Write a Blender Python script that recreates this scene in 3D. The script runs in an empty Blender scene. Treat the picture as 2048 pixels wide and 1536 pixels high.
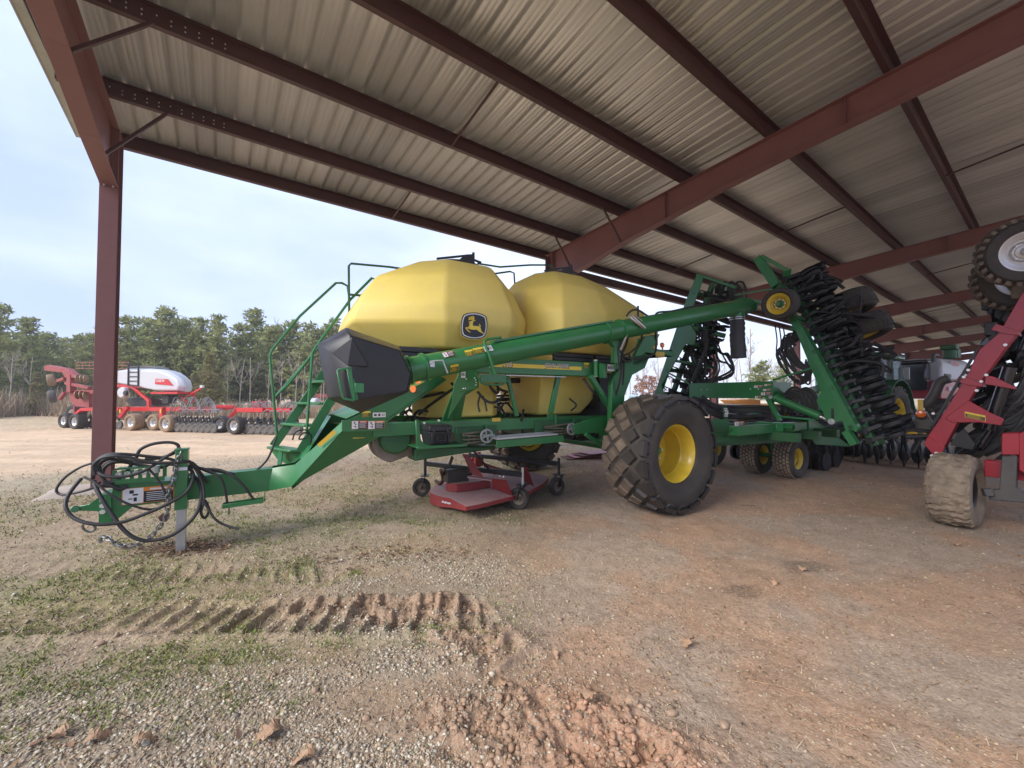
import bpy, bmesh, math, random
import numpy as np
from mathutils import Vector, Matrix, Euler
R = math.radians
PI = math.pi
sc = bpy.context.scene

# ---------------------------------------------------------------- camera, sky, sun, exposure
HC = 1.75
FPX = 800.0
PITCH = R(1.6)
cam_data = bpy.data.cameras.new("camera")
cam_data.lens = FPX / 2048 * 36
cam_data.sensor_width = 36
cam_data.clip_start = 0.05
cam_data.clip_end = 3000
cam = bpy.data.objects.new("camera", cam_data)
sc.collection.objects.link(cam)
cam.location = (0, 0, HC)
cam.rotation_euler = (R(90) + PITCH, 0, 0)
sc.camera = cam

SUN_EL, SUN_AZ = R(36), R(-128)          # azimuth clockwise from +Y
world = bpy.data.worlds.new("World")
sc.world = world
world.use_nodes = True
wn, wl = world.node_tree.nodes, world.node_tree.links
wn.clear()
w_out = wn.new("ShaderNodeOutputWorld")
w_bg = wn.new("ShaderNodeBackground")
w_bg.inputs[1].default_value = 0.115
sky = wn.new("ShaderNodeTexSky")
sky.sky_type = 'NISHITA'
sky.sun_disc = False
sky.sun_elevation = SUN_EL
sky.sun_rotation = SUN_AZ
sky.air_density = 1.0
sky.dust_density = 1.6
w_tc = wn.new("ShaderNodeTexCoord")
w_map = wn.new("ShaderNodeMapping")
w_map.inputs['Scale'].default_value = (1.0, 1.0, 2.6)
w_no = wn.new("ShaderNodeTexNoise")
w_no.inputs['Scale'].default_value = 1.7
w_no.inputs['Detail'].default_value = 6
w_no.inputs['Roughness'].default_value = 0.52
w_ramp = wn.new("ShaderNodeValToRGB")
w_ramp.color_ramp.elements[0].position = 0.33
w_ramp.color_ramp.elements[0].color = (0.80, 0.80, 0.80, 1)
w_ramp.color_ramp.elements[1].position = 0.62
w_ramp.color_ramp.elements[1].color = (0.97, 0.97, 0.97, 1)
w_mix = wn.new("ShaderNodeMix")
w_mix.data_type = 'RGBA'
w_cl = wn.new("ShaderNodeMix")
w_cl.data_type = 'RGBA'
w_cl.inputs[6].default_value = (2.45, 3.0, 4.9, 1)
w_cl.inputs[7].default_value = (4.5, 5.0, 6.0, 1)
w_no2 = wn.new("ShaderNodeTexNoise")
w_no2.inputs['Scale'].default_value = 2.3
w_no2.inputs['Detail'].default_value = 5
w_r2 = wn.new("ShaderNodeMapRange")
w_r2.inputs[1].default_value = .28
w_r2.inputs[2].default_value = .82
wl.new(w_map.outputs[0], w_no2.inputs['Vector']) if False else None
wl.new(w_tc.outputs['Generated'], w_map.inputs[0])
wl.new(w_map.outputs[0], w_no.inputs['Vector'])
wl.new(w_no.outputs[0], w_ramp.inputs[0])
wl.new(w_map.outputs[0], w_no2.inputs['Vector'])
w_grad = wn.new("ShaderNodeVectorMath")
w_grad.operation = 'DOT_PRODUCT'
w_grad.inputs[1].default_value = (.55, .35, -.45)
w_add = wn.new("ShaderNodeMath")
w_add.operation = 'MULTIPLY_ADD'
w_add.inputs[1].default_value = .34
wl.new(w_tc.outputs['Generated'], w_grad.inputs[0])
wl.new(w_grad.outputs['Value'], w_add.inputs[0])
wl.new(w_no2.outputs[0], w_add.inputs[2])
wl.new(w_add.outputs[0], w_r2.inputs[0])
wl.new(w_r2.outputs[0], w_cl.inputs[0])
wl.new(w_cl.outputs[2], w_mix.inputs[7])
wl.new(w_ramp.outputs[0], w_mix.inputs[0])
wl.new(sky.outputs[0], w_mix.inputs[6])
wl.new(w_mix.outputs[2], w_bg.inputs[0])
wl.new(w_bg.outputs[0], w_out.inputs[0])

sun_d = bpy.data.lights.new("sun", 'SUN')
sun_d.energy = 2.0
sun_d.angle = R(35)
sun_d.color = (1.0, 0.95, 0.88)
sun = bpy.data.objects.new("sun", sun_d)
sc.collection.objects.link(sun)
_sd = Vector((math.sin(SUN_AZ) * math.cos(SUN_EL), math.cos(SUN_AZ) * math.cos(SUN_EL), math.sin(SUN_EL)))
sun.rotation_euler = _sd.to_track_quat('Z', 'Y').to_euler()
sc.view_settings.view_transform = 'Standard'
sc.view_settings.look = 'None'
sc.view_settings.gamma = 1
sc.view_settings.exposure = 1.24
sc.render.engine = 'CYCLES'
sc.cycles.max_bounces = 8
sc.cycles.diffuse_bounces = 5
sc.cycles.use_denoising = True
random.seed(7)
rng = np.random.default_rng(11)

# ---------------------------------------------------------------- survey frames: a point of the photo meets a real plane
def ray(px, py):
    x = (px - 1024) / FPX; v = -(py - 768) / FPX
    return Vector((x, math.cos(PITCH) - math.sin(PITCH) * v, math.sin(PITCH) + math.cos(PITCH) * v))
CAMP = Vector((0, 0, HC))
class Fr:
    """a level frame standing on the ground: u along, w across (away), z up"""
    def __init__(s, ox, oy, deg):
        a = R(deg); s.deg = deg
        s.o = Vector((ox, oy, 0)); s.u = Vector((math.cos(a), math.sin(a), 0)); s.w = Vector((-math.sin(a), math.cos(a), 0))
    def loc(s, p):
        d = p - s.o; return Vector((d.dot(s.u), d.dot(s.w), d.z))
    def wor(s, p):
        return s.o + s.u * p[0] + s.w * p[1] + Vector((0, 0, p[2]))
    def q(s, px, py, w):                      # on the plane w
        r = ray(px, py); t = (w - (CAMP - s.o).dot(s.w)) / r.dot(s.w)
        return s.loc(CAMP + r * t)
    def qu(s, px, py, u):                     # on the plane u
        r = ray(px, py); t = (u - (CAMP - s.o).dot(s.u)) / r.dot(s.u)
        return s.loc(CAMP + r * t)
    def qz(s, px, py, z):                     # on the level z
        r = ray(px, py); t = (z - HC) / r.z
        return s.loc(CAMP + r * t)
    def m(s, pts):                            # list of (px, py, w)
        return [s.q(*p) for p in pts]

# ---------------------------------------------------------------- mesh builder
class MB:
    def __init__(s):
        s.v = []; s.f = []; s.mi = []; s.m = 0; s.parts = []
    def add(s, verts, faces):
        b = len(s.v)
        s.v += [tuple(v) for v in verts]
        s.f += [tuple(i + b for i in f) for f in faces]
        s.mi += [s.m] * len(faces)
        s.parts.append(([tuple(v) for v in verts], [tuple(f) for f in faces], [s.m] * len(faces)))
    def box(s, c, size, rot=None):
        hx, hy, hz = size[0] / 2, size[1] / 2, size[2] / 2
        vs = [Vector((x, y, z)) for x in (-hx, hx) for y in (-hy, hy) for z in (-hz, hz)]
        if rot is not None: vs = [rot @ v for v in vs]
        c = Vector(c)
        s.add([v + c for v in vs], [(0, 1, 3, 2), (4, 6, 7, 5), (0, 4, 5, 1), (2, 3, 7, 6), (0, 2, 6, 4), (1, 5, 7, 3)])
    def bar(s, a, b, w, h, up=(0, 0, 1)):
        a, b = Vector(a), Vector(b); d = b - a; L = d.length
        if L < 1e-6: return
        d.normalize(); up = Vector(up)
        side = d.cross(up)
        if side.length < 1e-3: side = d.cross(Vector((0, 1, 0)))
        side.normalize(); u2 = side.cross(d)
        vs = []
        for t in (a, b):
            for sx, sz in ((-1, -1), (1, -1), (1, 1), (-1, 1)):
                vs.append(t + side * sx * w / 2 + u2 * sz * h / 2)
        s.add(vs, [(3, 2, 1, 0), (4, 5, 6, 7), (0, 1, 5, 4), (1, 2, 6, 5), (2, 3, 7, 6), (3, 0, 4, 7)])
    def prism(s, pts, vec):
        pts = [Vector(p) for p in pts]; vec = Vector(vec); n = len(pts)
        vs = pts + [p + vec for p in pts]
        s.add(vs, [tuple(range(n))[::-1], tuple(range(n, 2 * n))] + [(i, (i + 1) % n, n + (i + 1) % n, n + i) for i in range(n)])
    def loft(s, rings, cap=True, closed=True):
        n = len(rings[0]); b = []
        for r in rings: b += [Vector(p) for p in r]
        fs = []
        for k in range(len(rings) - 1):
            for i in range(n if closed else n - 1):
                j = (i + 1) % n
                fs.append((k * n + i, k * n + j, (k + 1) * n + j, (k + 1) * n + i))
        if cap:
            fs.append(tuple(range(n))[::-1]); fs.append(tuple(range((len(rings) - 1) * n, len(rings) * n)))
        s.add(b, fs)
    def tube(s, pts, r, n=8, closed=False, smooth=0, radii=None):
        pts = [Vector(p) for p in pts]
        if smooth: pts = catmull(pts, smooth, closed)
        m = len(pts); rings = []
        prev = None
        for i, p in enumerate(pts):
            if closed: d = pts[(i + 1) % m] - pts[i - 1]
            else: d = pts[min(i + 1, m - 1)] - pts[max(i - 1, 0)]
            if d.length < 1e-9: d = Vector((0, 0, 1))
            d.normalize()
            if prev is None:
                prev = d.orthogonal().normalized()
            x = prev - d * prev.dot(d)
            if x.length < 1e-6: x = d.orthogonal()
            x.normalize(); prev = x; y = d.cross(x)
            rr = r if radii is None else radii[min(i, len(radii) - 1)]
            rings.append([p + x * math.cos(2 * PI * k / n) * rr + y * math.sin(2 * PI * k / n) * rr for k in range(n)])
        if closed:
            rings.append(rings[0]); s.loft(rings, cap=False)
        else: s.loft(rings)
    def lathe(s, prof, c, ax, n=32, a0=0, a1=2 * PI, closed_prof=False):
        c = Vector(c); ax = Vector(ax).normalized(); x = ax.orthogonal().normalized()
        if abs(ax.z) < .9:
            x = Vector((0, 0, 1)) - ax * ax.z; x.normalize()
        y = ax.cross(x); full = abs(a1 - a0 - 2 * PI) < 1e-6
        rings = []
        for k in range(n if full else n + 1):
            t = a0 + (a1 - a0) * k / n
            d = x * math.cos(t) + y * math.sin(t)
            rings.append([c + d * r + ax * h for r, h in prof])
        if full: rings.append(rings[0])
        s.loft(rings, cap=False, closed=closed_prof)
    def cyl(s, a, b, r, n=16, r2=None):
        a, b = Vector(a), Vector(b); d = (b - a).normalized(); x = d.orthogonal().normalized(); y = d.cross(x)
        r2 = r if r2 is None else r2
        s.loft([[p + (x * math.cos(2 * PI * k / n) + y * math.sin(2 * PI * k / n)) * rr for k in range(n)] for p, rr in ((a, r), (b, r2))])
    def hull(s, pts):
        bm = bmesh.new()
        for p in pts: bm.verts.new(p)
        r = bmesh.ops.convex_hull(bm, input=bm.verts[:])
        for v in [v for v in bm.verts if not v.link_faces]: bm.verts.remove(v)
        bmesh.ops.dissolve_limit(bm, angle_limit=R(2), verts=bm.verts[:], edges=bm.edges[:])
        bm.verts.index_update()
        s.add([v.co.copy() for v in bm.verts], [tuple(v.index for v in f.verts) for f in bm.faces])
        bm.free()
    def build(s, name, mats, parent=None, bevel=0, sharp=38, seg=1, recalc=True):
        me = bpy.data.meshes.new(name)
        me.from_pydata(s.v, [], s.f)
        if not isinstance(mats, (list, tuple)): mats = [mats]
        for m_ in mats: me.materials.append(m_)
        me.polygons.foreach_set('material_index', s.mi)
        me.update()
        if recalc:
            bm = bmesh.new(); bm.from_mesh(me)
            bmesh.ops.remove_doubles(bm, verts=bm.verts, dist=1e-5)
            bmesh.ops.recalc_face_normals(bm, faces=bm.faces)
            bm.to_mesh(me); bm.free()
        me.polygons.foreach_set('use_smooth', [True] * len(me.polygons))
        me.set_sharp_from_angle(angle=R(sharp))
        o = bpy.data.objects.new(name, me)
        sc.collection.objects.link(o)
        if parent is not None: o.parent = parent
        if bevel:
            b = o.modifiers.new("edge", 'BEVEL'); b.width = bevel; b.segments = seg
            b.limit_method = 'ANGLE'; b.angle_limit = R(35); b.harden_normals = False
        return o

def build_each(mb, name, mats, parent=None, **kw):
    out = []
    for v, f, mi in mb.parts:
        m_ = MB(); m_.v, m_.f, m_.mi = v, f, mi
        out.append(m_.build(name, mats, parent, **kw))
    return out
def catmull(pts, k, closed=False):
    out = []; n = len(pts)
    rngi = range(n if closed else n - 1)
    for i in rngi:
        p0 = pts[(i - 1) % n] if closed or i > 0 else pts[0] * 2 - pts[1]
        p1, p2 = pts[i], pts[(i + 1) % n]
        p3 = pts[(i + 2) % n] if closed or i + 2 < n else pts[-1] * 2 - pts[-2]
        for j in range(k):
            t = j / k
            out.append(.5 * ((2 * p1) + (p2 - p0) * t + (2 * p0 - 5 * p1 + 4 * p2 - p3) * t * t + (3 * p1 - p0 - 3 * p2 + p3) * t ** 3))
    if not closed: out.append(pts[-1])
    return out

def tag(o, label=None, cat=None, group=None, kind=None):
    if label: o['label'] = label
    if cat: o['category'] = cat
    if group: o['group'] = group
    if kind: o['kind'] = kind
    return o
def thing(name, label, cat, fr=None, group=None, loc=None, rot=0):
    o = bpy.data.objects.new(name, None); sc.collection.objects.link(o)
    o.empty_display_size = .2
    if fr is not None: o.location = fr.o; o.rotation_euler = (0, 0, R(fr.deg))
    else: o.location = loc; o.rotation_euler = (0, 0, rot)
    return tag(o, label, cat, group)
def copy_tree(o, parent=None):
    c = o.copy(); sc.collection.objects.link(c)
    if parent is not None: c.parent = parent
    for ch in list(o.children): copy_tree(ch, c)
    return c

# ---------------------------------------------------------------- materials
def mat(name, col, rough=.5, metal=0., var=.12, vscale=6., dust=0., dustcol=(.30, .23, .16), bump=0., bscale=60., coat=0., spec=.5, alpha=1., streak=0.):
    m = bpy.data.materials.new(name); m.use_nodes = True
    n, l = m.node_tree.nodes, m.node_tree.links
    p = n['Principled BSDF']
    p.inputs['Metallic'].default_value = metal
    p.inputs['Coat Weight'].default_value = coat
    p.inputs['Coat Roughness'].default_value = .15
    p.inputs['Specular IOR Level'].default_value = spec
    tc = n.new('ShaderNodeTexCoord')
    no = n.new('ShaderNodeTexNoise'); no.inputs['Scale'].default_value = vscale; no.inputs['Detail'].default_value = 8; no.inputs['Roughness'].default_value = .65
    l.new(tc.outputs['Object'], no.inputs['Vector'])
    mr = n.new('ShaderNodeMapRange'); mr.inputs[1].default_value = .3; mr.inputs[2].default_value = .7
    mr.inputs[3].default_value = 1 - var; mr.inputs[4].default_value = 1 + var
    l.new(no.outputs[0], mr.inputs[0])
    mul = n.new('ShaderNodeMix'); mul.data_type = 'RGBA'; mul.blend_type = 'MULTIPLY'; mul.inputs[0].default_value = 1
    mul.inputs[6].default_value = (*col, 1)
    l.new(mr.outputs[0], mul.inputs[7])
    last = mul.outputs[2]
    if dust:
        n2 = n.new('ShaderNodeTexNoise'); n2.inputs['Scale'].default_value = vscale * .45; n2.inputs['Detail'].default_value = 10; n2.inputs['Roughness'].default_value = .7
        mp = n.new('ShaderNodeMapping'); mp.inputs['Location'].default_value = (3.1, 7.7, 1.3)
        if streak: mp.inputs['Scale'].default_value = (1, 1, streak)
        l.new(tc.outputs['Object'], mp.inputs[0]); l.new(mp.outputs[0], n2.inputs['Vector'])
        r2 = n.new('ShaderNodeMapRange'); r2.inputs[1].default_value = .4; r2.inputs[2].default_value = .75; r2.inputs[3].default_value = dust * .25; r2.inputs[4].default_value = min(1, dust)
        l.new(n2.outputs[0], r2.inputs[0])
        mx = n.new('ShaderNodeMix'); mx.data_type = 'RGBA'; mx.inputs[7].default_value = (*dustcol, 1)
        l.new(r2.outputs[0], mx.inputs[0]); l.new(last, mx.inputs[6]); last = mx.outputs[2]
        ra = n.new('ShaderNodeMapRange'); ra.inputs[3].default_value = rough; ra.inputs[4].default_value = min(1, rough + .35)
        l.new(r2.outputs[0], ra.inputs[0]); l.new(ra.outputs[0], p.inputs['Roughness'])
    else: p.inputs['Roughness'].default_value = rough
    l.new(last, p.inputs['Base Color'])
    if bump:
        nb = n.new('ShaderNodeTexNoise'); nb.inputs['Scale'].default_value = bscale; nb.inputs['Detail'].default_value = 6
        l.new(tc.outputs['Object'], nb.inputs['Vector'])
        bp = n.new('ShaderNodeBump'); bp.inputs['Strength'].default_value = bump; bp.inputs['Distance'].default_value = .01
        l.new(nb.outputs[0], bp.inputs['Height']); l.new(bp.outputs[0], p.inputs['Normal'])
    if alpha < 1: p.inputs['Alpha'].default_value = alpha
    return m
M = {}
M['green'] = mat('green_paint', (.012, .165, .045), .34, dust=.20, vscale=4, var=.10, coat=.25, dustcol=(.16, .17, .11))
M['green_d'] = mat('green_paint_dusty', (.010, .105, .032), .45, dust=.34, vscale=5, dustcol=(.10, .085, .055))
M['yellow_t'] = mat('yellow_tank_plastic', (.80, .62, .13), .5, var=.05, vscale=2.2, dust=.34, dustcol=(.58, .50, .30), bump=.05, bscale=8)
M['yellow'] = mat('yellow_paint', (.66, .46, .03), .35, dust=.10, coat=.2)
M['amberstk'] = mat('amber_reflective_film', (.62, .40, .05), .3, var=.05)
M['black_pl'] = mat('black_plastic', (.017, .018, .022), .42, dust=.16, vscale=9, dustcol=(.09, .085, .08), bump=.04, bscale=80)
M['black_mt'] = mat('black_painted_metal', (.014, .014, .016), .4, dust=.2, dustcol=(.08, .07, .06))
M['hose'] = mat('black_hose_rubber', (.022, .022, .024), .5, dust=.3, dustcol=(.09, .08, .07), vscale=14)
M['rubber'] = mat('tyre_rubber', (.026, .025, .025), .7, dust=.6, dustcol=(.12, .095, .07), vscale=7, bump=.15, bscale=50)
M['mudtyre'] = mat('muddy_tread', (.16, .12, .09), .85, dust=1.0, dustcol=(.42, .31, .21), vscale=6, bump=.8, bscale=40)
M['bigtread'] = mat('worn_black_tread_with_clay', (.022, .021, .022), .55, dust=.95, dustcol=(.27, .20, .14), vscale=5.5, bump=.4, bscale=30)
M['blacktread'] = mat('black_tread_block', (.020, .020, .022), .42, dust=.4, dustcol=(.10, .08, .06), vscale=6, bump=.2, bscale=40)
M['mud'] = mat('dried_mud', (.31, .245, .175), .95, var=.3, dust=.9, dustcol=(.12, .09, .07), vscale=7, bump=1.0, bscale=30)
M['steelred'] = mat('red_oxide_steel', (.225, .095, .088), .5, var=.08, vscale=2.5, dust=.12, dustcol=(.22, .12, .10))
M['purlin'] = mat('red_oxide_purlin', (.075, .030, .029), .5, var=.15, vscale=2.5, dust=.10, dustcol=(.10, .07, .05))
M['roof'] = mat('galvalume_roof_sheet', (.66, .645, .60), .34, metal=.5, var=.07, vscale=.5, dust=.12, dustcol=(.38, .35, .30))
M['trim'] = mat('pale_green_trim', (.42, .46, .38), .5)
M['galv'] = mat('galvanised_steel', (.52, .53, .54), .38, metal=.7, var=.12)
M['bolt_or_lit_hole'] = mat('zinc_bolt_or_lit_hole', (.75, .75, .72), .35, metal=.5, var=.05)
M['grey_st'] = mat('grey_painted_steel', (.30, .32, .33), .5, dust=.15)
M['white'] = mat('white_vinyl', (.72, .72, .74), .4, var=.04)
M['orange'] = mat('orange_vinyl', (.72, .22, .03), .4, var=.04)
M['redvin'] = mat('red_vinyl', (.50, .03, .03), .4, var=.04)
M['blackvin'] = mat('black_vinyl', (.012, .012, .014), .4, var=.04)
M['yelvin'] = mat('yellow_vinyl', (.75, .55, .06), .4, var=.04)
M['lensor'] = mat('amber_lens', (.80, .17, .01), .15, coat=.6, var=.03)
M['redp'] = mat('red_paint_bright', (.50, .015, .018), .32, dust=.10, coat=.3)
M['redd'] = mat('red_paint_shade', (.36, .013, .030), .36, dust=.16, dustcol=(.18, .10, .08), coat=.25)
M['mower'] = mat('faded_red_deck', (.34, .15, .145), .6, dust=.95, dustcol=(.46, .34, .32), vscale=4)
M['mower_s'] = mat('mower_red_side', (.27, .022, .025), .45, dust=.25, dustcol=(.22, .13, .11), vscale=6)
M['silver'] = mat('silver_rim_paint', (.62, .62, .62), .35, metal=.4, dust=.15)
M['whitetank'] = mat('white_tank_plastic', (.50, .51, .53), .4, var=.03, dust=.08)
M['concrete'] = mat('concrete', (.40, .34, .28), .9, var=.15, dust=.3, bump=.3)
M['rust'] = mat('rusty_iron', (.12, .055, .04), .8, var=.35)
M['chain'] = mat('chain_steel', (.20, .20, .20), .45, metal=.7, var=.2)
M['glass'] = mat('tinted_cab_glass', (.05, .10, .10), .06, coat=1, spec=.8)
M['bark'] = mat('tree_bark', (.20, .155, .12), .9, var=.3, vscale=3)
M['barkpale'] = mat('pale_bare_bark', (.36, .30, .26), .9, var=.25, vscale=3)
M['cream'] = mat('cream_cladding', (.66, .60, .48), .7, var=.05)
M['tan'] = mat('tan_cladding', (.50, .38, .24), .7)
def panel_tint(m, width):
    n, l = m.node_tree.nodes, m.node_tree.links; p = n['Principled BSDF']
    src = p.inputs['Base Color'].links[0].from_socket
    tc = n.new('ShaderNodeTexCoord'); sx = n.new('ShaderNodeSeparateXYZ'); l.new(tc.outputs['Object'], sx.inputs[0])
    dv = n.new('ShaderNodeMath'); dv.operation = 'DIVIDE'; dv.inputs[1].default_value = width; l.new(sx.outputs[0], dv.inputs[0])
    fl = n.new('ShaderNodeMath'); fl.operation = 'FLOOR'; l.new(dv.outputs[0], fl.inputs[0])
    wn_ = n.new('ShaderNodeTexWhiteNoise'); wn_.noise_dimensions = '1D'; l.new(fl.outputs[0], wn_.inputs['W'])
    mr = n.new('ShaderNodeMapRange'); mr.inputs[3].default_value = .84; mr.inputs[4].default_value = 1.12; l.new(wn_.outputs['Value'], mr.inputs[0])
    # water stains running down the slope
    no = n.new('ShaderNodeTexNoise'); mp = n.new('ShaderNodeMapping'); mp.inputs['Scale'].default_value = (1.6, .4, 1); l.new(tc.outputs['Object'], mp.inputs[0]); l.new(mp.outputs[0], no.inputs['Vector']); no.inputs['Scale'].default_value = 1; no.inputs['Detail'].default_value = 6
    m3 = n.new('ShaderNodeMapRange'); m3.inputs[1].default_value = .3; m3.inputs[2].default_value = .75; m3.inputs[3].default_value = 1.06; m3.inputs[4].default_value = .86; l.new(no.outputs[0], m3.inputs[0])
    mm = n.new('ShaderNodeMath'); mm.operation = 'MULTIPLY'; l.new(mr.outputs[0], mm.inputs[0]); l.new(m3.outputs[0], mm.inputs[1])
    mx = n.new('ShaderNodeMix'); mx.data_type = 'RGBA'; mx.blend_type = 'MULTIPLY'; mx.inputs[0].default_value = 1
    l.new(src, mx.inputs[6]); l.new(mm.outputs[0], mx.inputs[7]); l.new(mx.outputs[2], p.inputs['Base Color'])
panel_tint(M['roof'], .915)
def leafmat(name, c1, c2):
    m = bpy.data.materials.new(name); m.use_nodes = True
    n, l = m.node_tree.nodes, m.node_tree.links; p = n['Principled BSDF']
    p.inputs['Roughness'].default_value = .7; p.inputs['Specular IOR Level'].default_value = .2
    at = n.new('ShaderNodeAttribute'); at.attribute_name = 'shade'
    mx = n.new('ShaderNodeMix'); mx.data_type = 'RGBA'; mx.inputs[6].default_value = (*c1, 1); mx.inputs[7].default_value = (*c2, 1)
    l.new(at.outputs['Fac'], mx.inputs[0]); l.new(mx.outputs[2], p.inputs['Base Color'])
    tr = n.new('ShaderNodeBsdfTranslucent'); ms = n.new('ShaderNodeMixShader'); ms.inputs[0].default_value = .35
    l.new(mx.outputs[2], tr.inputs[0]); l.new(p.outputs[0], ms.inputs[1]); l.new(tr.outputs[0], ms.inputs[2]); l.new(ms.outputs[0], n['Material Output'].inputs[0])
    return m
# ================================================================ GROUND
def hsh(ix, iy, s=0):
    h = (ix.astype(np.int64) * 374761393 + iy.astype(np.int64) * 668265263 + s * 69069) & 0xffffffff
    h = ((h ^ (h >> 13)) * 1274126177) & 0xffffffff
    return ((h ^ (h >> 16)) & 0xffff) / 65535.0
def vn(x, y, s=0):
    ix, iy = np.floor(x), np.floor(y); fx, fy = x - ix, y - iy
    fx = fx * fx * (3 - 2 * fx); fy = fy * fy * (3 - 2 * fy)
    a, b, c, d = hsh(ix, iy, s), hsh(ix + 1, iy, s), hsh(ix, iy + 1, s), hsh(ix + 1, iy + 1, s)
    return (a * (1 - fx) + b * fx) * (1 - fy) + (c * (1 - fx) + d * fx) * fy
def fbm(x, y, o=4, s=0):
    t = 0; a = .5
    for k in range(o):
        t = t + a * vn(x * 2 ** k + 17 * k, y * 2 ** k - 9 * k, s + k); a *= .5
    return t / (1 - .5 ** o)
def sst(a, b, x):
    t = np.clip((x - a) / (b - a), 0, 1); return t * t * (3 - 2 * t)
SH = Fr(-7.41, 7.25, 36.1)     # shed frame: u along the eaves, w outward, origin at the near corner column
def shed_uw(x, y):
    dx, dy = x - SH.o.x, y - SH.o.y
    return dx * SH.u.x + dy * SH.u.y, dx * SH.w.x + dy * SH.w.y
def seg_d(x, y, a, b):
    ax, ay = a; bx, by = b; L = math.hypot(bx - ax, by - ay); ux, uy = (bx - ax) / L, (by - ay) / L
    t = (x - ax) * ux + (y - ay) * uy; d = (x - ax) * -uy + (y - ay) * ux
    return t, d, L
def masks(x, y):
    u, w = shed_uw(x, y)
    n1 = fbm(x * .5, y * .5, 4, 3); n2 = fbm(x * 1.7, y * 1.7, 4, 9); n3 = fbm(x * 5, y * 5, 3, 21)
    outside = sst(-.4, 2.6, w + (n2 - .5) * 2.6)
    field = sst(2.2, 4.2, w + (n2 - .5) * 1.4)
    # how far to the open side (left) we are
    left = sst(-1.0, -2.6, x + (y - 3) * -.28 + (n2 - .5) * 1.6)
    wleft = sst(.6, -1.6, x - (y - 3) * .30 + (n1 - .5) * 1.2)
    grass = wleft * sst(.43, .60, n2 * .55 + n1 * .45 + .05 * left) * (1 - field)
    def blob(cx, cy, rx, ry, e=.35):
        d = np.sqrt(((x - cx) / rx) ** 2 + ((y - cy) / ry) ** 2) + (n2 - .5) * 1.1
        return 1 - sst(1 - e, 1 + e, d)
    g2 = np.maximum.reduce([blob(-3.0, 2.7, 1.5, .42), blob(-3.9, 3.7, 1.3, .5), blob(-1.9, 2.35, .7, .25), blob(-1.9, 4.1, .8, .3), blob(-2.4, 5.6, 1.5, .35), blob(-3.2, 5.0, .5, .3), blob(-1.5, 6.8, 1.2, .35), blob(.2, 9.6, .8, .4)])
    grass = np.clip(grass * .55 + g2 * sst(.38, .55, n3 * .5 + n2 * .5) * 1.0, 0, 1) * (1 - sst(-.2, .6, x - y * .28))
    gravel = np.maximum.reduce([blob(-1.5, 2.2, 1.4, .5), blob(-.9, 4.0, 1.1, .55), blob(-1.0, 3.15, .6, .28), blob(-2.3, 2.3, 1.0, .3), blob(-.6, 2.7, .4, .25)]) * sst(.3, .5, n2)
    mud = np.maximum.reduce([blob(.15, 2.18, .55, .30), blob(-.25, 2.9, .5, .25), blob(-.9, 3.3, .9, .2), blob(.5, 2.0, .5, .2)])
    return u, w, n1, n2, n3, outside, field, wleft, grass, gravel, mud
def height(x, y):
    u, w, n1, n2, n3, outside, field, wleft, grass, gravel, mud = masks(x, y)
    r = np.sqrt(x * x + y * y); nearf = 1 - sst(7, 16, r)
    z = (n1 - .5) * .05 * sst(2, 8, r) + (n2 - .5) * .028 + (n3 - .5) * .012 * nearf
    z += (fbm(x * 16, y * 16, 3, 40) - .5) * .012 * nearf + (fbm(x * 45, y * 45, 2, 50) - .5) * .006 * (1 - sst(2.5, 6, r))
    # wheel track with lug bars, pressed by a big tractor tyre
    for (a, b, wid, ph, dep, slant) in (((-4.6, 3.15), (-.15, 3.25), .25, 0., .034, None), ((-.55, 3.5), (.12, 2.45), .24, .4, .020, .25), ((-5.4, 4.0), (-1.6, 3.95), .2, .2, .012, .5)):
        t, d, L = seg_d(x, y, a, b)
        d2 = d + (n2 - .5) * .12
        env = (1 - sst(wid * .75, wid * 1.15, np.abs(d2))) * sst(-.1, .25, t) * (1 - sst(L - .25, L + .1, t)) * (.25 + .75 * sst(L * .1, L * .62, t)) * (.7 + .6 * n1)
        slant = (-.42 + .62 * np.clip(t / L, 0, 1)) if slant is None else slant
        s = ((t + slant * d2 + ph + (n2 - .5) * .08) / .172) % 1.0
        bar = sst(.0, .12, s) * (1 - sst(.26, .42, s)) * (.6 + .8 * n3)
        k = sst(.25, .6, n1 * .5 + n3 * .5 + .1)
        z = z + env * (-dep * .7 + bar * dep * 1.5 * k) + dep * .7 * (1 - sst(0, .09, np.abs(np.abs(d2) - wid))) * sst(0, .3, t) * (1 - sst(L - .3, L, t))
    # churned red mud
    rid = 1 - np.abs(fbm(x * 6, y * 6, 4, 77) * 2 - 1)
    z = z + mud * ((rid - .6) * .10 + (fbm(x * 20, y * 20, 3, 90) - .5) * .04)
    return z
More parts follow.
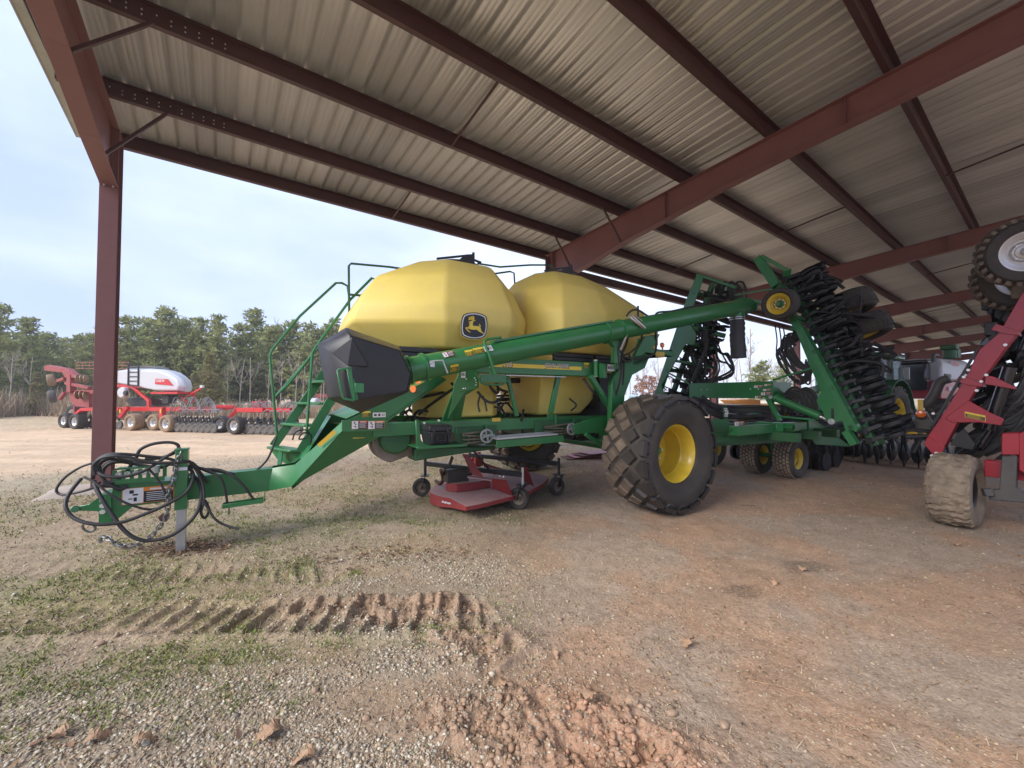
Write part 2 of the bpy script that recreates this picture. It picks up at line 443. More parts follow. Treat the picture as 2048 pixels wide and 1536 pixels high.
def ground_color(x, y):
    u, w, n1, n2, n3, outside, field, wleft, grass, gravel, mud = masks(x, y)
    C = lambda *c: np.array(c)[None, :]
    red = C(.365, .246, .166); redder = C(.405, .258, .168); grey = C(.34, .275, .215); olive = C(.30, .245, .155)
    c = red + (redder - red) * sst(.4, .62, n2)[:, None]
    c = c + (grey - c) * (sst(.47, .62, fbm(x * .9 + 5, y * .9, 4, 60)) * .75)[:, None]
    c = c + (olive - c) * (wleft * .55)[:, None]
    dry = C(.46, .37, .26); c = c + (dry - c) * (outside * .85)[:, None]
    sand = C(.62, .45, .285) * (1 + .22 * (n2 - .5))[:, None]
    c = c + (sand - c) * field[:, None]
    tw = fbm(x * .25 + 3, y * 1.3, 4, 71)
    c = c * (1 - .16 * (sst(.45, .6, tw) * field))[:, None]
    fc = fbm(x * .04, y * .04, 3, 81)
    farf = sst(26, 40, np.hypot(x, y)); c = c + (C(.34, .27, .15) - c) * (farf * .6 * sst(.35, .6, fc))[:, None]
    gr = C(.15, .165, .06) + (C(.22, .21, .09) - C(.15, .165, .06)) * n3[:, None]
    c = c + (gr - c) * (grass * .55)[:, None]
    gv = C(.30, .26, .20); c = c + (gv - c) * (gravel * .6)[:, None]
    md = C(.42, .245, .155); md2 = C(.33, .215, .14)
    mc = md2 + (md - md2) * sst(-.1, .35, x)[:, None]
    c = c + (mc - c) * (mud * .8)[:, None]
    # darker damp oil stains
    for (sx, sy, rr) in ((3.0, 4.15, .25), (2.1, 3.6, .22), (4.55, 3.45, .22), (-3.55, 3.9, .3)):
        d = np.hypot((x - sx), (y - sy) * 1.5) / rr + (n3 - .5) * 1.2
        c = c * (1 - .38 * (1 - sst(.5, 1.1, d)))[:, None]
    c = c * (0.80 + .40 * fbm(x * 9, y * 9, 3, 33))[:, None]
    return np.clip(c, .01, .9)
def ground():
    rr = np.concatenate([np.linspace(.25, 1.2, 12), 1.2 * (1.0068 ** np.arange(1, 470)), []])
    r = rr[-1]
    ext = []
    while r < 1400:
        r *= 1.04; ext.append(r)
    rr = np.concatenate([rr, ext])
    na = 900
    aa = np.linspace(R(-72), R(72), na)
    # coarse closing fan behind
    ab = np.linspace(R(72), R(288), 73)[1:-1]
    ang = np.concatenate([aa, ab])
    n = len(ang)
    X = (rr[:, None] * np.sin(ang)[None, :]).ravel(); Y = (rr[:, None] * np.cos(ang)[None, :]).ravel()
    Z = height(X, Y)
    Z = Z * (1 - sst(60, 200, np.hypot(X, Y))) - .0
    back = sst(R(70), R(76), np.tile(ang, len(rr))); Z = Z * (1 - back * 0.0)
    co = np.stack([X, Y, Z], 1)
    nr = len(rr)
    i = np.arange(nr - 1)[:, None] * n; j = np.arange(n)[None, :]; j2 = (j + 1) % n
    F = np.stack([i + j, i + n + j, i + n + j2, i + j2], -1).reshape(-1, 4)
    me = bpy.data.meshes.new('ground')
    me.vertices.add(len(co) + 1); me.loops.add(len(F) * 4 + 3 * n); me.polygons.add(len(F) + n)
    cc = np.concatenate([co, [[0, 0, -.0]]])
    me.vertices.foreach_set('co', cc.ravel().astype(np.float32))
    ci = len(co); fan = np.stack([np.full(n, ci), np.arange(n), (np.arange(n) + 1) % n], 1)
    me.loops.foreach_set('vertex_index', np.concatenate([F.ravel(), fan.ravel()]).astype(np.int32))
    me.polygons.foreach_set('loop_start', np.concatenate([np.arange(len(F)) * 4, len(F) * 4 + np.arange(n) * 3]).astype(np.int32))
    me.update(calc_edges=True); me.validate()
    col = ground_color(cc[:, 0], cc[:, 1])
    a = me.color_attributes.new('soil', 'FLOAT_COLOR', 'POINT')
    a.data.foreach_set('color', np.concatenate([col, np.ones((len(col), 1))], 1).ravel().astype(np.float32))
    me.polygons.foreach_set('use_smooth', np.ones(len(me.polygons), bool))
    m = bpy.data.materials.new('dirt_and_gravel'); m.use_nodes = True
    nd, l = m.node_tree.nodes, m.node_tree.links; p = nd['Principled BSDF']; p.inputs['Roughness'].default_value = .93
    p.inputs['Specular IOR Level'].default_value = .25
    at = nd.new('ShaderNodeAttribute'); at.attribute_name = 'soil'
    geo = nd.new('ShaderNodeNewGeometry')
    n1 = nd.new('ShaderNodeTexNoise'); n1.inputs['Scale'].default_value = 38; n1.inputs['Detail'].default_value = 9; n1.inputs['Roughness'].default_value = .72
    l.new(geo.outputs['Position'], n1.inputs['Vector'])
    r1 = nd.new('ShaderNodeMapRange'); r1.inputs[1].default_value = .28; r1.inputs[2].default_value = .72; r1.inputs[3].default_value = .62; r1.inputs[4].default_value = 1.35
    l.new(n1.outputs[0], r1.inputs[0])
    vo = nd.new('ShaderNodeTexVoronoi'); vo.inputs['Scale'].default_value = 75
    l.new(geo.outputs['Position'], vo.inputs['Vector'])
    sep = nd.new('ShaderNodeSeparateColor'); l.new(vo.outputs['Color'], sep.inputs[0])
    gt = nd.new('ShaderNodeMapRange'); gt.inputs[1].default_value = .78; gt.inputs[2].default_value = .95; gt.inputs[3].default_value = 0; gt.inputs[4].default_value = .55
    l.new(sep.outputs[0], gt.inputs[0])
    mx = nd.new('ShaderNodeMix'); mx.data_type = 'RGBA'; mx.blend_type = 'MULTIPLY'; mx.inputs[0].default_value = 1
    l.new(at.outputs['Color'], mx.inputs[6]); l.new(r1.outputs[0], mx.inputs[7])
    m2 = nd.new('ShaderNodeMix'); m2.data_type = 'RGBA'; m2.inputs[7].default_value = (.48, .39, .29, 1)
    l.new(gt.outputs[0], m2.inputs[0]); l.new(mx.outputs[2], m2.inputs[6]); l.new(m2.outputs[2], p.inputs['Base Color'])
    ad = nd.new('ShaderNodeMath'); ad.operation = 'SUBTRACT'; l.new(n1.outputs[0], ad.inputs[0])
    mu = nd.new('ShaderNodeMath'); mu.operation = 'MULTIPLY'; mu.inputs[1].default_value = .5; l.new(vo.outputs['Distance'], mu.inputs[0]); l.new(mu.outputs[0], ad.inputs[1])
    bp = nd.new('ShaderNodeBump'); bp.inputs['Strength'].default_value = .55; bp.inputs['Distance'].default_value = .012
    l.new(ad.outputs[0], bp.inputs['Height']); l.new(bp.outputs[0], p.inputs['Normal'])
    me.materials.append(m)
    o = bpy.data.objects.new('ground', me); sc.collection.objects.link(o); o['kind'] = 'structure'
    return o
ground()
def gz(x, y): return float(height(np.array([float(x)]), np.array([float(y)]))[0])

def scatter_mesh(name, tmpl_v, tmpl_f, P, S, ROT, tilt, cols, mname, jit=0):
    """many small real stones / blades as one mesh"""
    N = len(P); nv = len(tmpl_v); tv = np.asarray(tmpl_v, float)
    V = tv[None] * S[:, None, :]
    if jit: V = V * (1 + (rng.random((N, nv, 1)) - .5) * jit)
    c, s = np.cos(tilt), np.sin(tilt)
    V = np.stack([V[..., 0], V[..., 1] * c[:, None] - V[..., 2] * s[:, None], V[..., 1] * s[:, None] + V[..., 2] * c[:, None]], -1)
    c, s = np.cos(ROT), np.sin(ROT)
    V = np.stack([V[..., 0] * c[:, None] - V[..., 1] * s[:, None], V[..., 0] * s[:, None] + V[..., 1] * c[:, None], V[..., 2]], -1)
    V = V + P[:, None, :]
    tf = np.asarray(tmpl_f); k = tf.shape[1]
    F = (tf[None] + (np.arange(N) * nv)[:, None, None]).reshape(-1, k)
    me = bpy.data.meshes.new(name)
    me.vertices.add(N * nv); me.vertices.foreach_set('co', V.reshape(-1).astype(np.float32))
    me.loops.add(len(F) * k); me.polygons.add(len(F))
    me.loops.foreach_set('vertex_index', F.ravel().astype(np.int32))
    me.polygons.foreach_set('loop_start', (np.arange(len(F)) * k).astype(np.int32))
    me.update(calc_edges=True)
    a = me.color_attributes.new('soil', 'FLOAT_COLOR', 'POINT')
    cc = np.repeat(np.concatenate([cols, np.ones((N, 1))], 1), nv, 0)
    a.data.foreach_set('color', cc.ravel().astype(np.float32))
    m = bpy.data.materials.new(mname); m.use_nodes = True
    p = m.node_tree.nodes['Principled BSDF']; p.inputs['Roughness'].default_value = .85; p.inputs['Specular IOR Level'].default_value = .25
    at = m.node_tree.nodes.new('ShaderNodeAttribute'); at.attribute_name = 'soil'
    m.node_tree.links.new(at.outputs['Color'], p.inputs['Base Color'])
    me.materials.append(m)
    o = bpy.data.objects.new(name, me); sc.collection.objects.link(o)
    return o
def sample(N, rmin, rmax, amin=-62, amax=62, pw=1.0):
    r = rmin * (rmax / rmin) ** (rng.random(N) ** pw); a = np.radians(amin + (amax - amin) * rng.random(N))
    return r * np.sin(a), r * np.cos(a), r
def pebbles():
    bm = bmesh.new(); bmesh.ops.create_icosphere(bm, subdivisions=1, radius=1)
    tv = np.array([v.co[:] for v in bm.verts]) * (1 + (rng.random((len(bm.verts), 1)) - .5) * .5); tf = [[v.index for v in f.verts] for f in bm.faces]; bm.free()
    x, y, r = sample(190000, 1.35, 12)
    ms = masks(x, y); gravel, mud, grass, field, n2, n3 = ms[9], ms[10], ms[8], ms[6], ms[3], ms[4]
    pr = .20 + .22 * (n2 > .5) + .60 * gravel + .12 * sst(-.5, -2, x) - .5 * field + .0 * mud
    k = rng.random(len(x)) < pr
    x, y, r, gravel = x[k], y[k], r[k], gravel[k]
    N = len(x)
    s = (.0024 + .0070 * rng.random(N) ** 3 + .003 * gravel * rng.random(N)) * (1 + .06 * r)
    s = np.where(rng.random(N) < .003, s * 1.8, s)
    S = np.stack([s * (1 + .5 * rng.random(N)), s * (.7 + .4 * rng.random(N)), s * (.45 + .35 * rng.random(N))], 1)
    z = height(x, y) + S[:, 2] * .25
    base = np.array([.40, .325, .245]); pal = np.array([[.46, .39, .29], [.53, .47, .36], [.37, .31, .23], [.44, .34, .22], [.58, .53, .43], [.29, .25, .20], [.41, .30, .21]])
    cols = pal[rng.integers(0, len(pal), N)] * (.65 + .5 * rng.random((N, 1)))
    inner = sst(-.5, 1.2, x)[:, None]; cols = cols * (1 - .25 * inner) * (1 - inner * np.array([[.0, .12, .22]]))
    o = scatter_mesh('gravel', tv, tf, np.stack([x, y, z], 1), S, rng.random(N) * 6.28, (rng.random(N) - .5) * .7, cols, 'pebble_stone', .55)
    tag(o, 'loose tan and grey pebbles scattered over the dirt floor', None, None, 'stuff')
pebbles()
def grass():
    tv = [(-.5, 0, 0), (.5, 0, 0), (.3, .25, .55), (-.3, .25, .55), (0, .7, 1)]; tf = [(0, 1, 2, 3)]
    tv4 = [(-.5, 0, 0), (.5, 0, 0), (.18, .55, 1), (-.18, .55, 1)]
    x, y, r = sample(330000, 1.4, 11, -62, 20)
    g = masks(x, y)[8]; cl = sst(.45, .6, fbm(x * 7, y * 7, 3, 5))
    k = rng.random(len(x)) < g * (.15 + .85 * cl) * .6
    x, y, r = x[k], y[k], r[k]; N = len(x)
    h = (.008 + .018 * rng.random(N)) * (1 + .07 * r)
    S = np.stack([.0022 * (1 + .35 * r) * (1 + rng.random(N)), h * 1.0, h], 1)
    cols = np.array([[.13, .185, .045]]) * (.6 + .8 * rng.random((N, 1))) + np.array([[.13, .07, .03]]) * rng.random((N, 1)) ** 2
    o = scatter_mesh('grass', tv4, tf, np.stack([x, y, height(x, y) - .002], 1), S, rng.random(N) * 6.28, -(rng.random(N)) * .5, cols, 'short_green_grass')
    tag(o, 'short sparse green grass growing between the pebbles', None, None, 'stuff')
    # dead straw
    x, y, r = sample(160000, 1.4, 24, -62, 55)
    ms = masks(x, y); u, w, n2, field = ms[0], ms[1], ms[3], ms[6]
    band = sst(-2.2, .2, w) * (1 - sst(2.6, 4.2, w)); pr = .03 + .9 * band * sst(.25, .5, n2) + .26 * sst(-.4, -1.8, x - y * .2) * (1 - field)
    k = rng.random(len(x)) < pr; x, y, r, w = x[k], y[k], r[k], w[k]; N = len(x)
    h = (.02 + .06 * rng.random(N) ** 1.5) * (1 + .05 * r)
    S = np.stack([.0016 * (1 + .4 * r) * (1 + rng.random(N)), h, h * .22], 1)
    cols = np.array([[.44, .34, .235]]) * (.5 + .75 * rng.random((N, 1))) * np.where(rng.random((N, 1)) < .15, np.array([[.6, .42, .34]]), 1)
    o = scatter_mesh('dry_grass', tv4, tf, np.stack([x, y, height(x, y) + .002], 1), S, rng.random(N) * 6.28, (rng.random(N) - .5) * 1.0, cols, 'dead_straw')
    tag(o, 'flattened dead straw and brown grass along the drip line', None, None, 'stuff')
grass()

# ================================================================ SHED
LB = 11.0; NF = 8
PW = [.58, -.98, -2.92, -4.83, -6.76, -8.63, -10.5]
BACK_EDGE = -16.0  # unseen roof edge behind the camera, depth set to darken roof and floor
zt = lambda w: 6.69 - .0706 * w          # top of the rafters = underside of the purlins
def shed():
    t = thing('machine_shed', 'open pole shed with red oxide steel frames and ribbed metal roof', 'shed', SH)
    # columns
    BOT = [(0.0, 5.60), (-1.4, 5.80), (-3.0, 6.12), (-4.3, 6.29), (-5.7, 6.49), (-7.3, 6.66), (-10, 6.87), (BACK_EDGE, 7.25)]
    for k in range(NF):
        u = k * LB
        b = MB(); H = 5.66
        b.box((u, .0065, H / 2), (.26, .013, H)); b.box((u, .346, 3.32), (.26, .013, 6.6))
        b.prism([(u - .005, .014, 0), (u - .005, .339, 0), (u - .005, .339, 6.62), (u - .005, .0, 6.62), (u - .005, .014, 5.6)], (.01, 0, 0))
        b.box((u, .17, .012), (.40, .50, .024))
        for sx in (-1, 1):
            b.cyl((u + sx * .15, -.04, .02), (u + sx * .15, -.04, .06), .015, 6)
        c = b.build('column', M['steelred'], t, bevel=.004)
        f = MB(); f.loft([[(u - .42, -.36, -.25), (u + .42, -.36, -.25), (u + .42, .72, -.25), (u - .42, .72, -.25)], [(u - .42, -.36, -.03), (u + .42, -.36, -.03), (u + .42, .72, -.03), (u - .42, .72, -.03)], [(u - .30, -.20, .0), (u + .30, -.20, .0), (u + .30, .52, .0), (u - .30, .52, .0)]])
        if k == 0:
            f = MB(); f.loft([[(u - .95, -.38, -.25), (u + .55, -.38, -.25), (u + .55, .9, -.25), (u - .95, .9, -.25)], [(u - .85, -.3, -.02), (u + .45, -.3, -.02), (u + .45, .8, -.02), (u - .85, .8, -.02)], [(u - .55, -.12, .10), (u + .3, -.12, .06), (u + .3, .55, .06), (u - .55, .55, .10)]])
        f.build('footing', M['concrete'], t, bevel=.02)
        # rafter
        b = MB()
        web = [(w, z) for w, z in BOT] + [(BACK_EDGE, zt(BACK_EDGE))] + [(.34, zt(.34)), (.34, 5.60)]
        b.prism([(u - .005, w, z) for w, z in web], (.01, 0, 0))
        for (w0, z0), (w1, z1) in zip(BOT[:-1], BOT[1:]):
            b.bar((u, w0, z0), (u, w1, z1), .24, .014, (0, 0, 1))
        b.bar((u, .36, zt(.36) - .007), (u, BACK_EDGE, zt(BACK_EDGE) - .007), .24, .013)
        b.box((u, -.0, 6.15), (.24, .016, 1.06))
        b.box((u, -.03, 5.61), (.25, .10, .012))
        for w in (-4.3, -8.0): b.bar((u, w, zt(w) - .02), (u, w, BOT[3][1] if w > -5 else 6.70), .17, .012, (0, 1, 0))
        rf = b.build('rafter', M['steelred'], t, bevel=.003)
        bb = MB()
        if k < 3:
            for sx in (-.06, .06): bb.cyl((u + sx, -.03, 5.60), (u + sx, -.03, 5.575), .017, 6)
            build_each(bb, 'bolt_or_lit_hole', M['bolt_or_lit_hole'], rf)
        b = MB(); b.box((u, BACK_EDGE - .16, 3.85), (.26, .34, 7.7)); b.build('column', M['steelred'], t, bevel=.004)
        # knee / flange braces
        if k < 4:
            for w in (-.98, -2.92):
                for s_ in ((1,) if k == 0 else (-1, 1)):
                    zb = np.interp(-w, [-b_[0] for b_ in BOT], [b_[1] for b_ in BOT])
                    b = MB(); b.bar((u + s_ * .12, w, float(zb) + .02), (u + s_ * .95, w, zt(w) + .1), .045, .045)
                    b.build('flange_brace', M['purlin'], t)
        if k == 0:
            b = MB(); b.prism([(-.55, -.0, 6.70), (-.55, .12, 6.70), (-.55, .12, 5.5), (-.55, .0, 5.9)], (0, 0, 0.0001)) if False else None
    # purlins : C / Z sections lapped over the frames
    for pi, w in enumerate(PW):
        z0 = zt(w)
        b = MB(); x0, x1 = -.48, (NF - 1) * LB + .5
        th = .004; hh = .235; fl = .085
        b.box(((x0 + x1) / 2, w, z0 + hh / 2), (x1 - x0, th, hh))
        b.box(((x0 + x1) / 2, w + fl / 2 + th / 2, z0 + th / 2), (x1 - x0, fl, th))
        b.box(((x0 + x1) / 2, w - fl / 2 - th / 2, z0 + hh - th / 2), (x1 - x0, fl, th))
        b.box(((x0 + x1) / 2, w + fl + .002, z0 + .010), (x1 - x0, .003, .020))
        if pi == 0:
            b.box(((x0 + x1) / 2, w + .115, z0 + .12), (x1 - x0, .02, .23))
        p = b.build('purlin', M['purlin'], t)
        if pi in (1, 2, 3):
            for i in range(11):
                for zz in (.07, .14):
                    if zz == .07 and i == 0: continue
                    bo = MB(); x = .14 + i * .155; bo.cyl((x, w - .001, z0 + zz), (x, w - .011, z0 + zz), .0105, 8); bo.build('bolt_or_lit_hole', M['bolt_or_lit_hole'], p)  # pale discs stand in for holes with bright sky showing through
    # sag angles at mid bay
    for k in range(NF - 1):
        for i, (a, c) in enumerate(zip(PW[:-1], PW[1:])):
            if (i + k) % 2 == 1: continue
            b = MB(); u = k * LB + LB / 2
            b.bar((u, a, zt(a) + .02), (u, c, zt(c) + .15), .035, .035); b.build('sag_angle', M['purlin'], t)
    # eave header beam of bays two and on, hung a little below the eave purlin
    b = MB()
    b.box((LB * 3.5 + LB / 2 + .1, .40, 6.26), (LB * 5.9, .20, .30))
    b.build('header_beam', M['purlin'], t, bevel=.004)
    # roof sheet with real ribs
    prof = []
    per = .305; x = -.62; end = (NF - 1) * LB + .6
    while x < end:
        prof += [(x, 0), (x + .014, .048), (x + .054, .048), (x + .068, 0), (x + .145, 0), (x + .155, .006), (x + .17, .006), (x + .18, 0), (x + .225, 0), (x + .235, .006), (x + .25, .006), (x + .26, 0)]
        x += per
    for name_w, wa, wb, za, zb in (('a', .80, BACK_EDGE - .6, zt(.80) + .24, zt(BACK_EDGE - .6) + .24),):
        b = MB()
        vs = [(px_, wa, za + h) for px_, h in prof] + [(px_, wb, zb + h) for px_, h in prof]
        n = len(prof)
        b.add(vs, [(i, i + 1, n + i + 1, n + i) for i in range(n - 1)])
        o = b.build('roof_sheet', M['roof'], t, sharp=15, recalc=False)
        sd = o.modifiers.new('gauge', 'SOLIDIFY'); sd.thickness = .002; sd.offset = 1
    # rake and eave trim
    b = MB(); b.bar((-.60, .84, zt(.84) + .17), (-.60, BACK_EDGE, zt(BACK_EDGE) + .17), .02, .17); b.bar((-.53, .84, zt(.84) + .10), (-.53, BACK_EDGE, zt(BACK_EDGE) + .10), .12, .012)
    b.build('rake_trim', M['trim'], t)
    b = MB(); b.box(((NF - 1) * LB / 2, .69, zt(.69) + .145), ((NF - 1) * LB + 1.2, .05, .06)); b.build('eave_trim', M['trim'], t)
shed()

def clods():
    bm = bmesh.new(); bmesh.ops.create_icosphere(bm, subdivisions=1, radius=1)
    tv = np.array([v.co[:] for v in bm.verts]); tv = tv * (1 + (rng.random((len(tv), 1)) - .5) * .55); tf = [[v.index for v in f.verts] for f in bm.faces]; bm.free()
    x, y, r = sample(60000, 1.4, 4.6, -50, 40)
    ms = masks(x, y); mud = ms[10]; n3 = ms[4]
    t1, d1, L1 = seg_d(x, y, (-4.6, 3.15), (-.15, 3.25)); tr = (1 - sst(.2, .36, np.abs(d1))) * sst(0, .4, t1) * (1 - sst(L1 - .2, L1 + .2, t1)) * sst(-3.2, -.8, x)
    pr = mud * sst(.35, .6, n3) * .30 + tr * .035
    k = rng.random(len(x)) < pr; x, y, r = x[k], y[k], r[k]; N = len(x)
    s = .003 + .015 * rng.random(N) ** 4
    S = np.stack([s * (1 + .7 * rng.random(N)), s * (.8 + .4 * rng.random(N)), s * (.6 + .4 * rng.random(N))], 1)
    cols = ground_color(x, y) * (.75 + .5 * rng.random((N, 1)))
    o = scatter_mesh('mud', tv, tf, np.stack([x, y, height(x, y) + S[:, 2] * .3], 1), S, rng.random(N) * 6.28, (rng.random(N) - .5), cols, 'mud_clod', .7)
    tag(o, 'crumbled clods of orange mud thrown up by tyres', None, None, 'stuff')
clods()

def leaf_litter():
    tv = [(0, 0, 0), (.35, .3, .22), (0, .55, .03), (-.35, .3, .22), (.22, .8, .12), (0, 1, .1), (-.22, .8, .12)]; tf = [(0, 1, 2, 3), (2, 1, 4, 5), (2, 5, 6, 3)]
    cs = []
    jx, jy = K_jack
    for (cx, cy, sx, sy, n) in ((jx + .15, jy - .02, .28, .12, 700), (jx - .1, jy - .12, .2, .08, 160), (-2.1, 1.75, .5, .25, 60), (-6.3, 7.2, .8, .4, 200), (-6.0, 6.2, .7, .3, 200), (-3.1, 6.3, 1.2, .3, 160), (-1.2, 4.5, .6, .12, 260), (-2.0, 4.25, .5, .12, 150)):
        cs.append(np.stack([rng.normal(cx, sx, n), rng.normal(cy, sy, n)], 1))
    P = np.concatenate(cs); x, y = P[:, 0], P[:, 1]; N = len(x)
    s = .018 + .035 * rng.random(N); S = np.stack([s * .8, s, s * .9], 1)
    pal = np.array([[.20, .11, .07], [.28, .17, .10], [.36, .25, .16], [.16, .10, .07]]); cols = pal[rng.integers(0, 4, N)] * (.7 + .6 * rng.random((N, 1)))
    o = scatter_mesh('leaves', tv, tf, np.stack([x, y, height(x, y) + .004], 1), S, rng.random(N) * 6.28, (rng.random(N) - .5) * 1.6, cols, 'brown_leaf_litter', .2)
    tag(o, 'small crumpled brown leaves drifted round the jack foot', None, None, 'stuff')
_k = Fr(2.5, 5.85, 31).qz(363, 1093, 0); _k = Fr(2.5, 5.85, 31).wor(_k); K_jack = (_k.x, _k.y)
leaf_litter()
# ================================================================ shared builders: wheels, decals
def wheel(parent, c, R_, W, rimR, tread='diamond', ax=(0, 1, 0), rim_m='yellow', tyre_m='rubber', n=48, name='wheel', dish=.35, hub=True, both=False, blocks=None, seed=0, hub_m=None):
    """c = centre of the tyre; the dished face looks along -ax"""
    c = Vector(c); ax = Vector(ax).normalized(); rg = random.Random(seed)
    h = W / 2; sw = R_ - rimR
    prof = [(rimR, -h * .62), (rimR + sw * .08, -h * .80), (rimR + sw * .35, -h * .98), (rimR + sw * .62, -h * 1.0), (rimR + sw * .84, -h * .93), (R_ - .012, -h * .80), (R_, -h * .55), (R_ + .004, 0), (R_, h * .55), (R_ - .012, h * .80), (rimR + sw * .84, h * .93), (rimR + sw * .62, h * 1.0), (rimR + sw * .35, h * .98), (rimR + sw * .08, h * .80), (rimR, h * .62)]
    deep = {'diamond': .045, 'lug': .045, 'mud': .012, 'rib': .008, 'plain': 0, 'caked': 0}[tread]
    prof = [(r - (deep if r > rimR + sw * .8 else 0), a) for r, a in prof]
    b = MB(); b.lathe(prof, c, ax, n)
    x = Vector((0, 0, 1)) - ax * ax.z
    if x.length < .1: x = ax.orthogonal()
    x.normalize(); y = ax.cross(x)
    def P(t, a, r): return c + (x * math.cos(t) + y * math.sin(t)) * r + ax * a
    def block(tc, ac, poly, r0, r1, k=.86):
        lo = [P(tc + dt / r0, ac + da, r0) for dt, da in poly]; hi = [P(tc + dt * k / r1, ac + da * k, r1) for dt, da in poly]
        b.loft([lo, hi])
    if tread in ('diamond',):
        b.m = 1
        nb = blocks or 22; rows = 5; st = 2 * PI / nb; L = st * R_ * .98; rw = W * .86 / 4
        for i in range(rows):
            for j in range(nb):
                a = (i - 2) * rw * .93; t = st * (j + (i % 2) * .5)
                edge = abs(i - 2) == 2
                b.m = 2 if i < 2 else 1
                r1 = R_ - (.030 if edge else .0) + rg.uniform(-.003, .003); r0 = r1 - .05
                sx = rg.uniform(-.005, .005)
                if edge:
                    sg = 1 if i > 2 else -1
                    poly = [(-L * .40, sg * rw * .50), (-L * .40, -sg * rw * .02), (0 + sx, -sg * rw * .62), (L * .38, -sg * rw * .02), (L * .40, sg * rw * .50)]
                else: poly = [(-L * .39, 0), (sx, -rw * .74), (L * .39, 0), (sx, rw * .74)]
                block(t, a, poly, r0, r1)
        # shoulder lugs: the edge blocks wrap round on to the sidewall
        for sg in (-1, 1):
            b.m = 2 if sg < 0 else 1
            for j in range(nb):
                t = st * j; w_ = L * .36
                p = [P(t - w_ / R_, sg * h * .80, R_ - .05), P(t + w_ / R_, sg * h * .80, R_ - .05), P(t + w_ * .8 / R_, sg * h * .97, R_ - .15), P(t - w_ * .8 / R_, sg * h * .97, R_ - .15)]
                q_ = [P(t - w_ * .9 / R_, sg * h * .86, R_ - .034), P(t + w_ * .9 / R_, sg * h * .86, R_ - .034), P(t + w_ * .62 / R_, sg * h * .985, R_ - .135), P(t - w_ * .62 / R_, sg * h * .985, R_ - .135)]
                b.loft([p, q_])
    elif tread == 'lug':
        b.m = 1; nb = blocks or 20; st = 2 * PI / nb
        for sg in (-1, 1):
            for j in range(nb):
                t = st * (j + (.5 if sg > 0 else 0)); w_ = .045 * R_ / .9
                poly = [(-w_, 0), (w_, 0), (w_ + h * .55, sg * h * .9), (-w_ + h * .55, sg * h * .9)]
                block(t, 0, poly, R_ - .05, R_, .98)
    elif tread in ('mud', 'rib'):
        b.m = 1
        nb = blocks or 34; st = 2 * PI / nb; rw = W * .8 / 5
        for i in range(5):
            for j in range(nb):
                t = st * (j + (i % 2) * .5 + rg.uniform(-.1, .1)); a = (i - 2) * rw
                L = st * R_ * .5 * rg.uniform(.75, 1.0)
                block(t, a, [(-L * .9, -rw * .3), (-L * .3, -rw * .46), (L * .9, -rw * .3), (L * .9, rw * .3), (L * .2, rw * .46), (-L * .9, rw * .3)], R_ - .018, R_ + rg.uniform(-.004, .006), .85)
    elif tread == 'caked':
        cb = MB(); nn = 130; fine = []
        for (r0, a0), (r1, a1) in zip(prof[:-1], prof[1:]):
            for k in range(3): fine.append((r0 + (r1 - r0) * k / 3, a0 + (a1 - a0) * k / 3))
        fine.append(prof[-1]); rings = []
        for j in range(nn):
            t = 2 * PI * j / nn; ring_ = []
            for r, a in fine:
                tr = 1 if r > rimR + sw * .8 else .15
                w1 = math.sin(t * 17 + a * 30 + seed) * math.sin(t * 9 - a * 21) * .012 + math.sin(t * 41 + a * 70) * .006 + rg.uniform(-.006, .006)
                lug = .012 if (math.sin(t * 34 + abs(a) * 26) > .45) else 0
                ring_.append(P(t, a, r + tr * (w1 + lug)))
            rings.append(ring_)
        rings.append(rings[0]); b = MB(); b.loft(rings, cap=False, closed=False)
    wn_ = bpy.data.objects.new(name, None); sc.collection.objects.link(wn_); wn_.parent = parent
    tm = M[tyre_m]
    b.build('tyre', [tm, M['bigtread'] if tread in ('diamond', 'lug') else M['mudtyre'] if tread == 'mud' else tm, M['blacktread']], wn_, sharp=32)
    rb = MB(); rm = M[rim_m]
    k = -1
    d = dish * W
    rp = [(rimR + .012, -h * .66), (rimR + .022, -h * .70), (rimR + .012, -h * .735), (rimR - .006, -h * .70), (rimR - .02, -h * .60), (rimR - .045, -h * .50), (rimR - .05, -h * .28), (rimR - .07, -h * .22), (rimR - .075, -h * .66 + d), (rimR - .08, -h * .66 + d + .02)]
    rp = [(max(r, .02), a) for r, a in rp]
    rp += [(rimR * .55, -h * .66 + d + .02), (rimR * .46, -h * .66 + d - .01), (rimR * .38, -h * .66 + d - .01)]
    rb.lathe(rp, c, ax, n)
    if hub:
        rb.m = 1
        a0 = -h * .66 + d
        rb.lathe([(rimR * .38, a0 - .0), (rimR * .36, a0 - .02), (rimR * .22, a0 - .03), (rimR * .20, a0 - .09), (rimR * .16, a0 - .11), (0.001, a0 - .11)], c, ax, 24)
        rb.m = 2
        for j in range(8):
            t = 2 * PI * j / 8; rr = rimR * .46
            p0 = P(t, a0 - .01, rr); rb.cyl(p0, p0 - ax * .025, .014 * rimR / .4 + .004, 6)
    # back of the rim
    rb.m = 0
    rb.lathe([(rimR + .012, h * .66), (rimR - .01, h * .70), (rimR - .05, h * .5), (rimR - .06, -h * .66 + d + .03)], c, ax, n)
    rb.build('rim', [rm, M[hub_m] if hub_m else rm, M['bolt_or_lit_hole']], wn_)
    return wn_

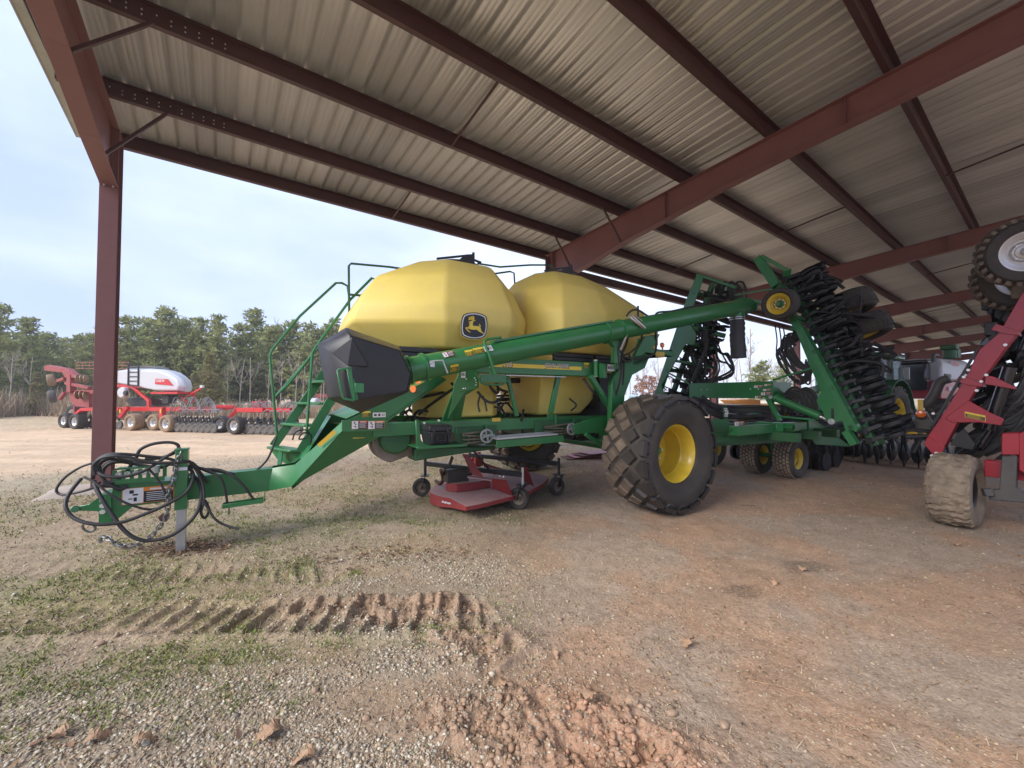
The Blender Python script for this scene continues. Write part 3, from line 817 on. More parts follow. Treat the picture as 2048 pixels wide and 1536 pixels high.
def text_mesh(name, s, parent, o, xd, yd, h, m, depth=.0015, w=None, shear=0, bold=0, space=1.0):
    cu = bpy.data.curves.new(name, 'FONT'); cu.body = s; cu.size = 1; cu.shear = shear; cu.space_character = space
    cu.offset = bold
    cu.extrude = 0.001
    ob = bpy.data.objects.new(name, cu); sc.collection.objects.link(ob)
    bpy.context.view_layer.update()
    me = bpy.data.meshes.new_from_object(ob.evaluated_get(bpy.context.evaluated_depsgraph_get()))
    bpy.data.objects.remove(ob); bpy.data.curves.remove(cu)
    xs = [v.co.x for v in me.vertices]; ys = [v.co.y for v in me.vertices]
    x0, x1, y0, y1 = min(xs), max(xs), min(ys), max(ys)
    xd = Vector(xd).normalized(); yd = Vector(yd).normalized(); zd = xd.cross(yd)
    sy = h / (y1 - y0); sx = sy if w is None else w / (x1 - x0)
    for v in me.vertices:
        p = Vector(o) + xd * (v.co.x - x0) * sx + yd * (v.co.y - y0) * sy + zd * (depth if v.co.z > 0 else .0)
        v.co = p
    me.materials.clear(); me.materials.append(m)
    me.name = name
    ob = bpy.data.objects.new(name, me); sc.collection.objects.link(ob); ob.parent = parent
    return ob
def sticker(parent, o, xd, yd, w, h, kind='warn', nm='warning_sticker', t=.0012):
    """flat safety label with its own bands and printed lines; o = lower left corner"""
    xd = Vector(xd).normalized(); yd = Vector(yd).normalized(); zd = xd.cross(yd); o = Vector(o)
    b = MB()
    def rect(x0, y0, x1, y1, z, mi):
        b.m = mi
        b.prism([o + xd * x * w + yd * y * h + zd * z for x, y in ((x0, y0), (x1, y0), (x1, y1), (x0, y1))], zd * .0006)
    mats = [M['blackvin'], M['white'], M['orange'], M['redvin'], M['yelvin'], M['amberstk']]
    if kind == 'amber': rect(0, 0, 1, 1, 0, 5)
    elif kind == 'white':
        rect(0, 0, 1, 1, 0, 1); rect(.1, .3, .3, .7, t, 0); rect(.42, .25, .58, .75, t, 0); rect(.7, .3, .9, .7, t, 0); rect(.74, .38, .86, .62, 2 * t, 1)
    else:
        hd = {'warn': 2, 'danger': 3, 'caution': 4}[kind]
        rect(0, 0, 1, 1, 0, hd)
        if kind == 'caution':
            rect(.03, .04, .97, .68, t, 0)
            for k in range(5): rect(.10, .56 - k * .11, .10 + .8 * (1 if k % 2 else .8), .60 - k * .11, 2 * t, 4)
        else:
            rect(.02, .03, .40, .97, t, 1); rect(.41, .03, .98, .74, t, 0)
            rect(.14, .66, .22, .86, 2 * t, 0); rect(.20, .52, .30, .62, 2 * t, 0); rect(.12, .30, .20, .36, 2 * t, 0); rect(.22, .16, .28, .40, 2 * t, 0)
            for k in range(5): rect(.46, .62 - k * .12, .46 + .46 * (1 if k % 2 == 0 else .85), .655 - k * .12, 2 * t, 1)
            rect(.52, .80, .9, .90, t, 1)
    return b.build(nm, mats, parent, recalc=False)
U_, W_, Z_ = Vector((1, 0, 0)), Vector((0, 1, 0)), Vector((0, 0, 1))

# ================================================================ AIR CART
K = Fr(2.5, 5.85, 31)
q = K.q
def air_cart():
    t = thing('air_cart', 'green two tank air cart with yellow tanks and long unloading auger', 'air cart', K)
    G, GD = M['green'], M['green_d']
    CW = 2.35; NR = 1.5; FR = 3.2
    # ---- wheels
    wheel(t, (0, .40, .885), .885, .80, .415, 'diamond', n=64, dish=.52, seed=3, blocks=18, hub_m='green', name='wheel')
    wheel(t, (0, 4.3, .885), .885, .80, .415, 'diamond', ax=(0, -1, 0), n=48, dish=.52, seed=4, blocks=18, hub_m='green', name='wheel')
    b = MB(); b.cyl((0, .55, .885), (0, 4.15, .885), .11, 14); b.bar((0, .8, .95), (0, 3.9, .95), .2, .22); b.build('axle', G, t, bevel=.006)
    # ---- main frame
    b = MB()
    for w in (NR, FR):
        b.bar((-4.05, w + .075, 1.31), (.0, w + .075, 1.31), .15, .17)
    for u in (-3.9, -2.75, -1.0, -.15):
        b.bar((u, NR + .15, 1.30), (u, FR, 1.30), .12, .14)
    for w in (NR - .005, FR + .155):       # splice plates
        b.box((-1.30, w, 1.31), (.14, .012, .27)); b.box((-1.22, w - .03, 1.31), (.02, .06, .26))
    b.build('main_frame', G, t, bevel=.008)
    # axle drop and rear structure (near and far)
    for w in (NR - .35, FR + .30):
        b = MB()
        A = lambda px, py: q(px, py, NR - .35) + Vector((0, w - (NR - .35), 0))
        b.prism([A(1180, 838), A(1212, 833), A(1232, 838), A(1236, 900), A(1222, 896), A(1196, 866), A(1150, 868), A(1146, 850)], (0, .02, 0))
        b.bar(A(1180, 752), A(1236, 842), .09, .075); b.bar(A(1232, 742), A(1228, 872), .10, .13)
        b.bar(A(1170, 868), A(1222, 903), .06, .06)
        b.bar(A(1228, 872), Vector((0, w, .9)), .12, .16)
        b.build('axle_support', G, t, bevel=.005)
    # rear mast carrying the auger
    b = MB(); ww = NR - .5
    A = lambda px, py, w=ww: q(px, py, w)
    b.prism([A(1222, 865), A(1245, 865), A(1250, 790), A(1265, 750), A(1290, 736), A(1300, 712), A(1278, 700), A(1268, 718), A(1240, 735), A(1225, 760)], (0, .10, 0))
    b.prism([A(1280, 676), A(1264, 730), A(1290, 728), A(1312, 700), A(1343, 700), A(1343, 713), A(1300, 716), A(1285, 700)], (0, .05, 0))
    b.bar(A(1290, 700), A(1345, 708), .05, .09)
    b.build('auger_mast', G, t, bevel=.005)
    sticker(t, A(1311, 713, ww - .035), U_, Z_, .24, .09, 'amber', 'reflector_strip')
    b = MB(); c = A(1325, 690, ww - .03); b.lathe([(.001, -.02), (.03, -.02), (.045, -.005), (.045, .02), (.001, .03)], c, W_, 20); b.bar(c, A(1325, 700, ww - .03), .02, .02)
    b.build('marker_lamp', M['lensor'], t)
    # ---- upper side beams with the yellow stripe
    zb0, zb1 = 2.07, 2.30
    for w in (1.2, 3.5):
        b = MB(); b.box(((-3.3 + -.42) / 2, w + .05, 2.17), (2.88, .10, .235))
        b.build('side_beam', G, t, bevel=.012)
    b = MB(); y = 1.2 - .0015
    p = [q(963, 741, y), q(980, 733.5, y), q(1163, 733.5, y), q(1163, 741, y)]
    p[0].z = p[3].z = 2.148; p[1].z = p[2].z = 2.205
    b.prism(p, (0, -.0015, 0)); b.build('yellow_stripe', M['yelvin'], t, recalc=False)
    y2 = y - .002
    for dx, dz, mm, yy in ((-.004, -.012, M['blackvin'], y2), (0, 0, M['white'], y2 - .0012)):
        o = q(1090, 740.5, yy); text_mesh('lettering', 'JOHN DEERE'[:4].title().upper() if False else 'John Deere'.upper(), t, (o.x + dx, yy, 2.158 + dz), U_, Z_, .080 + (.018 if mm is M['blackvin'] else 0), mm, w=.46 + (.016 if mm is M['blackvin'] else 0), bold=.05 if mm is M['blackvin'] else -.004, space=1.12)
        o = q(1006, 741, yy); text_mesh('lettering', '1910', t, (o.x + dx, yy, 2.158 + dz), U_, Z_, .078 + (.018 if mm is M['blackvin'] else 0), mm, w=.15 + (.014 if mm is M['blackvin'] else 0), bold=.05 if mm is M['blackvin'] else 0, space=1.12)
    # light channel under the stripe beam
    b = MB(); b.box((-1.95, 1.22, 2.035), (1.5, .02, .012)); b.build('edge_strip', M['galv'], t)
    # braces between rail and beam
    b = MB()
    for (x0, y0, x1, y1, w) in ((1110, 752, 1102, 826, 1.32),):
        b.bar(q(1117, 750, w), q(1101, 826, w), .05, .085)
    b.bar(q(1012, 770, 3.0), q(1033, 832, 3.0), .06, .06)
    b.bar(q(1013, 745, 1.42), q(1034, 832, 1.42), .05, .055)
    for w in (3.3,):
        for u in (-3.2, -2.2, -1.1, -.3): b.bar((u, w, 1.38), (u + .15, w, 2.1), .05, .08)
    build_each(b, 'brace', G, t, bevel=.004)
    # hinge pin and bracket at the beam end
    b = MB(); c0 = q(1190, 757, 1.14); b.cyl((c0.x, 1.12, 2.06), (c0.x, 1.12, 2.30), .035, 14); b.m = 1
    b.cyl((c0.x, 1.12, 2.30), (c0.x, 1.12, 2.325), .042, 14); b.cyl((c0.x, 1.12, 2.045), (c0.x, 1.12, 2.06), .042, 14); b.m = 0
    b.prism([q(1198, 722, 1.1), q(1206, 730, 1.1), q(1206, 752, 1.1), q(1198, 752, 1.1)], (0, .2, 0))
    b.prism([q(1206, 727, 1.0), q(1214, 727, 1.0), q(1214, 756, 1.0), q(1206, 756, 1.0)], (0, .1, 0))
    b.build('beam_hinge', [G, M['galv']], t, bevel=.004)
    sticker(t, q(1215, 742, .98), U_, Z_, .155, .11, 'white'); sticker(t, q(1168.5, 736, 1.195), U_, Z_, .10, .085, 'caution')
    # ---- front diagonal from frame nose to beam (wide plate legs)
    b = MB()
    for dw, w in ((0, 1.55), (1.6, 3.15)):
        P = lambda px, py, w_=w, dw_=dw: q(px, py, 1.55) + Vector((0, dw_, 0))
        b.prism([P(690, 842), P(771, 840), P(889, 757), P(880, 752), P(800, 790)], (0, .015, 0))
        b.prism([P(771, 841), P(776, 843), P(893, 760), P(889, 757)], (0, .05, 0))
    b.prism([q(692, 838, 1.55), q(880, 752, 1.55), q(880, 752, 1.55) + Vector((0, 1.6, 0)), q(692, 838, 1.55) + Vector((0, 1.6, 0))], (0.0, 0, .012))
    b.build('front_leg', G, t, bevel=.004)
    for px, py, w in ((826, 778, 1.50), (838, 768, 1.75)):
        b = MB(); c = q(px, py, w); b.lathe([(.001, -.045), (.028, -.04), (.045, -.02), (.047, .0), (.001, .0)], c, (-.8, -.6, 0), 18); b.build('marker_lamp', M['lensor'], t)
    # ---- tongue : neck, Y arms, nose
    b = MB()
    TW = 2.25
    T = lambda px, py, w=TW: q(px, py, w)
    Th = (0, .20, 0)
    b.prism([T(367, 956), T(545, 937), T(537, 982), T(367, 1001)], Th)                      # neck box
    # arms: near face strips then outer web plates, both sides mirrored about the centre line
    for sg in (1, -1):
        mir = lambda v: v if sg > 0 else Vector((v.x, 2 * CW - v.y, v.z))
        A3 = [mir(v) for v in (T(545, 936), T(590, 929), T(602, 921), T(686, 843, 1.50), T(684, 862, 1.50), T(583, 973, 2.2), T(536, 982))]
        th = Vector((0, .014 * sg, 0))
        b.prism(A3, th)
        B3 = [mir(v) for v in (T(583, 974, 2.2), T(684, 862, 1.52), T(782, 862, 1.52))]
        b.prism(B3, th)
        b.prism([mir(v) for v in (T(583, 973, 2.2), T(782, 862, 1.52), T(782, 862, 1.75), T(583, 973, 2.45))], (0, 0, .012))
        b.prism([mir(v) for v in (T(602, 921), T(686, 843, 1.5), T(686, 843, 1.75), T(602, 921, 2.45))], (0, 0, .012))
        b.prism([mir(v) for v in (T(684, 841, 1.47), T(776, 840, 1.47), T(776, 862, 1.47), T(684, 863, 1.47))], Vector((0, .03 * sg, 0)))
    b.build('tongue', G, t, bevel=.006)
    b = MB()
    b.prism([T(229, 967, 2.2), T(285, 966, 2.2), T(352, 961, 2.2), T(364, 1000, 2.2), T(323, 1005, 2.2), T(267, 1012, 2.2), T(242, 1033, 2.2), T(226, 1042, 2.2), T(222, 990, 2.2)], (0, .018, 0))
    b.prism([T(229, 967, 2.48), T(352, 961, 2.48), T(364, 1000, 2.48), T(267, 1012, 2.48), T(242, 1033, 2.48), T(226, 1042, 2.48), T(222, 990, 2.48)], (0, .018, 0))
    p0, p1 = T(229, 967, 2.2), T(352, 961, 2.2); b.prism([p0, p1, p1 + Vector((0, .29, 0)), p0 + Vector((0, .29, 0))], (0, 0, -.015))
    # vertical drawbar flange with bolts, clevis ahead of it
    b.prism([T(198, 990, 2.18), T(222, 988, 2.18), T(224, 1048, 2.18), T(197, 1046, 2.18)], (0, .32, 0))
    b.build('nose_plate', G, t, bevel=.004)
    b = MB()
    for w in (2.26, 2.40):
        b.prism([T(143, 1015, w), T(176, 1009, w), T(199, 994, w), T(199, 1023, w), T(180, 1022, w), T(150, 1022, w)], (0, .035, 0))
    b.cyl(T(150, 1018, 2.24), T(150, 1018, 2.44), .035, 16)
    b.build('hitch_clevis', G, t, bevel=.005)
    b = MB()
    for py in (1000, 1012, 1024): c = T(204.5, py, 2.172); b.cyl(c, c + Vector((0, .02, 0)), .026, 6)
    c = T(203, 1051, 2.2); b.cyl(c, c + Vector((0, 0, .03)), .03, 6)
    c = T(279, 962.5, 2.19); b.cyl(c, c + Vector((0, .02, 0)), .012, 6)
    build_each(b, 'bolt_or_lit_hole', M['bolt_or_lit_hole'], t)
    sticker(t, T(243, 1010.5, 2.194), (T(316, 1003, 2.194) - T(243, 1010.5, 2.194)), Z_, .44, .175, 'warn')
    # slotted hose rack
    b = MB(); x0 = T(229, 968, 2.16).x; x1 = T(329, 962, 2.16).x; z0 = T(279, 965, 2.16).z; z1 = T(240, 936, 2.16).z
    H = z1 - z0; Lx = x1 - x0
    b.box(((x0 + x1) / 2, 2.16, z0 + H * .14), (Lx, .01, H * .28))
    b.box(((x0 + x1) / 2, 2.16, z1 - H * .06), (Lx, .01, H * .12))
    slots = 6
    for i in range(slots + 1): b.box((x0 + Lx * (i + .0) / slots, 2.16, z0 + H * .55), (Lx / slots * .52, .009, H * .62))
    b.box(((x0 + x1) / 2, 2.23, z1 - .01), (Lx, .14, .008))
    b.build('hose_rack', G, t, bevel=.002)
    b = MB()
    for i in range(5):
        c = Vector((x0 + Lx * (i + .5) / slots, 2.17, z0 + H * .62)); b.lathe([(.012, -.03), (.027, -.03), (.027, .03), (.012, .03)], c, W_, 14, closed_prof=True)
    c = T(312, 945, 2.13); b.cyl(c, c + Vector((0, 0, .075)), .035, 16)
    b.build('hose_coupler', M['galv'], t)
    # hitch jack
    b = MB(); jb = T(363, 1095, 2.12); jt = T(366, 898, 2.12); jm = T(364, 1016, 2.12)
    b.bar((jm.x, 2.09, jm.z), (jt.x, 2.09, jt.z), .11, .11, (0, 1, 0)); b.bar((jt.x, 2.09, jt.z), (jt.x, 2.09, jt.z + .012), .125, .125, (0, 1, 0)); b.m = 1
    b.bar((jb.x, 2.09, .01), (jm.x, 2.09, jm.z), .085, .085, (0, 1, 0)); b.m = 2
    b.box((jt.x, 2.0325, T(365, 936, 2.1).z), (.112, .002, .035))
    b.build('hitch_jack', [G, M['galv'], M['white']], t, bevel=.004)
    # cable shield / parking cup under the neck
    b = MB(); c0, c1 = T(445, 1014, 2.1), T(527, 1002, 2.1)
    b.bar(c0, c1, .10, .02); b.bar(c0 + Vector((0, -.05, .015)), c1 + Vector((0, -.05, .015)), .012, .05); b.bar(c0 + Vector((0, .05, .015)), c1 + Vector((0, .05, .015)), .012, .05)
    b.bar(T(530, 980, 2.2), T(529, 1003, 2.2), .012, .012); b.bar(T(458, 1012, 2.1), T(458, 1030, 2.1), .015, .015)
    b.build('hose_cradle', G, t, bevel=.003)
    # amber film on the arm and stickers on the frame nose
    o = T(640, 890, 1.83); d = T(672, 862, 1.6) - T(640, 890, 1.83)
    sticker(t, T(641, 894, 1.80) + Vector((-.012, -.03, -.0)), (T(671, 868, 1.62) - T(641, 894, 1.84)), Vector((-.5, 0, .8)), .34, .05, 'amber', 'reflector_strip')
    sticker(t, T(703, 858.5, 1.455), U_, Z_, .19, .10, 'danger'); sticker(t, T(736, 858.5, 1.455), U_, Z_, .20, .10, 'warn')
    sticker(t, T(745, 838, 1.5) + Vector((0, -.01, .02)), U_, Z_, .16, .06, 'white')
    sticker(t, T(724, 837, 1.5) + Vector((0, -.01, .02)), U_, Z_, .10, .07, 'caution')
    text_mesh('lettering', 'Legacy', t, T(709, 871, 1.66) + Vector((0, -.06, 0)), U_, Z_, .035, M['yelvin'], w=.11, shear=.2)
    b = MB(); o = T(704, 876.5, 1.66) + Vector((0, -.06, 0)); b.box(o + Vector((.07, 0, .008)), (.14, .002, .014)); b.build('yellow_underline', M['yelvin'], t)
    sticker(t, T(984, 843.5, 1.494), U_, Z_, .145, .055, 'amber', 'reflector_strip')

    # ---- tanks
    def ring(u0, u1, n0, n1, w0, w1, wc, z):
        return [(n0, w0, z), (n1, w0, z), (u1, w0 + wc, z), (u1, w1 - wc, z), (n1, w1, z), (n0, w1, z), (u0, w1 - wc, z), (u0, w0 + wc, z)]
    def tank(rings, cone, skirt, logo=False, nm='front'):
        b = MB(); b.loft([ring(*r) for r in rings], cap=True)
        o = b.build('tank', M['yellow_t'], t, sharp=180)
        for e in (1,):
            m_ = o.modifiers.new('edge', 'BEVEL'); m_.width = .045; m_.segments = 3; m_.limit_method = 'ANGLE'; m_.angle_limit = R(8)
        # ribbed black skirts
        for (x0, x1) in skirt:
            s = MB(); w = rings[0][4]
            for k in range(3): s.box(((x0 + x1) / 2, w + .03 + .004 * k, rings[0][7] - .05 - .062 * k), (x1 - x0, .05, .054))
            s.box(((x0 + x1) / 2, w + .06, rings[0][7] - .12), (x1 - x0 - .01, .05, .22))
            s.build('tank_skirt', M['black_pl'], o, bevel=.006)
        c = MB(); c.loft([ring(*r) for r in cone], cap=True); c.build('hopper_cone', M['yellow_t'], o, bevel=.03, seg=2)
        # lid
        top = rings[-1]; cu, cw, cz = (top[2] + top[3]) / 2, 2.35, top[7]
        l = MB(); l.lathe([(.40, 0), (.42, .015), (.42, .045), (.38, .065), (.0015, .075)], (cu, cw, cz), Z_, 28)
        l.build('lid', M['black_pl'], o)
        h = MB(); h.bar((cu - .42, cw - .25, cz + .05), (cu + .12, cw - .25, cz + .20), .03, .03); h.prism([(cu - .1, cw - .27, cz + .06), (cu + .2, cw - .27, cz + .06), (cu + .2, cw - .27, cz + .23), (cu + .06, cw - .27, cz + .2)], (0, .02, 0))
        h.cyl((cu + .2, cw - .25, cz), (cu + .2, cw - .25, cz + .26), .022, 10); h.bar((cu + .1, cw - .25, cz + .16), (cu + .34, cw - .25, cz + .12), .025, .03)
        h.build('lid_latch', M['black_mt'], o)
        return o
    t1 = tank([(-3.85, -1.85, -3.20, -2.35, 1.28, 3.42, .50, 2.38), (-4.30, -1.64, -3.24, -2.24, 1.10, 3.60, .62, 2.70), (-4.22, -1.60, -3.26, -2.24, 1.10, 3.60, .62, 2.94),
               (-3.95, -1.78, -3.18, -2.34, 1.26, 3.44, .58, 3.38), (-3.30, -2.0, -2.98, -2.28, 1.72, 2.98, .30, 3.74), (-2.95, -2.2, -2.82, -2.35, 1.95, 2.75, .2, 3.80)],
              [(-3.2, -2.0, -2.95, -2.2, 1.75, 2.95, .25, 1.42), (-3.2, -2.0, -2.95, -2.2, 1.75, 2.95, .25, 1.80), (-3.9, -1.8, -3.2, -2.3, 1.35, 3.35, .5, 2.34)],
              ((-3.95, -3.26), (-3.12, -2.2)))
    t2 = tank([(-1.55, 1.15, -1.30, -.48, 1.28, 3.42, .50, 2.44), (-1.60, 1.62, -1.35, -.42, 1.10, 3.60, .62, 2.74), (-1.60, 1.62, -1.35, -.42, 1.10, 3.60, .62, 3.08),
               (-1.52, 1.15, -1.25, -.52, 1.26, 3.44, .58, 3.52), (-1.25, .45, -1.02, -.45, 1.72, 2.98, .30, 3.88), (-1.0, -.1, -.9, -.2, 1.95, 2.75, .2, 3.94)],
              [(-1.36, -.36, -1.36, -.50, 1.75, 2.95, .12, 1.42), (-1.38, .5, -1.38, -.35, 1.60, 3.1, .2, 2.10), (-1.45, .9, -1.3, -.4, 1.35, 3.35, .4, 2.40)],
              ((-1.36, -.56), (-.50, .35)))
    # leaping deer badge on the front tank
    yb = 1.10 - .004
    def bz(px, py, dy=0):     # badge coordinates from its own drawing, 75 px square sheet
        o_ = q(910 + 75 * px / 1536, 615 + 75 * py / 1536, yb); return Vector((o_.x, yb - dy, o_.z))
    out = [(340, 300), (480, 235), (640, 205), (800, 200), (960, 220), (1110, 265), (1265, 345), (1300, 440), (1325, 600), (1330, 760), (1315, 930), (1280, 1080), (1215, 1205), (1100, 1265), (950, 1295), (780, 1305), (600, 1285), (450, 1240), (295, 1165), (255, 1060), (232, 900), (228, 740), (250, 560), (290, 400)]
    cx, cy = 780, 752
    sc_ = lambda k: [(cx + (x - cx) * k, cy + (y - cy) * k) for x, y in out]
    bd = bpy.data.objects.new('deer_badge', None); sc.collection.objects.link(bd); bd.parent = t
    for nm_, pts, mm, dy in (('badge_edge', sc_(1.04), M['yelvin'], 0), ('badge_field', sc_(1.0), M['blackvin'], .0015), ('badge_line', sc_(.925), M['white'], .003), ('badge_centre', sc_(.855), M['blackvin'], .0045)):
        b = MB(); b.prism([bz(x, y, dy) for x, y in pts], (0, -.001, 0)); b.build(nm_, mm, bd, recalc=False)
    deer = [[(552, 582), (600, 570), (650, 560), (700, 530), (740, 520), (745, 560), (735, 600), (722, 660), (715, 720), (740, 755), (850, 758), (960, 772), (1020, 800), (1045, 860), (1060, 950), (1110, 1005), (1165, 1060), (1205, 1130), (1160, 1100), (1100, 1045), (1040, 1020), (960, 975), (880, 910), (760, 915), (660, 905), (560, 870), (470, 860), (415, 850), (410, 825), (480, 812), (560, 800), (595, 780), (600, 720), (618, 650), (625, 610), (575, 608)],
            [(410, 830), (450, 835), (520, 920), (620, 1005), (612, 1028), (520, 970), (450, 900)], [(740, 545), (780, 535), (800, 515), (835, 515), (825, 545), (790, 565), (750, 565)],
            [(962, 678), (1000, 682), (1048, 765), (1038, 800), (1000, 785), (995, 740)],
            [(715, 520), (735, 480), (600, 485), (560, 515), (535, 505), (565, 475), (590, 455), (560, 430), (535, 415), (575, 412), (615, 455), (680, 452), (660, 410), (615, 378), (645, 370), (690, 405), (715, 455), (740, 455), (750, 420), (725, 385), (715, 352), (745, 352), (775, 405), (770, 470), (755, 520)]]
    for d_ in deer:
        bm = bmesh.new(); vs = [bm.verts.new(bz(x, y, .006)) for x, y in d_]; f = bm.faces.new(vs)
        bmesh.ops.triangulate(bm, faces=[f]); r = bmesh.ops.extrude_face_region(bm, geom=bm.faces[:]); bmesh.ops.translate(bm, verts=[v for v in r['geom'] if isinstance(v, bmesh.types.BMVert)], vec=(0, -.001, 0))
        me = bpy.data.meshes.new('deer'); bm.to_mesh(me); bm.free(); me.materials.append(M['yelvin']); ob = bpy.data.objects.new('deer', me); sc.collection.objects.link(ob); ob.parent = bd

    b = MB()
    for st in ([(742, 530), (768, 470), (772, 410), (728, 352)], [(745, 480), (680, 470), (600, 478), (548, 508)], [(690, 470), (672, 410), (628, 370)], [(612, 470), (585, 420), (545, 412)]):
        b.tube([bz(x, y, .0068) for x, y in st], .0042, 6)
    b.build('antlers', M['yelvin'], bd)
    # ---- top walkway rails
    b = MB(); w = 2.9
    for pts in ([(699, 655, 2.6), (698, 600, 2.6), (697.5, 532, 2.6), (702, 527, 2.6), (780, 534, 2.6), (850, 545, 2.6)], [(697.5, 589, 2.6), (735, 592, 2.6), (745, 595, 2.6)],
                [(955, 527, 2.6), (1000, 534, 2.6), (1060, 530, 2.6), (1098, 530, 2.6), (1115, 540, 2.4)], [(985, 548, 2.9), (1020, 543, 2.9), (1028, 546, 2.9), (1030, 575, 2.9)]):
        b.tube([q(*p) for p in pts], .017, 8)
    build_each(b, 'hand_rail', M['green_d'], t)
    # ---- stairs
    def stairs():
        S = bpy.data.objects.new('stairs', None); sc.collection.objects.link(S); S.parent = t
        wa, wb = 3.25, 2.62
        b = MB()
        for w, pts in ((wa, ((547, 892), (668, 718))), (wb, ((600, 905), (690, 752)))):
            b.bar(q(*pts[0], w), q(*pts[1], w), .035, .12, (0, 1, 0) if False else (1, 0, 1))
        b.build('stringer', G, S, bevel=.004)
        for (xa, ya, xb, yb_) in ((547, 892, 594, 892), (573, 845, 622, 845), (600, 804, 652, 804), (628, 762, 668, 762), (654, 726, 690, 726)):
            b = MB(); p0, p1 = q(xa, ya, wa), q(xb, yb_, wb); p1.z = p0.z
            b.prism([p0 + Vector((-.09, 0, 0)), p1 + Vector((-.09, 0, 0)), p1 + Vector((.12, 0, 0)), p0 + Vector((.12, 0, 0))], (0, 0, -.035)); b.build('step', M['green'], S, bevel=.006)
        b = MB(); b.prism([q(538, 897, wa), q(606, 897, wb), q(590, 918, 2.8), q(572, 925, 2.9), q(552, 915, 3.1)], (.02, .0, -.03)); b.bar(q(562, 905, 2.9), q(558, 933, 2.5), .05, .07); b.build('step_bracket', G, S, bevel=.004)
        b = MB()
        b.tube([q(554, 868, wa), q(545, 770, wa), q(540, 712, wa), q(544, 700, wa), (q(600, 632, wa)), q(672, 566, wa), q(684, 566, wa), q(695, 572, wa), q(699, 600, wa)], .019, 8)
        b.tube([q(551, 792, wa), q(640, 692, wa)], .017, 8)
        b.build('hand_rail', G, S)
        b = MB()
        b.tube([q(613, 868, wb), q(620, 770, wb), q(625, 706, wb), q(632, 694, wb), q(660, 655, wb), q(700, 600, wb), q(744, 556, wb), q(752, 560, wb), q(759, 568, wb), q(752, 585, wb)], .019, 8)
        b.tube([q(552, 792, wb + .3), q(580, 765, wb + .2), q(628, 705, wb)], .016, 8)
        b.build('hand_rail', G, S)
    stairs()
    b = MB(); b.box((-4.6 + .9, 2.9, 2.42), (.7, .7, .04)); b.build('platform', M['galv'], t)

    # ---- fan
    fz = bpy.data.objects.new('fan', None); sc.collection.objects.link(fz); fz.parent = t
    fc = q(788, 876, 1.72)
    b = MB(); prof_ = []
    n = 40; r0 = .235
    def scroll(k, w):
        a = PI * .5 + k / n * PI * 1.33; r = r0 + .13 * k / n
        return fc + Vector((math.cos(a) * r, w, math.sin(a) * r))
    L = [scroll(k, 0) for k in range(n + 1)]
    end = L[-1]; outp = [Vector((fc.x + .42, fc.y, end.z + .0)), Vector((fc.x + .42, fc.y, fc.z + r0))]
    ex = fc.x + .34
    P1 = L[:30] + [Vector((ex - .12, fc.y, L[24].z)), Vector((ex, fc.y, L[24].z - .02)), Vector((ex, fc.y, fc.z + .10)), Vector((ex - .10, fc.y, fc.z + .16))]
    b.prism(P1, (0, .32, 0)); b.build('fan_housing', M['fanbrown'], fz, bevel=.02, seg=2)
    b = MB(); b.lathe([(.001, -.16), (.17, -.16), (.20, -.13), (.21, .0)], fc, W_, 28)
    b.build('fan_inlet', M['green_d'], fz)
    # ---- primary air duct and lower platform
    b = MB()
    b.prism([q(829, 897, 1.6), q(936, 893, 1.6), q(992, 892, 1.6), q(994, 898, 1.6), q(921, 908, 1.6), q(829, 923, 1.6)], (0, .35, 0))
    b.build('air_duct', M['green_d'], t, bevel=.02, seg=2)
    b = MB(); w = 1.12
    b.prism([q(832, 838, w), q(838, 842, w), q(842, 880, w), q(858, 898, w), q(834, 893, w)], (0, .012, 0))
    p0, p1 = q(834, 896, w), q(934, 890, w); b.bar(p0, p1, .02, .035); p0.y += .21; p1.y += .21; b.bar(p0, p1, .40, .012)
    b.bar(q(834, 840, 1.5), q(836, 893, 1.5), .03, .05)
    b.build('case_shelf', G, t, bevel=.003)
    # walkway step
    w = 1.15; b = MB(); a0, a1 = q(993, 889, w), q(1127, 877, w); b.bar(a0, a1, .012, .10); a0.y = a1.y = w + .32; b.bar(a0, a1, .012, .10); b.build('step_frame', G, t, bevel=.003)
    b = MB(); a0, a1 = q(993, 881, w), q(1115, 871, w); nn = 46
    for i in range(nn):
        c = a0.lerp(a1, (i + .5) / nn); b.bar(c + Vector((0, .0, .02)), c + Vector((0, .32, .02)), .008, .02)
    for k in range(6): b.bar(a0 + Vector((0, .064 * k, .02)), a1 + Vector((0, .064 * k, .02)), .006, .024)
    b.build('step_grating', M['galv'], t)
    # ---- meters with hand wheels
    for (px, py, r_, x0, x1, y0, y1) in ((973.5, 872, .088, 915, 990, 852, 892), (1143.5, 858, .085, 1075, 1160, 838, 875)):
        mt = bpy.data.objects.new('seed_meter', None); sc.collection.objects.link(mt); mt.parent = t
        w = 1.42; a, c_ = q(x0, y1, w), q(x1, y0, w)
        b = MB(); cx_ = (a.x + c_.x) / 2; b.box((cx_, w + .55, (a.z + c_.z) / 2), (abs(c_.x - a.x), 1.0, abs(c_.z - a.z)))
        b.box((c_.x - .06, w + .02, (a.z + c_.z) / 2), (.17, .05, abs(c_.z - a.z) * 1.1)); b.build('meter_body', M['green_d'], mt, bevel=.006)
        b = MB()
        for k in range(4): b.box((cx_ - .06, w - .01, a.z + .04 + k * .045), (abs(c_.x - a.x) * .55, .06, .02), Matrix.Rotation(R(4 * (k % 3) - 4), 3, 'Y'))
        for k in range(3): b.cyl((cx_ - .14 + k * .07, w - .02, a.z + .02), (cx_ - .12 + k * .07, w - .02, a.z + .14), .009, 8)
        b.build('meter_linkage', M['rust_dull'], mt)
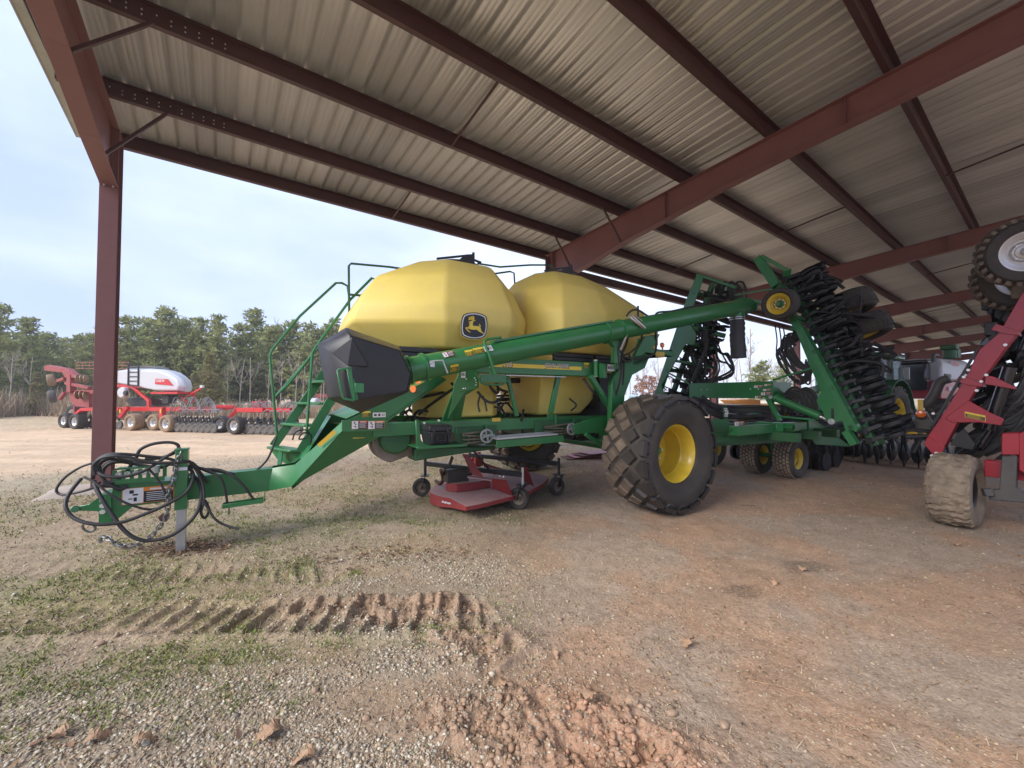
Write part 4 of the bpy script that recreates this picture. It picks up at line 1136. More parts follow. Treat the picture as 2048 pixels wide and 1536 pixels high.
        b = MB(); c = q(px, py, 1.30); b.lathe([(r_ - .012, -.012), (r_ + .010, -.014), (r_ + .014, 0), (r_ + .010, .012), (r_ - .012, .012)], c, W_, 28, closed_prof=True)
        for k in range(4):
            d = Vector((math.cos(k * PI / 2 + .3), 0, math.sin(k * PI / 2 + .3))); b.bar(c, c + d * r_, .02, .026, (0, 1, 0))
        b.cyl(c + Vector((0, -.02, 0)), c + Vector((0, .14, 0)), .022, 10); b.bar(c, c + Vector((r_ * 1.35, -.02, .01)), .016, .016)
        b.build('hand_wheel', M['grey_st'], mt)
    # black ribbed air tubes behind the meters
    b = MB()
    for k in range(6):
        x_ = 1160 + k * 8
        b.tube([q(x_ + 4, 855 + k * .5, 1.6), q(x_ - 2, 868, 1.6), q(x_ - 6, 876, 1.7)], .022, 6)
    b.prism([q(1150, 868, 1.75), q(1200, 858, 1.75), q(1190, 879, 1.75), q(1165, 882, 1.75), q(1146, 880, 1.75)], (0, .4, 0))
    for k in range(7): b.tube([q(1168 + k * 7, 820, 1.9), q(1176 + k * 7, 800, 1.9), q(1182 + k * 7, 770, 2.2)], .020, 6)
    b.build('seed_tube', M['hose'], t)
    b = MB(); b.box((.1, 2.35, 1.75), (.5, 1.5, .8)); b.build('tube_manifold', M['black_pl'], t, bevel=.03)

    # ---- loose hoses round the frame
    rg = random.Random(5)
    def wob(pts, k=.02): return [q(*p) + Vector((0, rg.uniform(-k, k) * 3, 0)) for p in pts]
    hoses = [[(840, 795, 1.9), (880, 787, 1.8), (910, 775, 1.7), (905, 765, 1.6)], [(838, 830, 2.0), (860, 812, 1.9), (893, 785, 1.8), (915, 772, 1.7)], [(868, 832, 1.9), (895, 806, 1.8), (918, 780, 1.7)],
             [(952, 783, 1.6), (970, 800, 1.5), (985, 805, 1.5), (1005, 795, 1.6), (1012, 785, 1.8)], [(975, 770, 1.7), (983, 780, 1.5), (992, 786, 1.6), (1000, 780, 1.8), (992, 768, 1.9)], [(990, 768, 1.7), (1002, 778, 1.5), (1012, 784, 1.7)],
             [(1168, 757, 1.25), (1178, 778, 1.2), (1190, 792, 1.3), (1202, 803, 1.5)], [(1202, 803, 1.3), (1222, 790, 1.1), (1236, 768, 1.0), (1240, 730, .95)], [(823, 840, 1.9), (840, 822, 1.9), (870, 826, 2.0), (890, 832, 2.0)],
             [(800, 850, 2.0), (822, 835, 2.1), (850, 838, 2.1), (880, 828, 2.1)], [(1050, 820, 1.6), (1043, 835, 1.5), (1040, 850, 1.6), (1048, 866, 1.6), (1062, 868, 1.5)], [(1040, 850, 1.8), (1046, 880, 1.7), (1060, 875, 1.6), (1070, 870, 1.5)],
             [(985, 812, 1.8), (1000, 818, 1.7), (1010, 830, 1.7)], [(962, 792, 1.55), (956, 808, 1.5), (958, 824, 1.5)], [(966, 792, 1.5), (972, 806, 1.48), (970, 822, 1.5)], [(1143, 797, 1.5), (1148, 810, 1.5), (1144, 822, 1.5)]]
    for i, h_ in enumerate(hoses):
        b = MB(); b.tube(wob(h_), .014 if i > 11 else .021, 8, smooth=6); b.build('hose', M['hose'], t)
    # clutter of lines and cables along the far rail
    b = MB()
    for i in range(26):
        x_ = 800 + i * 9 if i < 12 else 985 + (i - 12) * 13; y_ = 828 + rg.uniform(-6, 3); w = rg.uniform(2.3, 3.1)
        b.tube([q(x_ - 14, y_ + rg.uniform(-4, 6), w), q(x_, y_ - rg.uniform(4, 20), w - .1), q(x_ + 16, y_ + rg.uniform(-4, 6), w)], rg.choice([.012, .018, .02]), 6, smooth=4)
    for (x0, y0, x1, y1, r_) in ((985, 800, 1056, 797, .035), (985, 792, 1056, 790, .02), (860, 800, 875, 832, .03), (985, 808, 1056, 804, .02)):
        b.tube([q(x0, y0, 2.7), q(x1, y1, 2.7)], r_, 8)
    build_each(b, 'hydraulic_line', M['hose'], t)
    # far black air lines and a dark valve block
    b = MB(); b.box(q(1040, 820, 2.9), (.30, .3, .24)); b.box(q(870, 830, 2.6), (.5, .2, .10)); b.box(q(1010, 761, 2.4), (.9, .25, .09)); b.build('valve_block', M['black_mt'], t, bevel=.01)

    # ================= unloading auger
    ag = bpy.data.objects.new('unloading_auger', None); sc.collection.objects.link(ag); ag.parent = t
    WA = .62
    AX = [(820, 739.5), (900, 724), (1000, 702.5), (1100, 681.5), (1200, 660.5), (1300, 645), (1400, 626), (1492, 608)]
    tops = [(820, 716), (905, 702), (1010, 681), (1100, 662), (1200, 643), (1300, 629), (1400, 613), (1492, 598)]
    p0, p1 = q(808, 742, WA), q(1492, 612, WA)
    ax = (p1 - p0).normalized(); mid = (q(1235, 652, WA) - p0).dot(ax)
    r_a = .142
    b = MB(); b.cyl(p0, p0 + ax * mid, r_a, 28); b.cyl(p0 + ax * (mid - .02), p1, r_a * 1.02, 28)
    for s_ in (.05, .22, mid - .28, mid + .02, (p1 - p0).length - .03): b.cyl(p0 + ax * (s_ - .012), p0 + ax * (s_ + .012), r_a + .022, 28)
    up = Vector((-ax.z, 0, ax.x))
    b.bar(p0 + ax * 1.15 + up * (r_a + .01), p0 + ax * (mid - .15) + up * (r_a + .01), .12, .025, up)
    b.build('auger_tube', G, ag)
    b = MB(); b.tube([p0 + ax * 1.02 - up * (r_a + .10) + Vector((0, -.16, 0)), p0 + ax * .98 + up * .0 + Vector((0, -.175, 0)), p0 + ax * 1.0 + up * (r_a + .03) + Vector((0, -.10, 0)), p0 + ax * 1.25 + up * (r_a + .04) + Vector((0, -.06, 0))], .016, 8, smooth=4)
    b.build('guard_loop', M['green'], ag)
    # clamp handle
    b = MB(); c = p0 + ax * .27 + Vector((0, -.15, .02)); b.tube([c + Vector((-.03, -.02, .0)), c + Vector((0, -.05, .03)), c + Vector((.10, -.06, .04)), c + Vector((.16, -.06, -.10))], .009, 8); b.box(c, (.05, .04, .07)); b.build('clamp_handle', M['galv'], ag)
    # stickers on the tube
    def tube_st(px, py, w_, h_, kind):
        o = q(px, py, WA - r_a - .004); d = (o - p0).dot(ax); base = p0 + ax * d
        off = (o - base).dot(up); ang_ = math.asin(max(-1, min(1, off / r_a))) + .18
        nrm = up * math.sin(ang_) + Vector((0, -1, 0)) * math.cos(ang_)
        yd = up * math.cos(ang_) + Vector((0, 1, 0)) * math.sin(ang_)
        sticker(ag, base + nrm * (r_a + .003) - yd * h_ / 2, ax, yd, w_, h_, kind)
    tube_st(889, 714, .14, .075, 'danger'); tube_st(933, 711, .10, .075, 'caution'); tube_st(950, 706, .13, .075, 'caution'); tube_st(971, 702, .11, .08, 'white'); tube_st(903, 741, .10, .09, 'caution')
    tube_st(1460, 604, .12, .06, 'amber')
    # black charge hopper: hull of its moulded corners
    b = MB()
    n_, f_ = .02, .82
    near = [(661, 704, n_ + .10), (701, 671, n_), (800, 701, n_ + .12), (822, 748, n_ + .14), (814, 783, n_ + .12), (708, 801, n_ + .02), (678, 795, n_ + .1)]
    sil = [(634.6, 688, .30), (692.5, 655, .30), (798, 692, .48), (824, 750, .5), (817.5, 784, .5), (723, 826, .36), (655, 797, .34)]
    pts = [q(*p) for p in near] + [q(*p) for p in sil]
    back = [Vector((v.x + .03, 2 * .48 - v.y + .06, v.z)) for v in [q(*p) for p in near]]
    b.hull(pts + back)
    b.build('charge_hopper', M['black_pl'], ag, bevel=.014, seg=3)
    b = MB(); a_, c_, d_ = q(664, 706, n_ + .085), q(704, 675, n_ - .01), q(738, 733, n_ + .0)
    e_ = q(697, 731, n_ - .0)
    for tri in ((a_, c_, e_), (c_, d_, e_)):
        b.prism(list(tri), (0, .05, 0))
    b.build('hopper_gusset', M['black_pl'], ag, bevel=.004)
    b = MB(); wv = n_ + .03
    for s_, e2 in (((675, 740), (686, 797)), ((675, 740), (700, 736)), ((697, 737), (708, 800)), ((686, 797), (708, 801)), ((704, 745), (714, 800))):
        b.bar(q(*s_, wv), q(*e2, wv), .02, .028, (0, 1, 0))
    b.box(q(718, 776, wv - .01), (.08, .05, .085)); b.prism([q(693, 738, wv - .02), q(704, 740, wv - .02), q(712, 800, wv - .02), q(706, 803, wv - .02)], (0, .03, 0))
    b.build('hopper_latch', G, ag, bevel=.003)
    # discharge end and hanging sock
    b = MB(); e0 = q(1490, 611, WA)
    b.prism([q(1488, 595, WA - .1), q(1512, 603, WA - .1), q(1519, 612, WA - .1), q(1512, 618, WA - .1), q(1492, 628, WA - .1)], (0, .2, 0))
    b.cyl(q(1474, 618, WA), q(1474, 636, WA), .13, 24)
    b.build('discharge_head', G, ag, bevel=.004)
    b = MB(); a_ = q(1474, 634, WA); z0, z1 = a_.z, q(1477, 716, WA).z
    rr = []
    rg2 = random.Random(2)
    for i in range(26):
        f = i / 25; z = z0 + (z1 - z0) * f; c = Vector((a_.x + .02 * f + .01 * math.sin(f * 9), WA, z)); r0_ = .125 + .008 * math.sin(i * 1.9) * (1 if i < 12 else .3) + .012 * f
        rr.append([c + Vector((math.cos(2 * PI * k / 24) * r0_ * (1 + .03 * math.sin(k * 3 + i * .3)), math.sin(2 * PI * k / 24) * r0_, .006 * math.sin(k * 2))) for k in range(24)])
    b.loft(rr); b.build('rubber_sock', M['sock'], ag, sharp=60)
    b = MB()
    for z in (z0 - .02, z0 - .055): b.lathe([(.128, -.007), (.137, -.007), (.137, .007), (.128, .007)], (a_.x, WA, z), Z_, 28, closed_prof=True)
    b.build('sock_clamp', M['galv'], ag)
    # support cradles
    b = MB(); c = q(1010, 770, 1.2)
    b.prism([q(908, 770, 1.0), q(920, 741, 1.0), q(958, 741, 1.0), q(958, 776, 1.0), q(932, 782, 1.0), q(896, 838, 1.2), q(905, 800, 1.1)], (0, .02, 0))
    b.prism([q(922, 781, 1.0), q(956, 776, 1.0), q(932, 790, 1.05), q(922, 838, 1.45), q(902, 838, 1.45)], (0, .10, 0))
    b.prism([q(884, 842, 1.45), q(914, 762, 1.0), q(924, 762, 1.0), q(905, 842, 1.45)], (0, .03, 0))
    b.box(q(987, 763, .9), (.36, .3, .02)); b.box(q(987, 757, .75), (.37, .02, .10))
    b.tube([q(944, 733, .8), q(950, 745, .78), q(960, 760, .76), q(968, 768, .76), (q(1004, 769, .76)), q(1009, 762, .76), q(1009, 752, .78)], .014, 8, smooth=3)
    b.prism([q(985, 745, .85), q(978, 735, .85), q(988, 725, .85), q(991, 718, .85), q(986, 740, .85)], (0, .03, 0))
    b.bar(q(945, 742, .8), q(947, 728, .8), .02, .02); b.bar(q(985, 755, .9), q(984, 735, .9), .05, .04)
    b.build('auger_cradle', G, ag, bevel=.003)
    sticker(t, q(922, 755.5, .985), U_, Z_, .062, .085, 'white')
    b = MB()
    for px, py in ((932, 758), (951, 760), (951, 770), (926, 777), (930, 777), (952, 765), (949, 756)): c = q(px, py, .995); b.cyl(c, c + Vector((0, -.015, 0)), .009, 6)
    for px, py in ((848, 846), (877, 841), (1226, 787)): c = q(px, py, 1.49); b.cyl(c, c + Vector((0, -.02, 0)), .016, 6)
    build_each(b, 'bolt_or_lit_hole', M['bolt_or_lit_hole'], t)
    # pivot post and hydraulic cylinder
    b = MB(); wv = .80
    b.prism([q(1222, 684, wv), q(1246, 672, wv), q(1260, 672, wv), q(1244, 690, wv), q(1240, 726, wv), q(1228, 726, wv), q(1230, 694, wv)], (0, .08, 0))
    b.bar(q(1236, 690, wv + .1), q(1234, 738, wv + .1), .07, .07)
    b.prism([q(1253, 656, wv), q(1300, 668, wv), q(1322, 650, wv), q(1290, 636, wv)], (0, .05, 0))
    b.prism([q(1290, 672, wv), q(1320, 668, wv), q(1310, 690, wv), q(1282, 712, wv), q(1270, 712, wv)], (0, .06, 0))
    b.build('auger_pivot', G, ag, bevel=.004)
    b = MB(); b.cyl(q(1258, 634, .44), q(1286, 655, .44), .022, 12); b.cyl(q(1264, 632, .42), q(1290, 656, .42), .018, 12); b.m = 1
    b.cyl(q(1254, 668, .5), q(1241, 700, .6), .018, 10); b.m = 0; b.cyl(q(1276, 646, .45), q(1280, 650, .45), .03, 10); b.cyl(q(1266, 628, .5), q(1284, 642, .5), .012, 8)
    b.build('hydraulic_ram', [M['chrome'], M['galv']], ag)
    for pts in ([(1240, 714, .85), (1262, 704, .8), (1280, 685, .7), (1285, 660, .6)], [(1240, 714, .9), (1252, 690, .8), (1258, 660, .6)], [(1243, 712, .8), (1260, 716, .8), (1290, 716, .8), (1310, 705, .8), (1312, 680, .8), (1310, 645, .7)],
                [(1240, 700, .8), (1243, 730, .85), (1240, 760, .9), (1232, 790, 1.0)], [(1244, 700, .85), (1248, 725, .85), (1246, 770, .9)], [(1240, 712, .8), (1250, 722, .8), (1262, 722, .8), (1258, 708, .8)],
                [(1253, 632, .62), (1262, 622, .6), (1276, 620, .6), (1296, 632, .62), (1310, 634, .62)], [(1310, 634, .6), (1316, 625, .6), (1345, 622, .6), (1380, 614, .62), (1420, 608, .62)], [(1240, 740, .8), (1236, 700, .8), (1248, 682, .75)], [(1276, 634, .6), (1276, 612, .6)]):
        b = MB(); b.tube([q(*p) for p in pts], .016, 8, smooth=6); b.build('hose', M['hose'], ag)

    # ================= hose tangle and chain on the hitch
    H = [  # closed or open loops, (px, py, w)
        ([(163, 956, 2.15), (140, 985, 2.1), (131, 1010, 2.0), (143, 1032, 1.95), (170, 1045, 1.9), (205, 1049, 1.88), (245, 1044, 1.9), (290, 1028, 1.92), (335, 1008, 1.95), (372, 985, 2.0), (386, 958, 2.05), (382, 940, 2.1), (360, 930, 2.15)], .0175),
        ([(188, 962, 2.1), (192, 975, 2.05), (205, 1000, 1.98), (225, 1030, 1.93), (246, 1058, 1.9), (270, 1076, 1.88), (300, 1081, 1.88), (340, 1072, 1.88), (375, 1048, 1.92), (396, 1020, 1.97), (403, 985, 2.05), (395, 960, 2.12), (380, 948, 2.2)], .019),
        ([(186, 958, 2.12), (188, 935, 2.1), (200, 918, 2.1), (222, 910, 2.08), (250, 916, 2.05), (285, 924, 2.0), (330, 926, 2.0), (380, 924, 2.05), (400, 945, 2.1), (415, 965, 2.15)], .017),
        ([(190, 950, 2.0), (187, 930, 2.0), (205, 916, 2.0), (232, 912, 1.98), (262, 915, 1.98), (300, 925, 1.98), (352, 925, 2.0), (380, 922, 2.04)], .014),
        ([(196, 948, 2.1), (192, 925, 2.1), (212, 910, 2.12), (245, 908, 2.1), (290, 912, 2.12), (340, 918, 2.14), (372, 930, 2.16), (420, 940, 2.18), (470, 948, 2.2)], .016),
        ([(272, 916, 2.2), (282, 898, 2.2), (310, 887, 2.2), (342, 885, 2.2), (357, 892, 2.2), (350, 905, 2.2), (320, 916, 2.2), (290, 918, 2.2)], .017),
        ([(192, 942, 2.02), (205, 950, 1.98), (225, 954, 1.96), (255, 952, 1.96), (285, 943, 1.97), (308, 930, 2.0), (335, 912, 2.05), (362, 896, 2.1)], .016),
        ([(188, 925, 2.2), (160, 935, 2.25), (130, 955, 2.3), (113, 978, 2.3), (122, 989, 2.28), (150, 986, 2.2), (186, 976, 2.15), (200, 965, 2.1)], .012),
        ([(168, 954, 2.1), (190, 965, 2.05), (215, 985, 2.0), (250, 1005, 1.98), (290, 1018, 2.0), (315, 1016, 2.05), (340, 1005, 2.1)], .012),
        ([(200, 940, 2.3), (215, 925, 2.3), (250, 918, 2.3), (300, 922, 2.3), (345, 930, 2.3), (385, 930, 2.3), (420, 945, 2.3), (480, 955, 2.3), (530, 925, 2.35), (553, 875, 2.6)], .013),
        ([(380, 930, 2.1), (392, 940, 2.08), (405, 968, 2.05), (408, 1000, 2.0), (402, 1025, 2.0), (410, 1036, 2.05), (418, 1020, 2.1), (410, 1000, 2.15)], .014),
        ([(404, 1000, 2.0), (415, 1015, 1.98), (430, 1038, 1.96), (450, 1050, 1.95), (478, 1058, 1.9)], .013),
        ([(380, 935, 2.15), (410, 938, 2.1), (440, 955, 2.05), (450, 980, 2.05), (455, 1008, 2.08)], .013),
        ([(400, 938, 2.15), (440, 940, 2.1), (470, 955, 2.05), (490, 975, 2.05), (508, 1000, 2.08)], .014),
        ([(298, 938, 2.0), (315, 958, 1.98), (328, 980, 1.98), (335, 1003, 2.0)], .011),
        ([(205, 955, 2.15), (198, 930, 2.15), (215, 918, 2.15), (240, 920, 2.18), (262, 926, 2.2), (248, 950, 2.2), (225, 965, 2.2), (208, 962, 2.2)], .018),
        ([(212, 968, 2.2), (205, 945, 2.2), (218, 928, 2.2), (245, 924, 2.22), (280, 930, 2.22), (320, 935, 2.2), (340, 928, 2.2)], .018),
        ([(205, 970, 2.18), (225, 972, 2.18), (240, 978, 2.18), (255, 972, 2.2)], .022)]
    for i, (pts, r_) in enumerate(H):
        b = MB(); b.tube([q(*p) for p in pts], r_, 10, smooth=7); b.build('hose', M['hose'], t)
    # safety chain
    pth = catmull([q(*p) for p in [(362, 905, 2.02), (352, 935, 2.02), (345, 965, 2.0), (338, 985, 1.98), (336, 1010, 1.97), (334, 1030, 1.96), (325, 1045, 1.95), (312, 1062, 1.95), (298, 1075, 1.95), (280, 1086, 1.95), (255, 1092, 1.95), (235, 1088, 1.97), (222, 1080, 2.0), (212, 1074, 2.05), (203, 1072, 2.1)]], 24)
    cum = [0]
    for a, c in zip(pth[:-1], pth[1:]): cum.append(cum[-1] + (c - a).length)
    b = MB(); step = .052; i = 0; s_ = .02
    while s_ < cum[-1] - .04:
        def at(s):
            k = max(j for j in range(len(cum)) if cum[j] <= s); k = min(k, len(pth) - 2); f = (s - cum[k]) / max(1e-6, cum[k + 1] - cum[k]); return pth[k].lerp(pth[k + 1], f)
        c = at(s_); d = (at(min(s_ + .02, cum[-1])) - at(max(0, s_ - .02))).normalized()
        n1_ = d.cross(Vector((0, 1, 0))).normalized() if i % 2 else Vector((0, 1, 0))
        n1_ = (n1_ - d * n1_.dot(d)).normalized()
        ring_ = [c + d * (.027 * math.cos(a_) + (.012 if math.cos(a_) > 0 else -.012)) + n1_ * .021 * math.sin(a_) for a_ in [k * PI / 6 for k in range(12)]]
        b.tube(ring_, .0075, 6, closed=True); s_ += step; i += 1
    b.build('safety_chain', M['chain'], t)
    b = MB(); b.tube([q(*p) for p in [(204, 1072, 2.1), (200, 1080, 2.1), (203, 1085, 2.1)]], .018, 8); b.lathe([(.05, -.008), (.066, -.008), (.066, .008), (.05, .008)], q(178, 1055, 2.25), (.4, .9, .4), 24, closed_prof=True); b.build('chain_hook', M['chain'], t)
    b = MB(); b.prism([q(315, 1035, 1.99), q(325, 1026, 1.99), (q(340, 1033, 1.99)), q(333, 1044, 1.99), q(320, 1043, 1.99)], (0, .012, 0)); b.build('chain_plate', M['rust'], t, bevel=.006)
    # strap on the stair foot
    b = MB(); b.tube([q(*p) for p in [(585, 880, 2.5), (590, 866, 2.5), (602, 860, 2.5), (616, 862, 2.5), (612, 875, 2.5), (598, 878, 2.5), (606, 866, 2.45), (622, 870, 2.5), (620, 890, 2.5)]], .010, 6, smooth=5); b.build('strap', M['black_mt'], t)
M['fanbrown'] = mat('dusty_fan_housing', (.20, .165, .135), .8, var=.2, dust=.5, dustcol=(.28, .23, .18))
M['rust_dull'] = mat('dusty_linkage', (.13, .115, .08), .7, var=.35)
M['chrome'] = mat('chrome_rod', (.8, .8, .82), .15, metal=.9, var=.03)
M['sock'] = mat('grey_black_rubber_sock', (.036, .038, .045), .6, dust=.3, dustcol=(.10, .10, .11))
air_cart()

# black tool case resting on the shelf
def case():
    f = Fr(0, 0, 31); f.o = K.wor((-2.95, 1.17, 0)); f.o.z = 0
    z = q(858, 893, 1.17).z
    x0, x1 = q(858, 893, 1.17).x + 2.95, q(905, 889, 1.17).x + 2.95
    t = thing('tool_case', 'black hard plastic tool case standing on the green shelf below the frame', 'tool case', f)
    t.location.z = z - .0
    h = q(870, 851, 1.17).z - z; L = x1 - x0; D = .36
    b = MB(); b.loft([[(x0 + .03, .03, .006), (x1 - .03, .03, .006), (x1 - .03, D - .03, .006), (x0 + .03, D - .03, .006)], [(x0, 0, h * .70), (x1, 0, h * .70), (x1, D, h * .70), (x0, D, h * .70)]])
    for x in (x0 + L * .08, x1 - L * .22):
        b.box((x + L * .07, .008, h * .38), (L * .10, .03, h * .6))
    b.build('case_body', M['black_pl'], t, bevel=.012, seg=2)
    b = MB(); b.loft([[(x0, -.003, h * .715), (x1, -.003, h * .715), (x1, D, h * .715), (x0, D, h * .715)], [(x0 + .005, 0, h * .94), (x1 - .005, 0, h * .94), (x1 - .005, D, h * .94), (x0 + .005, D, h * .94)], [(x0 + .02, .02, h), (x1 - .02, .02, h), (x1 - .02, D - .02, h), (x0 + .02, D - .02, h)]])
    b.build('case_lid', M['black_pl'], t, bevel=.010, seg=2)
    for fx in (.2, .78):
        b = MB(); b.box((x0 + L * fx, -.012, h * .70), (.035, .02, .07)); b.build('latch', M['black_mt'], t, bevel=.003)
    b = MB(); b.tube([(x0 + L * .32, -.01, h * .5), (x0 + L * .33, -.02, h * .25), (x0 + L * .66, -.02, h * .25), (x0 + L * .67, -.01, h * .5), (x0 + L * .32, -.01, h * .52)], .009, 8); b.build('handle', M['black_pl'], t)
case()
# ================================================================ ROTARY MOWER under the cart
def sub(fr_, o_local, deg=None):
    f = Fr(0, 0, fr_.deg if deg is None else deg); p = fr_.wor(o_local); f.o = Vector((p.x, p.y, 0)); return f
def bolts(parent, cs, ax, r=.012, L=.012, m='bolt_or_lit_hole', nm='bolt_or_lit_hole'):
    for c in cs:
        b = MB(); b.cyl(c, Vector(c) + Vector(ax) * L, r, 6); b.build(nm, M[m], parent)
def mower():
    f = sub(K, (-2.0, 2.3, 0))
    t = thing('rotary_mower', 'faded red rotary mower deck on four small castor wheels under the air cart', 'mower', f)
    Z = lambda px, py, z: f.qz(px, py, z)
    top = [(859, 981), (862, 976), (870, 971), (886, 966), (905, 961), (985, 938), (1077, 946), (1097, 955.5), (1086, 967), (1060, 981), (1026, 992), (960, 1008), (932, 1013), (903, 997), (876, 991), (862, 986)]
    DZ = .21; P = [Z(x, y, DZ) for x, y in top]
    b = MB(); b.prism(P, (0, 0, -.012)); b.build('deck', M['mower'], t, bevel=.004)
    b = MB(); n = len(P); hs = [.17, .17, .17, .17, .17, .12, .08, .07, .06, .06, .06, .06, .06, .14, .17, .17]
    for i in range(n):
        a, c = P[i], P[(i + 1) % n]; ha, hc = hs[i], hs[(i + 1) % n]; e = Vector((0, 0, -.002))
        nrm = Vector((c.y - a.y, a.x - c.x, 0)).normalized() * .006
        b.loft([[a + e, c + e, c + Vector((0, 0, -hc)), a + Vector((0, 0, -ha))], [a + e + nrm, c + e + nrm, c + nrm + Vector((0, 0, -hc)), a + nrm + Vector((0, 0, -ha))]])
    b.build('skirt', M['mower_s'], t)
    o = Z(872, 1001, .18); text_mesh('lettering', 'BUSH HOG'[:0] or 'Rhino'[:0] or 'ooo', t, (0, 0, -5), U_, Z_, .01, M['white']) if False else None
    # faded white brand mark, not readable in the photo: a worn white smear on the skirt
    a, c = Z(878, 1001, .19), Z(898, 1004, .19)
    b = MB(); d = (P[12] - P[13]).normalized(); n_ = Vector((d.y, -d.x, 0)) * .012
    if n_.y > 0: n_ = -n_
    base = P[13] * .62 + P[14] * .38 + Vector((0, 0, -.075)) + n_
    dd = (P[13] - P[14]).normalized()
    for k in range(9): b.box(base + dd * (k * .022 - .07) + Vector((0, 0, .004 * math.sin(k * 2))), (.015, .004, .022 if k % 3 else .030), Matrix.Rotation(math.atan2(dd.y, dd.x), 3, 'Z'))
    b.build('worn_decal', M['white'], t)
    # raised gearbox cover
    q1, q2, q3 = Z(891, 966, .34), Z(914, 969, .34), Z(982, 960, .34)
    q4 = q1 + (q3 - q2)
    b = MB(); b.prism([q1, q2, q3, q4], (0, 0, -.125)); b.build('belt_cover', M['mower_s'], t, bevel=.006)
    b = MB(); b.prism([v + Vector((0, 0, .003)) for v in (q1, q2, q3, q4)], (0, 0, .002)); b.build('cover_top', M['mower'], t)
    # beams with castors
    def castor(base, post_top, r=.16, w=.10, yaw=0, post='black_mt', fork=True):
        g = bpy.data.objects.new('castor', None); sc.collection.objects.link(g); g.parent = t
        bx, by = base.x, base.y
        ax = Vector((math.sin(yaw), math.cos(yaw), 0)); fw = Vector((math.cos(yaw), -math.sin(yaw), 0))
        b = MB(); h = w / 2
        b.lathe([(r * .55, -h * .6), (r * .7, -h), (r * .93, -h * .95), (r, -h * .5), (r * 1.01, 0), (r, h * .5), (r * .93, h * .95), (r * .7, h), (r * .55, h * .6)], (bx, by, r), ax, 28)
        b.build('tyre', M['rubber'], g)
        b = MB(); b.lathe([(r * .58, -h * .62), (r * .5, -h * .5), (r * .42, -h * .15), (r * .2, -h * .1), (r * .18, -h * .7), (.001, -h * .7)], (bx, by, r), ax, 20); b.lathe([(r * .58, h * .62), (r * .5, h * .5), (r * .42, h * .15), (r * .2, h * .1), (r * .18, h * .7), (.001, h * .7)], (bx, by, r), ax, 20)
        b.build('rim', M['rustrim'], g)
        b = MB(); pc = Vector((bx, by, 0)) + fw * .06
        for s_ in (-1, 1): b.bar(Vector((bx, by, r)) + ax * s_ * (h + .02), pc + ax * s_ * (h + .02) + Vector((0, 0, r * 2 + .04)), .012, .07, ax)
        b.box(pc + Vector((0, 0, r * 2 + .045)), (.14, w + .07, .015), Matrix.Rotation(-yaw, 3, 'Z'))
        b.cyl(Vector((bx, by, r)) - ax * (h + .03), Vector((bx, by, r)) + ax * (h + .03), .014, 8)
        b.build('fork', M['black_mt'], g, bevel=.003)
        b = MB(); b.cyl(pc + Vector((0, 0, r * 2 + .04)), Vector((pc.x, pc.y, post_top)), .024, 12); b.build('post', M[post], g)
        return Vector((pc.x, pc.y, post_top))
    c1 = castor(Z(843, 992, 0), .66, r=.155, w=.11, yaw=.35); c2 = castor(Z(1038, 1018, 0), .64, r=.165, w=.13, yaw=.95, post='galv'); c3 = castor(Z(1113, 990, 0), .64, r=.155, w=.11, yaw=-.1)
    b = MB()
    a1 = Vector((c1.x, c1.y, .56)); a2 = Vector((c2.x, c2.y, .53)); a3 = Vector((c3.x, c3.y, .54)); a4 = a1 + (a3 - a2)
    mid = a1.lerp(a2, .68)
    b.bar(a1, a2, .06, .075); b.bar(a4, a3, .06, .075)
    b.build('carrier_beam', M['black_mt'], t, bevel=.004)
    castor(Vector((a4.x - .05, a4.y, 0)), .62, r=.14, yaw=.2)
    # A frame straps
    apex1, apex2 = Z(948, 903, .95), Z(985, 905, .95)
    for p0, p1, w_ in ((apex1, mid + Vector((0, 0, .03)), .055), (apex2, a3.lerp(a2, .4) + Vector((0, 0, .04)), .05), (Z(905, 914, .85), Z(898, 933, .62), .05)):
        b = MB(); b.bar(p0, p1, .014, w_, (0, 1, 0)); b.build('strap_brace', M['black_mt'], t, bevel=.003)
    # red brackets
    for pts in ([(984, 957, .50), (1013, 960, .48), (1026, 992, .21), (984, 977, .28)], [(1046, 934, .6), (1055, 934, .6), (1068, 973, .21), (1044, 960, .33)]):
        b = MB(); b.prism([Z(*p) for p in pts], (0, .012, 0)); b.build('deck_bracket', M['mower_s'], t, bevel=.003)
    g = Z(957, 937, .21)
    b = MB(); b.box(g + Vector((0, .05, .17)), (.20, .20, .24)); b.cyl(g + Vector((0, .05, .0)), g + Vector((0, .05, .34)), .07, 16); b.cyl(g + Vector((-.16, .05, .2)), g + Vector((.1, .05, .2)), .035, 12)
    b.prism([Z(925, 908, .8), Z(937, 909, .8), Z(968, 955, .5), Z(945, 950, .5)], (0, .02, 0)); b.prism([Z(968, 925, .6), Z(1010, 940, .5), Z(990, 950, .45), Z(968, 940, .5)], (0, .02, 0))
    build_each(b, 'gearbox_part', M['mower_s'], t, bevel=.02, seg=2)
    b = MB(); w1 = Z(1000, 951, .45); b.bar(Z(938, 953, .44), Z(994, 961, .44), .10, .02); b.bar(Z(990, 937, .5), Z(1036, 946, .5), .12, .02); b.build('deck_rib', M['mower'], t)
    b = MB(); b.tube([Z(*p) for p in [(872, 962, .3), (880, 968, .3), (886, 958, .35), (882, 940, .55)]], .03, 8, smooth=4); b.build('tail_guard', M['rust'], t)
    bolts(t, [Z(995, 951, .55) + Vector((0, -.06, 0)), Z(1002, 952, .55) + Vector((0, -.06, 0)), Z(926, 918, .8) + Vector((0, -.03, 0))], (0, -1, 0), .014)
